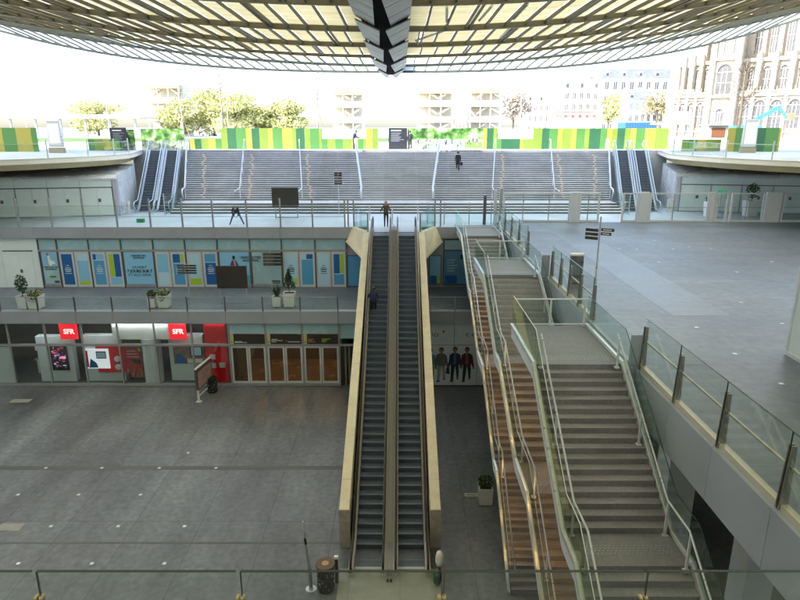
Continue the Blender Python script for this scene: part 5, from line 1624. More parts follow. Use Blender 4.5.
tot = thing('information_totem', 'dark printed information totem with a white top on the right terrace', 'totem', (7.9, 27.0, Z1))
MB().box(7.65, 8.2, 26.9, 27.15, Z1 + 0.05, Z1 + 1.28, mat('totem_print', (0.12, 0.13, 0.14), 0.4, var=0.7, vscale=5)).build('body', tot)
MB().box(7.63, 8.22, 26.88, 27.17, Z1 + 1.28, Z1 + 1.36, M['white']).build('top', tot)
MB().box(7.7, 8.15, 26.93, 27.12, Z1 + 0.004, Z1 + 0.05, M['black']).build('base', tot)
# poster stand seen edge-on in the patio
ps = thing('poster_stand', 'leaning look framed pink poster on a white stand before the shop', 'poster stand', (-12.45, 35.8, 0))
A0, A1 = Vector((-12.55, 34.9, 0)), Vector((-12.25, 37.0, 0))
dv = (A1 - A0).normalized(); nv = Vector((dv.y, -dv.x, 0))
def slab(pa, pb, z0, z1, th, mm, off=0.0):
    m = MB(); a = pa + nv * off; b = pb + nv * off
    m.prism([(a.x, a.y, z0), (b.x, b.y, z0), (b.x, b.y, z1), (a.x, a.y, z1)], (nv.x * th, nv.y * th, 0), mm); return m
slab(A0, A1, 0.8, 2.15, 0.14, M['dframe']).build('case', ps)
slab(A0, A1, 2.15, 2.22, 0.14, M['white']).build('top_cap', ps)
pf = slab(A0.lerp(A1, 0.06), A1.lerp(A0, 0.06), 0.88, 1.95, 0.006, M['pink'], 0.141).build('poster', ps)
q = MB()
for k in range(26):
    f = random.uniform(0.3, 0.75); z = random.uniform(1.2, 1.75)
    a = A0.lerp(A1, f) + nv * 0.15; b = A0.lerp(A1, f + 0.06) + nv * 0.15
    q.prism([(a.x, a.y, z), (b.x, b.y, z), (b.x, b.y, z + 0.1), (a.x, a.y, z + 0.1)], (nv.x * 0.003, nv.y * 0.003, 0), (M['orange'], M['midblue'], M['red'], M['lime'])[k % 4])
q.build('picture', pf)
for f in (0.08, 0.92):
    p = A0.lerp(A1, f) + nv * 0.05
    lg = MB().box(p.x - 0.05, p.x + 0.05, p.y - 0.05, p.y + 0.05, 0.02, 0.8, M['white']).box(p.x - 0.16, p.x + 0.16, p.y - 0.14, p.y + 0.14, 0, 0.02, M['white']).build('leg', ps)
slab(A0, A1, 0.32, 0.38, 0.05, M['white'], 0.03).build('crossbar', ps)

# ================================================================== BINS, POLES AND SMALL FURNITURE
def bin_(x, y, z, rr, h, label, top=None):
    t = thing('litter_bin', label, 'bin', (x, y, z))
    m = MB().lathe(x, y, [(rr * 0.92, z), (rr, z + 0.05), (rr, z + h * 0.86), (rr * 0.9, z + h * 0.9)], M['binb'], 18)
    m.build('body', t)
    sl = MB()
    for k in range(18):
        an = 2 * PI * k / 18
        sl.prism([(x + math.cos(an) * rr * 1.0, y + math.sin(an) * rr * 1.0, z + 0.08), (x + math.cos(an + 0.16) * rr, y + math.sin(an + 0.16) * rr, z + 0.08), (x + math.cos(an + 0.16) * rr, y + math.sin(an + 0.16) * rr, z + h * 0.8), (x + math.cos(an) * rr, y + math.sin(an) * rr, z + h * 0.8)], (math.cos(an) * 0.015, math.sin(an) * 0.015, 0), M['binb'])
    sl.build('slat', t)
    fl = MB()
    for k in range(26):
        an = random.uniform(PI, 2 * PI); zz = z + random.uniform(0.12, h * 0.75)
        fl.box(x + math.cos(an) * (rr + 0.017) - 0.03, x + math.cos(an) * (rr + 0.017) + 0.03, y + math.sin(an) * (rr + 0.017) - 0.004, y + math.sin(an) * (rr + 0.017) + 0.004, zz, zz + 0.03, M['frame'])
    fl.build('fleck', t)
    MB().lathe(x, y, [(rr * 1.12, z + h * 0.93), (rr * 1.2, z + h * 0.96), (rr * 1.15, z + h)], M['wood'] if top else M['binb'], 20).build('lid', t)
    for an in (0.5, 2.6, 4.7):
        MB().box(x + math.cos(an) * rr * 0.85 - 0.02, x + math.cos(an) * rr * 0.85 + 0.02, y + math.sin(an) * rr * 0.85 - 0.02, y + math.sin(an) * rr * 0.85 + 0.02, z + h * 0.85, z + h * 0.94, M['binb']).build('lid_post', t)
    if top:
        MB().lathe(x, y, [(rr * 0.45, z + h), (rr * 0.42, z + h + 0.02)], mat('tan_insert', (0.45, 0.3, 0.17), 0.7), 14).build('ashtray', t)
bin_(-12.05, 36.5, 0, 0.3, 1.0, 'black litter bin before the red wall panel of the phone shop')
bin_(-2.72, 18.95, 0, 0.3, 1.12, 'black litter bin with a rusty round lid at the foot of the escalators', True)
bin_(-9.45, 42.3 - 0.0, Z2, 0.08, 0.3, 'tiny dark bin at the foot of a direction sign') if False else None
t = thing('lamp_pole', 'slim tapered steel pole leaning beside the black litter bin', 'pole', (-3.28, 18.95, 0))
MB().lathe(-3.28, 18.95, [(0.2, 0), (0.2, 0.02), (0.09, 0.03), (0.09, 0.1)], M['steel'], 14).build('base', t)
MB().tube([(-3.28, 18.95, 0.05), (-3.3, 18.95, 0.85), (-3.42, 19.0, 2.0), (-3.48, 19.05, 2.75)], [0.075, 0.06, 0.03, 0.018], M['frame'], 10).build('shaft', t, smooth=True)
MB().tube([(-3.295, 18.95, 0.8), (-3.305, 18.955, 0.9)], 0.066, M['black'], 10).build('collar', t)
MB().tube([(-3.4, 18.99, 1.9), (-3.43, 19.0, 2.15)], 0.045, M['black'], 10).build('collar', t)
MB().tube([(-3.42, 19.02, 2.1), (-3.37, 19.06, 2.72)], 0.02, M['steel'], 6).build('arm', t)
MB().lathe(-3.48, 19.05, [(0.03, 2.74), (0.035, 2.8), (0.01, 2.84)], M['white'], 8).build('tip', t)
t = thing('short_post', 'short brown post with a white cap behind the black litter bin', 'post', (-2.36, 19.3, 0))
MB().box(-2.42, -2.3, 19.25, 19.35, 0, 1.05, mat('brown_post', (0.07, 0.05, 0.04), 0.6)).build('shaft', t)
MB().box(-2.43, -2.29, 19.24, 19.36, 1.05, 1.15, M['white']).build('cap', t)
t = thing('bag_holder', 'post wrapped in white plastic with a green bag holder beside the right escalator', 'bag holder', (1.45, 19.2, 0))
MB().tube([(1.45, 19.2, 0), (1.45, 19.2, 1.25)], 0.05, mat('brown_post', (0.07, 0.05, 0.04), 0.6), 8).build('post', t)
MB().lathe(1.45, 19.2, [(0.11, 0.85), (0.15, 1.0), (0.14, 1.25), (0.1, 1.4), (0.03, 1.44)], M['white'], 12).build('white_cover', t, smooth=True)
MB().lathe(1.38, 19.12, [(0.12, 0.12), (0.16, 0.25), (0.15, 0.5), (0.17, 0.55)], M['greenbag'], 12).build('bag', t, smooth=True)
t = thing('floor_hatch', 'two small black feet of a barrier on the landing slab between the escalators', 'barrier feet', (-0.4, 19.3, 0.03))
MB().box(-0.5, -0.42, 19.28, 19.38, 0.03, 0.08, M['black']).build('foot', t); MB().box(-0.38, -0.3, 19.28, 19.38, 0.03, 0.08, M['black']).build('foot', t)
t = thing('green_box', 'small green crate lying on the concourse left of the wide stairs', 'crate', (-19.2, 45.6, Z1))
MB().box(-19.5, -19.0, 45.4, 45.7, Z1, Z1 + 0.22, mat('green_crate', (0.02, 0.3, 0.1), 0.5)).build('body', t); MB().box(-19.52, -18.98, 45.38, 45.72, Z1 + 0.22, Z1 + 0.26, mat('green_crate', (0.02, 0.3, 0.1), 0.5)).build('rim', t)
ex = thing('exit_sign', 'small green running man exit sign hanging before the right pavilion', 'sign', (26.2, 50.5, Z1 + 1.7))
MB().box(25.85, 26.55, 50.5, 50.55, Z1 + 1.6, Z1 + 1.85, mat('exit_green', (0.02, 0.45, 0.2), 0.4, emit=0.1)).build('panel', ex)
MB().box(26.18, 26.22, 50.51, 50.54, Z1, Z1 + 1.6, M['steel']).build('stand', ex)
MB().prism([(26.3, 50.49, Z1 + 1.68), (26.3, 50.49, Z1 + 1.78), (26.45, 50.49, Z1 + 1.73)], (0, 0.008, 0), M['white']).build('arrow', ex)

# ================================================================== PEOPLE
def limb_pose(**k):
    J = dict(pelvis=(0, 0, .95), waist=(0, 0, 1.08), chest=(0, 0, 1.3), neck=(0, 0, 1.47), chin=(0, -.015, 1.56), head=(0, -.02, 1.65), crown=(0, -.0, 1.73),
             shl=(.17, 0, 1.42), ell=(.24, .02, 1.14), wrl=(.25, -.06, .88), shr=(-.17, 0, 1.42), elr=(-.24, .02, 1.14), wrr=(-.25, -.06, .88),
             hil=(.09, 0, .9), knl=(.1, -.02, .5), anl=(.1, .02, .09), tol=(.11, -.15, .04), hir=(-.09, 0, .9), knr=(-.1, -.02, .5), anr=(-.1, .02, .09), tor=(-.11, -.15, .04))
    J.update(k)
    return J
RADII = dict(pelvis=.125, waist=.115, chest=.135, neck=.055, chin=.07, head=.092, crown=.06, shl=.065, ell=.045, wrl=.03, shr=.065, elr=.045, wrr=.03, hil=.092, knl=.062, anl=.045, tol=.035, hir=.092, knr=.062, anr=.045, tor=.035)
BONES = [('pelvis', 'waist', 't'), ('waist', 'chest', 't'), ('chest', 'neck', 't'), ('neck', 'chin', 's'), ('chin', 'head', 's'), ('head', 'crown', 's'), ('chest', 'shl', 't'), ('shl', 'ell', 't'), ('ell', 'wrl', 't'), ('chest', 'shr', 't'), ('shr', 'elr', 't'), ('elr', 'wrr', 't'),
         ('pelvis', 'hil', 'p'), ('hil', 'knl', 'p'), ('knl', 'anl', 'p'), ('anl', 'tol', 'f'), ('pelvis', 'hir', 'p'), ('hir', 'knr', 'p'), ('knr', 'anr', 'p'), ('anr', 'tor', 'f')]
def person(label, loc, rot, pose, cols, scale=1.0, bulk=1.0, hairlong=False, coat=None, bag=None, lower=None):
    """cols: top, trousers, shoes, skin, hair materials; the figure faces -Y before rot is applied"""
    J = limb_pose(**pose)
    names = list(J)
    vs = [Vector(J[n]) for n in names]
    rad = [RADII[n] * (bulk if n in ('pelvis', 'waist', 'chest', 'shl', 'shr') else 1) for n in names]
    idx = {n: i for i, n in enumerate(names)}
    edges = [(idx[a], idx[b]) for a, b, _ in BONES]
    segs = [(vs[idx[a]], vs[idx[b]], k) for a, b, k in BONES]
    for side in ('l', 'r'):
        wv = vs[idx['wr' + side]]; el = vs[idx['el' + side]]
        dr = (wv - el).normalized()
        sx = 1 if side == 'l' else -1
        fwd = Vector((0, -1, 0)); fwd = (fwd - dr * fwd.dot(dr)).normalized()
        out = dr.cross(fwd)
        palm = wv + dr * 0.075
        ip = len(vs); vs.append(palm); rad.append(0.03); edges.append((idx['wr' + side], ip)); segs.append((wv + dr * 0.02, palm, 's'))
        for k, (sp, ln) in enumerate(((0.027, .06), (0.009, .07), (-0.009, .066), (-0.027, .05))):
            b = palm + fwd * sp + dr * 0.025
            m1 = b + dr * ln * 0.55 + out * -0.008 * sx; tip = b + dr * ln * 0.9 + out * -0.03 * sx
            i0 = len(vs); vs += [b, m1, tip]; rad += [0.011, 0.0095, 0.008]; edges += [(ip, i0), (i0, i0 + 1), (i0 + 1, i0 + 2)]
            segs.append((palm, tip, 's'))
        b = wv + dr * 0.035 + fwd * 0.03; tip = b + dr * 0.045 + fwd * 0.025
        i0 = len(vs); vs += [b, tip]; rad += [0.012, 0.009]; edges += [(ip, i0), (i0, i0 + 1)]; segs.append((b, tip, 's'))
    me = bpy.data.meshes.new('skel')
    me.from_pydata(vs, edges, [])
    o = bpy.data.objects.new('skel', me); C.objects.link(o)
    sk = o.modifiers.new('skin', 'SKIN'); sk.use_smooth_shade = True
    sl = me.skin_vertices[0].data if me.skin_vertices else None
    if sl is None:
        bm = bmesh.new(); bm.from_mesh(me); bm.verts.layers.skin.verify(); bm.to_mesh(me); bm.free(); sl = me.skin_vertices[0].data
    for i, r_ in enumerate(rad):
        sl[i].radius = (r_, r_)
    sl[idx['pelvis']].use_root = True
    flat = {'pelvis': (.155, .11), 'waist': (.14, .105), 'chest': (.165, .12), 'head': (.085, .1)}
    for n, (a, b) in flat.items():
        sl[idx[n]].radius = (a * bulk if n != 'head' else a, b * bulk if n != 'head' else b)
    su = o.modifiers.new('sub', 'SUBSURF'); su.levels = 1; su.render_levels = 1
    dg = bpy.context.evaluated_depsgraph_get()
    bmsh = bpy.data.meshes.new_from_object(o.evaluated_get(dg))
    bpy.data.objects.remove(o); bpy.data.meshes.remove(me)
    keys = ['t', 'p', 'f', 's']
    bmsh.materials.clear()
    for k in keys: bmsh.materials.append(cols[keys.index(k)])
    for p in bmsh.polygons:
        c = p.center; best = None; bd = 9
        for a, b, k in segs:
            ab = b - a; L = ab.length_squared
            f = max(0, min(1, (c - a).dot(ab) / L)) if L else 0
            dd = (c - (a + ab * f)).length
            if dd < bd: bd = dd; best = k
        p.material_index = keys.index(best); p.use_smooth = True
    M4 = Matrix.Translation(loc) @ Matrix.Rotation(rot, 4, 'Z') @ Matrix.Scale(scale, 4)
    bmsh.transform(M4)
    body = bpy.data.objects.new('person', bmsh); C.objects.link(body)
    tag(body, label, 'person')
    hd = Vector(J['head']); cr = Vector(J['crown']); ax = (cr - Vector(J['chin'])).normalized()
    fw = Vector((0, -1, 0)); fw = (fw - ax * fw.dot(ax)).normalized(); lt = ax.cross(fw)
    def place(m, name):
        q = MB(); q.v = [tuple(M4 @ Vector(v)) for v in m.v]; q.f = m.f; q.m = m.m; q.mats = m.mats
        return q.build(name, body, smooth=True)
    hm = MB()
    hb = hd + ax * 0.015 - fw * 0.012
    rows = 7; cols_n = 14
    a = hm.mi(cols[4]); base = len(hm.v)
    for i in range(rows + 1):
        th = (PI * (0.78 if hairlong else 0.6)) * i / rows
        for j in range(cols_n):
            ph = 2 * PI * j / cols_n
            dirv = ax * math.cos(th) + (fw * math.cos(ph) + lt * math.sin(ph)) * math.sin(th)
            rr = 0.112
            if math.cos(ph) > 0.35 and th > 0.75: rr = 0.07     # leave the face clear
            hm.v.append(tuple(hb + dirv * rr))
    for i in range(rows):
        for j in range(cols_n):
            j2 = (j + 1) % cols_n
            hm.f.append((base + i * cols_n + j, base + i * cols_n + j2, base + (i + 1) * cols_n + j2, base + (i + 1) * cols_n + j)); hm.m.append(a)
    place(hm, 'hair')
    fm = MB()
    nb = hd + fw * 0.1 - ax * 0.02
    fm.prism([nb + lt * 0.016 - ax * 0.02, nb - lt * 0.016 - ax * 0.02, nb + ax * 0.03], fw * 0.022, cols[3])
    for s in (-1, 1):
        e = hd + fw * 0.094 + lt * 0.034 * s + ax * 0.012
        fm.prism([e + lt * 0.014, e + ax * 0.006, e - lt * 0.014, e - ax * 0.006], fw * 0.006, M['ink'])
        er = hd + lt * 0.094 * s
        fm.prism([er - ax * 0.03, er + ax * 0.03 , er + ax * 0.025 - fw * 0.025, er - ax * 0.025 - fw * 0.02], lt * 0.012 * s, cols[3])
    mo = hd + fw * 0.094 - ax * 0.055
    fm.prism([mo + lt * 0.025, mo + ax * 0.006, mo - lt * 0.025, mo - ax * 0.006], fw * 0.006, mat('lip', (0.25, 0.08, 0.07), 0.6))
    place(fm, 'face')
    if coat is not None:
        cm_ = MB(); mm, zl = coat
        aC = cm_.mi(mm); b0 = len(cm_.v); nn = 16
        prof = [(1.44, .12, .1), (1.38, .2, .135), (1.2, .185, .145), (1.0, .19, .15), (zl, .215, .175)]
        ck = Vector(J['chest']); pk = Vector(J['pelvis'])
        for z, rx, ry in prof:
            f = (z - 0.95) / 0.35
            cx = pk.x + (ck.x - pk.x) * f; cy = pk.y + (ck.y - pk.y) * f
            for q in range(nn):
                an = 2 * PI * q / nn
                cm_.v.append((cx + rx * math.cos(an), cy + ry * math.sin(an), z))
        for k in range(len(prof) - 1):
            for q in range(nn):
                q2 = (q + 1) % nn
                cm_.f.append((b0 + k * nn + q, b0 + k * nn + q2, b0 + (k + 1) * nn + q2, b0 + (k + 1) * nn + q)); cm_.m.append(aC)
        place(cm_, 'coat')
    return body
def cloth(n, c): return mat('cloth_' + n, c, 0.85, var=0.15, vscale=6)
sk1 = mat('skin_tone', (0.42, 0.25, 0.18), 0.55); sk2 = mat('skin_dark', (0.12, 0.065, 0.045), 0.55)
hr1 = mat('hair_dark', (0.02, 0.016, 0.013), 0.6); hr2 = mat('hair_grey', (0.35, 0.33, 0.31), 0.6); hr3 = mat('hair_brown', (0.07, 0.035, 0.02), 0.6)
navyc = cloth('navy', (0.02, 0.025, 0.06)); blackc = cloth('black', (0.012, 0.012, 0.014)); brownc = cloth('brown', (0.09, 0.07, 0.05)); jeanc = cloth('denim', (0.06, 0.12, 0.24)); shoe = cloth('shoe', (0.015, 0.013, 0.012)); blackt = cloth('trouser', (0.018, 0.02, 0.026))
walk = dict(knl=(.1, -.16, .52), anl=(.1, -.2, .1), tol=(.1, -.38, .06), knr=(-.1, .04, .5), anr=(-.1, .22, .14), tor=(-.1, .1, .04), wrl=(.25, .1, .88), wrr=(-.25, -.2, .92))
# man walking onto the escalator head
person('grey haired man in an open brown jacket walking toward the top of the escalators', (-0.98, 43.25, Z1 + 0.005), R(8), dict(knl=(.09, -.1, .51), anl=(.09, -.08, .09), tol=(.1, -.26, .05), wrr=(-.36, .0, 1.0), elr=(-.33, .08, 1.15), wrl=(.3, -.02, .9), ell=(.28, .06, 1.15)), (brownc, blackt, shoe, sk1, hr2), bulk=1.2, scale=1.04)
person('man in a dark blue waistcoat with pale sleeves standing on the left escalator', (-1.5, 33.55, 5.95), R(180), dict(knr=(-.1, -.12, .55), anr=(-.1, -.22, .3), tor=(-.1, -.38, .25), wrr=(-.2, -.1, .95), wrl=(.34, -.18, 1.05), ell=(.28, .02, 1.15)), (cloth('waistcoat', (0.02, 0.03, 0.1)), blackt, shoe, sk2, hr3), bulk=1.15, scale=1.03)
person('person in jeans bending over with legs apart by the concourse railing', (-11.8, 44.3, Z1), R(10), dict(pelvis=(0, .1, .88), waist=(0, .0, 1.0), chest=(0, -.26, 1.1), neck=(0, -.4, 1.13), chin=(0, -.48, 1.1), head=(0, -.54, 1.08), crown=(0, -.61, 1.03), shl=(.17, -.34, 1.08), ell=(.22, -.4, .84), wrl=(.12, -.42, .64), shr=(-.17, -.34, 1.08), elr=(-.22, -.4, .84), wrr=(-.1, -.42, .66), hil=(.1, .1, .84), knl=(.28, .02, .46), anl=(.42, .1, .09), tol=(.46, -.08, .04), hir=(-.1, .1, .84), knr=(-.28, .02, .46), anr=(-.42, .1, .09), tor=(-.46, -.08, .04)), (navyc, jeanc, shoe, sk1, hr1), bulk=1.05, scale=1.1)
person('man in a dark jacket and red scarf at the rail atop the stairs', (-4.5, 61.9, ZS + 0.03), R(115), dict(chest=(0, -.1, 1.3), neck=(0, -.18, 1.46), chin=(0, -.24, 1.53), head=(0, -.27, 1.62), crown=(0, -.27, 1.7), shl=(.17, -.12, 1.41), shr=(-.17, -.12, 1.41), ell=(.24, -.16, 1.16), wrl=(.2, -.42, 1.06), elr=(-.24, -.16, 1.16), wrr=(-.2, -.42, 1.06)), (navyc, navyc, shoe, mat('scarf_red', (0.3, 0.02, 0.03), 0.7), hr1), bulk=1.15, scale=1.06)
stz = lambda j: (54.0 + j * tr + 0.15, ZL + (j + 1) * r)
yy, zz_ = stz(13)
person('woman in a long black coat climbing the wide stairs carrying a bag', (5.35, yy, zz_), R(180), dict(knl=(.08, -.1, .54), anl=(.08, -.12, .25), tol=(.08, -.28, .2)), (blackc, blackc, shoe, sk1, hr1), bulk=1.05, hairlong=True, coat=(blackc, 0.55))
hb_ = thing('handbag', 'black handbag hanging at the side of the woman on the wide stairs', 'handbag', (5.66, yy, zz_ + 0.7))
MB().box(5.58, 5.8, yy - 0.08, yy + 0.1, zz_ + 0.5, zz_ + 0.78, blackc).build('body', hb_, bevel=0.03); MB().tube([(5.62, yy, zz_ + 0.77), (5.66, yy, zz_ + 0.95), (5.72, yy, zz_ + 0.95), (5.76, yy, zz_ + 0.77)], 0.012, blackc, 6).build('strap', hb_)
person('man in dark clothes standing beside the black notice panel at street level', (1.0, 63.2, ZS), R(175), dict(), (cloth('dark_coat', (0.025, 0.03, 0.045)), blackt, shoe, sk1, hr1), bulk=1.15, scale=1.03)

# ================================================================== STREET-LEVEL HOARDINGS
def hoarding(name, label, x0, x1, y, z0, z1, cols, widths=None, y1=None):
    t = thing(name, label, 'hoarding', ((x0 + x1) / 2, y, z0))
    x = x0; k = 0
    m = MB()
    while x < x1 - 0.01:
        wdt = (widths[k % len(widths)] if widths else 0.8)
        xe = min(x1, x + wdt)
        m.box(x + 0.006, xe - 0.006, y, y + 0.05, z0, z1, HO[cols[k % len(cols)]])
        x = xe; k += 1
    m.build('board', t)
    fr = MB()
    x = x0 + 0.3
    while x < x1:
        fr.box(x - 0.05, x + 0.05, y + 0.06, y + 0.16, z0, z1 - 0.05, M['stake']); x += 2.4
    fr.build('frame', t)
    return t
HT = ZS + 2.05
HY = 64.0
W1 = [1.05, 0.85, 0.75, 0.6, 0.8, 0.55, 0.95]
hoarding('low_green_hoarding', 'low striped hoarding left of the first staked young tree', -21.2, -18.0, HY, ZS, ZS + 1.0, [0, 3, 1, 0, 2], [0.5, 0.65, 0.7, 0.75, 0.6])
hoarding('green_hoarding', 'striped green and yellow hoarding behind the left half of the stairs', -18.0, -7.9, HY, ZS, HT, [1, 3, 2, 0, 3, 1, 0, 2, 0, 1, 3, 1, 2, 1, 0], [0.65, 0.85, 1.0, 0.6, 0.75, 0.85, 0.5, 0.95, 1.0, 0.4, 0.85, 0.55, 0.9, 0.95, 0.9])
hoarding('low_green_hoarding', 'low striped hoarding under the printed strip beside the leaning man', -7.9, -3.4, HY, ZS, ZS + 1.0, [2, 1, 2, 1, 0], [0.6, 0.75, 0.8, 0.9, 0.6])
hoarding('green_hoarding', 'short yellow and lime hoarding left of the black notice panel', -3.4, -2.2, HY, ZS, HT, [0, 1], [0.6, 0.7])
hoarding('green_hoarding', 'narrow yellow, dark green and lime hoarding right of the garden picture', 8.35, 9.75, HY, ZS, HT, [0, 3, 1], [0.4, 0.65, 0.35])
hoarding('low_green_hoarding', 'low striped hoarding right of the stair centre under a printed strip', 9.75, 13.4, HY, ZS, ZS + 1.0, [2, 3, 0, 1], [0.45, 1.9, 0.35, 1.0])
hoarding('green_hoarding', 'long striped green and yellow hoarding behind the right half of the stairs', 13.4, 27.0, HY, ZS, HT, [1, 3, 2, 0, 1, 0, 2, 1, 3, 2, 0, 1, 3, 1, 0, 2, 0, 1], [0.9, 0.7, 0.85, 0.5, 0.85, 0.55, 0.8, 0.5, 1.1, 0.65, 0.55, 0.5, 0.75, 0.55, 0.6, 0.85, 1.1, 0.6])
hoarding('low_green_hoarding', 'low striped hoarding at the far left beside the grey totem', -29.6, -26.6, 60.2, ZS, ZS + 1.05, [2, 1, 0, 2], [0.6, 0.8, 0.7, 0.8])
hoarding('green_hoarding', 'wide striped hoarding at the far left edge of the street', -46, -32.8, 57.5, ZS, ZS + 2.1, [0, 3, 2, 0, 1, 0, 2, 3, 0, 2, 0, 2], [1.3, 1.1, 1.2, 1.0, 1.1, 0.9, 1.2, 1.1, 1.2, 1.2, 1.4, 1.2])
hoarding('green_hoarding', 'striped green hoarding between the grey box and the right totem', 29.6, 34.4, 57.5, ZS, ZS + 2.1, [0, 2, 1, 3, 2], [0.7, 0.9, 0.9, 0.9, 1.2])
hoarding('low_green_hoarding', 'low lime and green hoarding right of the far escalators', 26.0, 29.6, 58.5, ZS, ZS + 1.05, [1, 2, 0, 1], [0.6, 0.8, 0.8, 0.9])
hoarding('green_hoarding', 'green hoarding at the far right edge beyond the black notice', 44.0, 52, 57.0, ZS, ZS + 2.1, [2, 1, 2, 3], [0.8, 1.0, 1.2, 1.2])
def print_panel(label, x0, x1, y, z0, z1, mm):
    t = thing('printed_hoarding', label, 'hoarding', ((x0 + x1) / 2, y, z0))
    MB().box(x0, x1, y, y + 0.05, z0, z1, mm).build('board', t)
    fr = MB(); x = x0 + 0.2
    while x < x1: fr.box(x - 0.05, x + 0.05, y + 0.06, y + 0.16, ZS, z1 - 0.05, M['stake']); x += 2.4
    fr.build('frame', t)
    return t
pg = printed('garden_print', z0=ZS, z1=HT)
pc = print_panel('printed hoarding with a picture of park trees and a path in the centre', 0.75, 8.35, HY + 0.1, ZS, HT, pg)
# tiny figures printed on it
m = MB()
for k in range(38):
    x = random.uniform(1.4, 7.9); z = ZS + random.uniform(0.15, 0.75); h = random.uniform(0.18, 0.4)
    m.box(x - 0.05, x + 0.05, HY + 0.094, HY + 0.099, z, z + h, random.choice([M['ink'], M['navy2'] if 'navy2' in M else M['black'], M['palei'], M['pbrown'], M['signw'], M['deepblue']]))
m.poly([(3.2, HY + 0.096, ZS + 0.02), (6.2, HY + 0.096, ZS + 0.02), (4.6, HY + 0.096, ZS + 0.95), (4.2, HY + 0.096, ZS + 0.95)], mat('print_path', (0.4, 0.43, 0.46), 0.6))
m.poly([(6.5, HY + 0.096, ZS + 0.1), (8.3, HY + 0.096, ZS + 0.1), (8.3, HY + 0.096, ZS + 0.7), (6.6, HY + 0.096, ZS + 0.75)], mat('print_lawn', (0.16, 0.4, 0.07), 0.6))
m.build('picture', pc)
pl_ = printed('garden_print_left', z0=ZS - 0.3, z1=HT)
print_panel('printed hoarding with hedges and lawn behind the left far escalators', -31.0 + 5.6, -21.2, 62.4, ZS, HT - 0.05, pl_)
print_panel('printed hoarding with palms beside the left black notice panel', -25.9 - 2.4 + 1.0, -25.45, 61.0, ZS, HT - 0.1, printed('palm_print', z0=ZS - 0.6, z1=HT))
print_panel('printed hoarding with a domed building and trees left of the right notice', 36.2, 41.2, 57.2, ZS, ZS + 2.1, printed('dome_print', z0=ZS, z1=ZS + 2.4))
strip = mat('printed_strip', (0.5, 0.55, 0.6), 0.5, var=0.5, vscale=3)
for x0, x1, lab in ((-7.9, -3.4, 'pale printed strip above the low hoarding beside the leaning man'), (9.75, 13.4, 'pale printed strip above the low hoarding right of the stair centre')):
    print_panel(lab, x0, x1, HY + 0.06, ZS + 1.0, HT - 0.1, strip)
def notice(label, x0, x1, y, z0, z1):
    t = thing('notice_panel', label, 'notice', ((x0 + x1) / 2, y, z0))
    b = MB().box(x0, x1, y, y + 0.08, z0, z1, mat('notice_black', (0.02, 0.025, 0.035), 0.45)).build('panel', t)
    m = MB()
    m.box(x0 + 0.25, x0 + 0.25 + (x1 - x0) * 0.55, y - 0.008, y - 0.002, z1 - 0.3, z1 - 0.2, M['signw'])
    for k in range(7):
        zc = z1 - 0.5 - k * 0.13
        m.box(x0 + 0.25, x0 + 0.25 + (x1 - x0) * random.uniform(0.4, 0.7), y - 0.008, y - 0.002, zc, zc + 0.03, M['panel'])
    m.build('lettering', b)
notice('black notice panel with white lines beside the garden picture', -1.15, 0.72, HY - 0.1, ZS, HT + 0.02)
notice('black notice panel with white lines on the left street edge', -29.0 + 1.5, -25.95, 60.4, ZS, HT + 0.05)
notice('black notice panel with white lines at the right street edge', 41.25, 43.9, 56.9, ZS, ZS + 2.15)
def totem(label, x, y, h=2.9, tilt=0.0):
    t = thing('street_totem', label, 'totem', (x, y, ZS))
    m = MB(); m.prism([(x - 0.62, y, ZS + 0.5), (x + 0.62, y, ZS + 0.5), (x + 0.55, y, ZS + h), (x - 0.55, y, ZS + h)], (0, 0.25, 0), M['steel']); m.build('case', t, bevel=0.03)
    MB().box(x - 0.48, x + 0.48, y - 0.02, y - 0.004, ZS + 0.7, ZS + h - 0.25, M['white']).build('poster', t)
    MB().box(x - 0.66, x + 0.66, y - 0.03, y + 0.3, ZS, ZS + 0.45, mat('totem_foot', (0.3, 0.26, 0.2), 0.6)).build('foot', t)
totem('grey poster totem with a stone foot on the left street', -29.6, 54.5, 2.7)
totem('tall grey poster totem with a stone foot on the right street', 30.0, 54.5, 2.8)
t = thing('stone_urn', 'small beige stone ornament on the street near the right edge', 'ornament', (33.9, 51.5, ZS))
MB().lathe(33.9, 51.5, [(0.3, ZS), (0.34, ZS + 0.3), (0.5, ZS + 0.7), (0.42, ZS + 1.1), (0.2, ZS + 1.3)], M['stake'], 14).build('body', t, smooth=True)

# ================================================================== TREES
def branchy(m, p, dvec, L, r, depth, spread=0.5, mm=None, grav=0.1, kids=3):
    mm = mm or M['bark']
    pts = [p]; cur = p.copy(); dd = dvec.normalized()
    rs = [r]
    for k in range(3):
        dd = (dd + Vector((random.gauss(0, .12), random.gauss(0, .12), random.gauss(grav, .08)))).normalized()
        cur = cur + dd * L / 3; pts.append(cur.copy()); rs.append(r * (1 - 0.25 * (k + 1)))
    m.tube(pts, rs, mm, 5 if r > 0.03 else 3, cap=False)
    if depth == 0: return
    for k in range(kids):
        f = random.uniform(0.3, 1.0)
        base = pts[0].lerp(pts[-1], f) if f < 0.99 else pts[-1]
        seg = min(2, int(f * 3)); base = pts[seg].lerp(pts[seg + 1], f * 3 - seg)
        side = Vector((random.gauss(0, 1), random.gauss(0, 1), random.gauss(0.2, 0.6))).normalized()
        branchy(m, base, dd * (1 - spread) + side * spread, L * random.uniform(0.5, 0.75), max(0.008, r * 0.5), depth - 1, spread, mm, grav, kids)
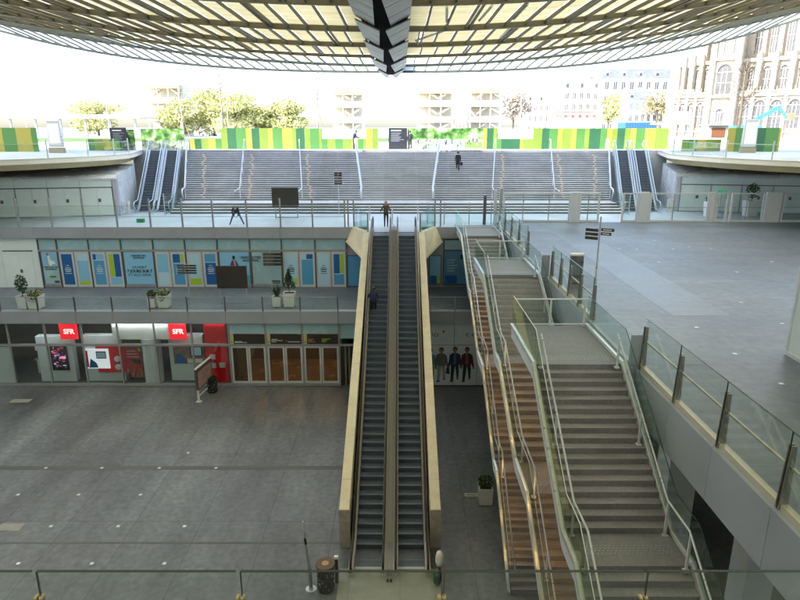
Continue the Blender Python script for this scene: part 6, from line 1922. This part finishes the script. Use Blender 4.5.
def staked_tree(x, y, h, label, lean=0.0):
    t = thing('young_tree', label, 'tree', (x, y, ZS))
    m = MB()
    m.tube([(x, y, ZS), (x + lean, y, ZS + h * 0.45), (x - lean, y, ZS + h * 0.75), (x, y, ZS + h)], [0.1, 0.085, 0.06, 0.015], M['stake'], 8)
    m.build('trunk', t, smooth=True)
    m = MB()
    for k in range(16):
        f = random.uniform(0.48, 0.95); an = random.uniform(0, 2 * PI)
        branchy(m, Vector((x, y, ZS + h * f)), Vector((math.cos(an), math.sin(an), 0.7)), h * 0.16 * (1.25 - f), 0.028, 1, 0.45, M['bark'], 0.05, 3)
    m.build('crown', t)
    for k in range(3):
        an = 2 * PI * k / 3 + 0.5
        MB().tube([(x + math.cos(an) * 1.0, y + math.sin(an) * 0.8, ZS), (x + math.cos(an) * 0.12, y + math.sin(an) * 0.12, ZS + h * 0.42)], 0.045, M['stake'], 6).build('stake', t)
staked_tree(-18.2, 65.6, 8.6, 'slim bare young tree on three stakes behind the left hoarding', 0.05)
staked_tree(-8.35, 65.2, 8.4, 'slim bare young tree on a tripod of stakes left of the yellow tower', -0.1)
staked_tree(12.3, 65.6, 8.4, 'slim bare young tree on stakes right of the stair centre', 0.06)
staked_tree(-23.8, 70, 7.0, 'slim bare sapling on stakes behind the left printed hoarding', 0.05)
# bare tree before the church
def bare_tree(x, y, h, label):
    t = thing('bare_tree', label, 'tree', (x, y, ZS))
    m = MB(); m.tube([(x, y, ZS), (x + 0.05, y, ZS + h * 0.35), (x - 0.05, y, ZS + h * 0.7), (x, y, ZS + h)], [0.24, 0.18, 0.1, 0.02], M['bark'], 8); m.build('trunk', t, smooth=True)
    m = MB()
    for k in range(34):
        f = random.uniform(0.3, 0.96); an = random.uniform(0, 2 * PI)
        branchy(m, Vector((x, y, ZS + h * f)), Vector((math.cos(an), math.sin(an), 0.55)), h * 0.26 * (1.35 - f), 0.05, 2, 0.45, M['bark'], 0.06, 4)
    m.build('crown', t)
bare_tree(36.0, 68.0, 9.6, 'bare branching tree standing before the church transept')
def leafy_tree(x, y, h, rw, mats, label, n=900, size=0.45, group='trees in the garden', trunk=0.3, low=0.42):
    t = thing('leafy_tree', label, 'tree', (x, y, ZS), group)
    m = MB(); m.tube([(x, y, ZS - 0.2), (x + 0.1, y, ZS + h * 0.4), (x, y, ZS + h * 0.7)], [trunk, trunk * 0.7, trunk * 0.25], M['bark'], 7)
    for k in range(7):
        an = random.uniform(0, 2 * PI)
        branchy(m, Vector((x, y, ZS + h * random.uniform(0.3, 0.55))), Vector((math.cos(an), math.sin(an), 0.8)), h * 0.35, trunk * 0.3, 1, 0.4)
    m.build('trunk', t)
    m = MB()
    for c in range(16):
        an = random.uniform(0, 2 * PI); q = random.random() ** 0.6
        cz = ZS + h * random.uniform(low, 0.9); sh = 1.0 - abs((cz - ZS) / h - 0.6) * 0.9
        leaves(m, x + math.cos(an) * rw * 0.75 * q * sh, y + math.sin(an) * rw * 0.75 * q * sh, cz, rw * 0.42, rw * 0.42, h * 0.13, n // 16, size, mats, hollow=0.1)
    m.build('crown', t)
yl = [M['leafy'], M['leafy'], mat('pale_yellow_leaf', (0.58, 0.57, 0.28), 0.6)]
tl = 'pale yellow green tree in spring leaf beyond the hoarding'
for x, y, h, rw, lab in ((-54, 152, 8.5, 5.0, 'broad pale yellow green tree, leftmost of the row beyond the hoarding'), (-46, 158, 11.5, 6.0, 'tall pale yellow green tree behind the first staked sapling'), (-38.5, 150, 9.8, 5.5, 'round pale yellow green tree in the middle of the garden row'), (-31.5, 155, 9.5, 5, 'lower pale yellow green tree, second from the white tower'), (-26, 150, 8.2, 3.6, 'smallest pale yellow green tree left of the first white tower'), (-78, 165, 9.5, 6, 'pale yellow green tree beyond the long low market roof')):
    leafy_tree(x, y, h, rw * 1.35, yl, lab, n=3000, size=0.42, low=0.12)
for x, y, h, rw, mats, lab in ((52, 160, 10.5, 3.5, yl, 'narrow pale yellow tree beside the red railed building'), (66, 165, 11, 4.5, [M['leafo'], M['leafo'], M['leafy']], 'pale orange tree before the white town house'), (30, 170, 12, 4.5, [M['leafo'], mat('pale_grey_leaf', (0.3, 0.28, 0.24), 0.7)], 'faded brownish tree between the white towers and the red rails')):
    leafy_tree(x, y, h, rw, mats, lab)

# ================================================================== FAR BUILDINGS
# church: a long facade that runs away to the left
ch = thing('church', 'huge pale limestone church with buttresses and tall arched windows on the right', 'church', (80, 130, ZS))
P0, P1 = Vector((62.5, 150, ZS)), Vector((96, 118, ZS))
U = (P1 - P0).normalized(); Nn = Vector((-U.y, U.x, 0)); Nn = -Nn if Nn.y > 0 else Nn      # towards the camera
LEN = (P1 - P0).length
def W(s, d, z): return P0 + U * s + Nn * d + Vector((0, 0, z))
def cbox(name, s0, s1, d0, d1, z0, z1, mm, parent=None):
    m = MB(); m.prism([W(s0, d0, z0), W(s1, d0, z0), W(s1, d1, z0), W(s0, d1, z0)], (0, 0, z1 - z0), mm)
    return m.build(name, parent or ch)
cbox('wall', -0.5, LEN + 10, -14, 0, 0, 9.0, M['stone'])
cbox('wall', 3, LEN + 10, -14, -2.0, 9.0, 16.0, M['stone'])
cbox('wall', 5, LEN + 10, -14, -3.6, 16.0, 26, M['stone'])
roof = MB(); roof.prism([W(5, -3.5, 26), W(5, -8, 31), W(5, -14, 26)], U * (LEN + 5), M['slate']); roof.build('roof', ch)
for z0, z1, d in ((8.5, 9.1, 0.5), (9.3, 9.6, 0.2), (15.6, 16.3, -1.5), (25.2, 26, -3.1), (7.9, 8.15, 0.3), (1.0, 1.4, 0.3)):
    cbox('cornice', -0.6 if d > 0 else 3, LEN + 10, d - 0.6, d, z0, z1, M['stone2'])
def arch_window(s, wd, z0, z1, d, name='window', tracery=True):
    m = MB()
    pts = []
    hw = wd / 2
    zs = z1 - hw * 1.15
    prof_ = [(-hw, z0), (hw, z0), (hw, zs)] + [(hw * math.cos(a), zs + hw * 1.15 * math.sin(a)) for a in [PI * k / 10 for k in range(1, 10)]] + [(-hw, zs)]
    m.prism([W(s + q, d + 0.02, z) for q, z in prof_], Nn * 0.05, M['wdark'])
    o = m.build(name, ch)
    fr = MB()
    pr2 = [(q * 1.14, zz2) for q, zz2 in prof_[2:]]
    outer = [W(s + q * 1.2, d + 0.02, z + (0.25 if z > zs else 0)) for q, z in prof_[2:]]
    inner = [W(s + q, d + 0.02, z) for q, z in prof_[2:]]
    for k in range(len(inner) - 1):
        fr.prism([inner[k], inner[k + 1], outer[k + 1], outer[k]], Nn * 0.35, M['stone2'])
    fr.build('frame', o)
    if tracery:
        tm = MB()
        n = 3
        for k in range(1, n):
            q = -hw + wd * k / n
            tm.prism([W(s + q - 0.06, d + 0.075, z0), W(s + q + 0.06, d + 0.075, z0), W(s + q + 0.06, d + 0.075, zs + hw * 0.6), W(s + q - 0.06, d + 0.075, zs + hw * 0.6)], Nn * 0.08, M['stone2'])
        for zq in (z0 + (zs - z0) * 0.5, zs):
            tm.prism([W(s - hw, d + 0.075, zq), W(s + hw, d + 0.075, zq), W(s + hw, d + 0.075, zq + 0.12), W(s - hw, d + 0.075, zq + 0.12)], Nn * 0.07, M['stone2'])
        tm.build('tracery', o)
    return o
bays = [1.5, 3.3, 5.15, 7.1, 16.2, 19.15, 22.3, 25.6, 29.0, 32.5, 36.0]
for s in bays:
    arch_window(s, 1.25 if s < 8 else 2.1, 2.0, 7.4 if s < 8 else 7.7, 0.0)
for a, b in zip(bays, bays[1:]):
    if b - a > 6: continue
    mm_ = (a + b) / 2
    bw_ = 0.22 if a < 8 else 0.36
    cbox('buttress', mm_ - bw_, mm_ + bw_, -0.2, 0.7, 0, 8.4, M['stone2'])
    cbox('buttress', mm_ - bw_ - 0.1, mm_ + bw_ + 0.1, -2.6, -0.3, 9.1, 15.2, M['stone2'])
    q = MB(); q.prism([W(mm_ - bw_ - 0.2, -0.25, 15.2), W(mm_ + bw_ + 0.2, -0.25, 15.2), W(mm_ + 0.2, -0.7, 17.6), W(mm_ - 0.2, -0.7, 17.6)], Nn * -1.2, M['stone2']); q.build('pinnacle', ch)
    if mm_ > 5: cbox('buttress', mm_ - bw_, mm_ + bw_, -4.2, -2.2, 16.2, 25.0, M['stone2'])
    for k in range(5):
        s0 = a + (b - a) * (k + 0.2) / 5
        cbox('baluster', s0, s0 + 0.15, -0.1, 0.1, 9.6, 10.4, M['stone2'])
for s in bays:
    if s > 4:
        arch_window(s, 0.95 if s < 8 else 1.35, 10.0, 14.6, -2.0)
    if s > 5.1:
        arch_window(s, 0.95 if s < 8 else 1.35, 17.4, 24.4, -3.6)
# transept front standing forward
cbox('transept', 9.2, 14.2, -8, 1.2, 0, 27, M['stone'])
for s0, s1 in ((8.6, 9.7), (13.7, 14.8)):
    cbox('turret', s0, s1, 0.9, 2.0, 0, 29, M['stone2'])
for z in (8.3, 16.0, 22.5):
    cbox('cornice', 8.6, 14.8, 1.1, 1.7, z, z + 0.55, M['stone2'])
arch_window(11.7, 3.0, 9.2, 15.2, 1.22); arch_window(11.7, 1.5, 1.0, 6.0, 1.22); arch_window(10.7, 0.8, 17.4, 21.6, 1.22); arch_window(12.7, 0.8, 17.4, 21.6, 1.22)
for k in range(10):
    cbox('baluster', 9.9 + k * 0.38, 10.1 + k * 0.38, 1.3, 1.5, 22.9, 23.9, M['stone2'])
# stair turret at the church's left end, with its small dome
tt_ = MB(); c0 = W(0.5, -1, 0)
tt_.lathe(c0.x, c0.y, [(1.4, ZS), (1.4, ZS + 9.0), (1.7, ZS + 9.2), (1.7, ZS + 9.7), (1.3, ZS + 9.8), (1.2, ZS + 15), (1.4, ZS + 15.3), (0.9, ZS + 17), (0.15, ZS + 18)], M['stone2'], 16); tt_.build('turret', ch)

def townhouse(label, x0, x1, y, h, roof, nwin, floors, wallm, roofm, shut=False, d=12):
    t = thing('town_house', label, 'house', ((x0 + x1) / 2, y, ZS))
    MB().box(x0, x1, y, y + d, ZS - 0.2, ZS + h, wallm).build('wall', t)
    m = MB(); m.prism([(x0 - 0.2, y - 0.2, ZS + h), (x0 - 0.2, y + d, ZS + h), (x0 - 0.2, y + d, ZS + h + roof), (x0 - 0.2, y + roof * 0.35, ZS + h + roof)], (x1 - x0 + 0.4, 0, 0), roofm); m.build('roof', t)
    fh = h / floors
    wx = (x1 - x0) / nwin
    for fl in range(floors):
        MB().box(x0 - 0.15, x1 + 0.15, y - 0.25, y - 0.005, ZS + fh * fl + fh - 0.25, ZS + fh * fl + fh, M['plaster']).build('cornice', t)
        for k in range(nwin):
            cx = x0 + wx * (k + 0.5); z0 = ZS + fh * fl + fh * 0.25
            wn = MB().box(cx - wx * 0.2, cx + wx * 0.2, y - 0.06, y + 0.1, z0, z0 + fh * 0.52, M['wdark']).build('window', t)
            MB().box(cx - 0.04, cx + 0.04, y - 0.1, y - 0.062, z0, z0 + fh * 0.52, M['plaster']).build('frame', wn)
            if shut and fl == floors - 1:
                for s in (-1, 1): MB().box(cx + s * wx * 0.24 - wx * 0.09, cx + s * wx * 0.24 + wx * 0.09, y - 0.08, y - 0.01, z0, z0 + fh * 0.52, M['shutter']).build('shutter', wn)
    for k in range(0, nwin, 2):
        cx = x0 + wx * (k + 0.5)
        dm = MB().box(cx - 0.7, cx + 0.7, y + 0.2, y + 2, ZS + h + 0.3, ZS + h + roof * 0.7, M['plaster']).build('dormer', t)
        MB().box(cx - 0.4, cx + 0.4, y + 0.12, y + 0.19, ZS + h + 0.5, ZS + h + roof * 0.6, M['wdark']).build('window', dm)
    for k in range(3):
        cx = x0 + (x1 - x0) * (0.15 + 0.35 * k)
        MB().box(cx - 0.6, cx + 0.6, y + d * 0.5, y + d * 0.5 + 1, ZS + h + roof, ZS + h + roof + 1.2, M['plaster']).build('chimney', t)
townhouse('white town house with a slate roof and blue shutters left of the church', 59.5, 69, 168, 8.8, 2.3, 6, 3, M['plaster'], M['slate'], True)
townhouse('taller white town house with a slate roof behind the blue shuttered one', 58, 77, 186, 15.5, 2.6, 8, 4, M['plaster'], M['slate'])
townhouse('pale town house with grey blue attic, left of the slate roofed pair', 48, 58.5, 190, 12.5, 3.2, 5, 4, M['plaster'], mat('pale_zinc_roof', (0.3, 0.36, 0.44), 0.5))
townhouse('far pale town house with a low zinc roof behind the orange tree', 40.5, 47.5, 205, 9.5, 3.0, 4, 3, M['plaster'], mat('pale_zinc_roof', (0.3, 0.36, 0.44), 0.5))
# white buildings with zigzag outside stairs and ochre undersides
def stair_tower(label, x0, x1, y, h, mirror=False, top=True, cols=0):
    t = thing('white_building', label, 'building', ((x0 + x1) / 2, y, ZS))
    MB().box(x0, x1, y + 3, y + 9, ZS - 0.2, ZS + h, M['plaster']).build('wall', t)
    n = 3
    for k in range(1, n + 1):
        z = ZS + h * k / n
        MB().box(x0 - 0.2, x1 + 0.2, y, y + 3, z - 0.35, z, M['plaster']).build('slab', t)
        if top and k == n: MB().box(x0, x1, y + 0.1, y + 2.9, z - 0.95, z - 0.36, M['yellow']).build('soffit', t)
        else: MB().box(x0, (x0 + x1) / 2, y + 0.1, y + 2.9, z - 0.45, z - 0.36, M['yellow']).build('soffit', t)
        MB().box(x0 - 0.2, x1 + 0.2, y - 0.1, y - 0.02, z, z + 1.0, M['plaster']).build('parapet', t)
        za = z - h / n
        for s in (0, 1):
            xa = x0 + (x1 - x0) * (0.2 + 0.4 * s); xb = xa + (x1 - x0) * 0.38
            zz0, zz1 = (za + h / n, za + h / n * 0.5) if (s == 0) != mirror else (za + h / n * 0.5, za + h / n)
            m = MB(); m.prism([(xa, y + 0.3, zz0 - 0.5), (xb, y + 0.3, zz1 - 0.5), (xb, y + 0.3, zz1), (xa, y + 0.3, zz0)], (0, 1.6, 0), M['stone']); m.build('stair_flight', t)
    for k in range(4):
        x = x0 + (x1 - x0) * k / 3
        MB().box(x - 0.12, x + 0.12, y + 0.15, y + 0.45, ZS, ZS + h - 0.4, M['plaster']).build('column', t)
    for k in range(cols):
        x = x1 + 0.6 + 0.9 * k
        MB().box(x - 0.18, x + 0.18, y + 0.3, y + 0.7, ZS, ZS + h * random.uniform(0.55, 0.95), M['yellow'] if k % 2 else M['stake']).build('pole', t)
    return t
stair_tower('white stair building with ochre undersides behind the leaning man', -15.4, -8.6, 148, 10.2)
stair_tower('white stair building with ochre undersides right of the canopy spine', 4.2, 12.2, 150, 10.6, cols=5)
stair_tower('white stair building with a dark top edge beside the ochre poles', 16.6, 23.8, 152, 10.8, True)
# far left stair building, washed out
stair_tower('white stair building beyond the left far escalators', -62, -54, 158, 12.2, True)
t = thing('market_roof', 'long low roof with yellow panels on posts beyond the left hoarding', 'roof', (-72, 140, ZS))
MB().box(-92, -56, 138, 150, ZS + 4.0, ZS + 4.5, M['plaster']).build('deck', t)
MB().box(-92, -56, 137.8, 137.99, ZS + 3.9, ZS + 4.8, mat('yellow_fascia', (0.55, 0.52, 0.3), 0.6)).build('fascia', t)
for k in range(7): MB().box(-90 + 5.4 * k, -89.6 + 5.4 * k, 138.5, 138.9, ZS, ZS + 4.0, M['frame']).build('post', t)
t = thing('red_railed_building', 'low white building with red rails along its flat roof', 'building', (42, 150, ZS))
MB().box(36.8, 45.5, 150, 158, ZS - 0.2, ZS + 4.2, M['plaster']).build('wall', t)
for z in (4.6, 5.4): MB().box(36.8, 45.5, 150, 150.12, ZS + z, ZS + z + 0.22, M['redp']).build('rail', t)
for k in range(6): MB().box(36.9 + 1.7 * k, 37.05 + 1.7 * k, 150.0, 150.11, ZS + 4.2, ZS + 5.62, M['redp']).build('rail_post', t)
t = thing('blue_container', 'bright blue site container behind the right hoarding', 'container', (31.5, 84, ZS))
MB().box(29.6, 33.6, 84, 87, ZS, ZS + 2.75, M['bluebox']).build('body', t)
for k in range(12): MB().box(29.7 + 0.33 * k, 29.85 + 0.33 * k, 83.95, 83.999, ZS + 0.1, ZS + 2.65, M['bluebox']).build('rib', t)
t = thing('grey_cabin', 'grey site cabin on posts before the church corner', 'cabin', (33, 74, ZS))
MB().box(31.4, 33.6, 74, 76, ZS + 2.6, ZS + 3.9, M['panel']).build('body', t)
MB().box(29.8, 33.8, 73.8, 76.2, ZS + 2.45, ZS + 2.59, M['stake']).build('deck', t)
for x in (30.2, 33.4): MB().box(x - 0.06, x + 0.06, 74.4, 74.5, ZS, ZS + 2.45, M['frame']).build('post', t)
t = thing('small_kiosk', 'small brown and white kiosk at the foot of the church', 'kiosk', (31.2, 62, ZS))
MB().box(30.0, 31.9, 62, 63.5, ZS, ZS + 2.3, M['plaster']).build('wall', t)
MB().box(30.3, 31.6, 61.95, 61.995, ZS + 1.2, ZS + 2.1, mat('kiosk_brown', (0.2, 0.08, 0.04), 0.5)).build('shutter', t)
MB().box(29.8, 32.1, 61.7, 63.8, ZS + 2.3, ZS + 2.4, M['frame']).build('roof', t)
t = thing('boom_lift', 'cyan boom lift raised before the church windows', 'boom lift', (40, 70, ZS))
MB().prism([(37.3, 70, ZS + 2.2), (37.9, 70, ZS + 2.2), (41.3, 70, ZS + 4.0), (41.2, 70, ZS + 4.4)], (0, 0.4, 0), M['cyan']).build('main_boom', t)
MB().prism([(41.1, 70.0, ZS + 4.35), (41.4, 70.0, ZS + 4.3), (42.5, 70.0, ZS + 3.1), (42.3, 70.0, ZS + 3.0)], (0, 0.39, 0), M['cyan']).build('jib', t)
MB().box(42.3, 43.0, 69.8, 70.6, ZS + 2.9, ZS + 3.6, mat('basket_orange', (0.5, 0.2, 0.12), 0.5)).build('basket', t)
MB().box(36.2, 39.2, 69.4, 71.2, ZS + 0.5, ZS + 2.3, M['cyan']).build('chassis', t)
for x in (36.7, 38.7):
    q = MB().lathe(0, 0, [(0.45, -0.15), (0.5, 0), (0.45, 0.15)], M['black'], 14).build('wheel', t)
    q.matrix_parent_inverse = Matrix.Translation((-40, -70, -ZS)); q.matrix_basis = Matrix.Translation((x, 69.3, ZS + 0.5)) @ Matrix.Rotation(R(90), 4, 'X')
# lamp posts far off on the left
for x, y, h, lab in ((-41, 90, 7.5, 'thin street lamp post beyond the left printed hoarding'), (-55.5, 95, 6.5, 'thin street lamp post behind the far left hoarding'), (-25.5, 95, 9.0, 'tall thin mast beyond the left far escalators')):
    t = thing('street_lamp', lab, 'street lamp', (x, y, ZS))
    MB().tube([(x, y, ZS), (x, y, ZS + h)], [0.09, 0.05], M['frame'], 8).build('pole', t)
    MB().box(x - 0.5, x + 0.1, y - 0.1, y + 0.1, ZS + h, ZS + h + 0.1, M['frame']).build('lamp_head', t)
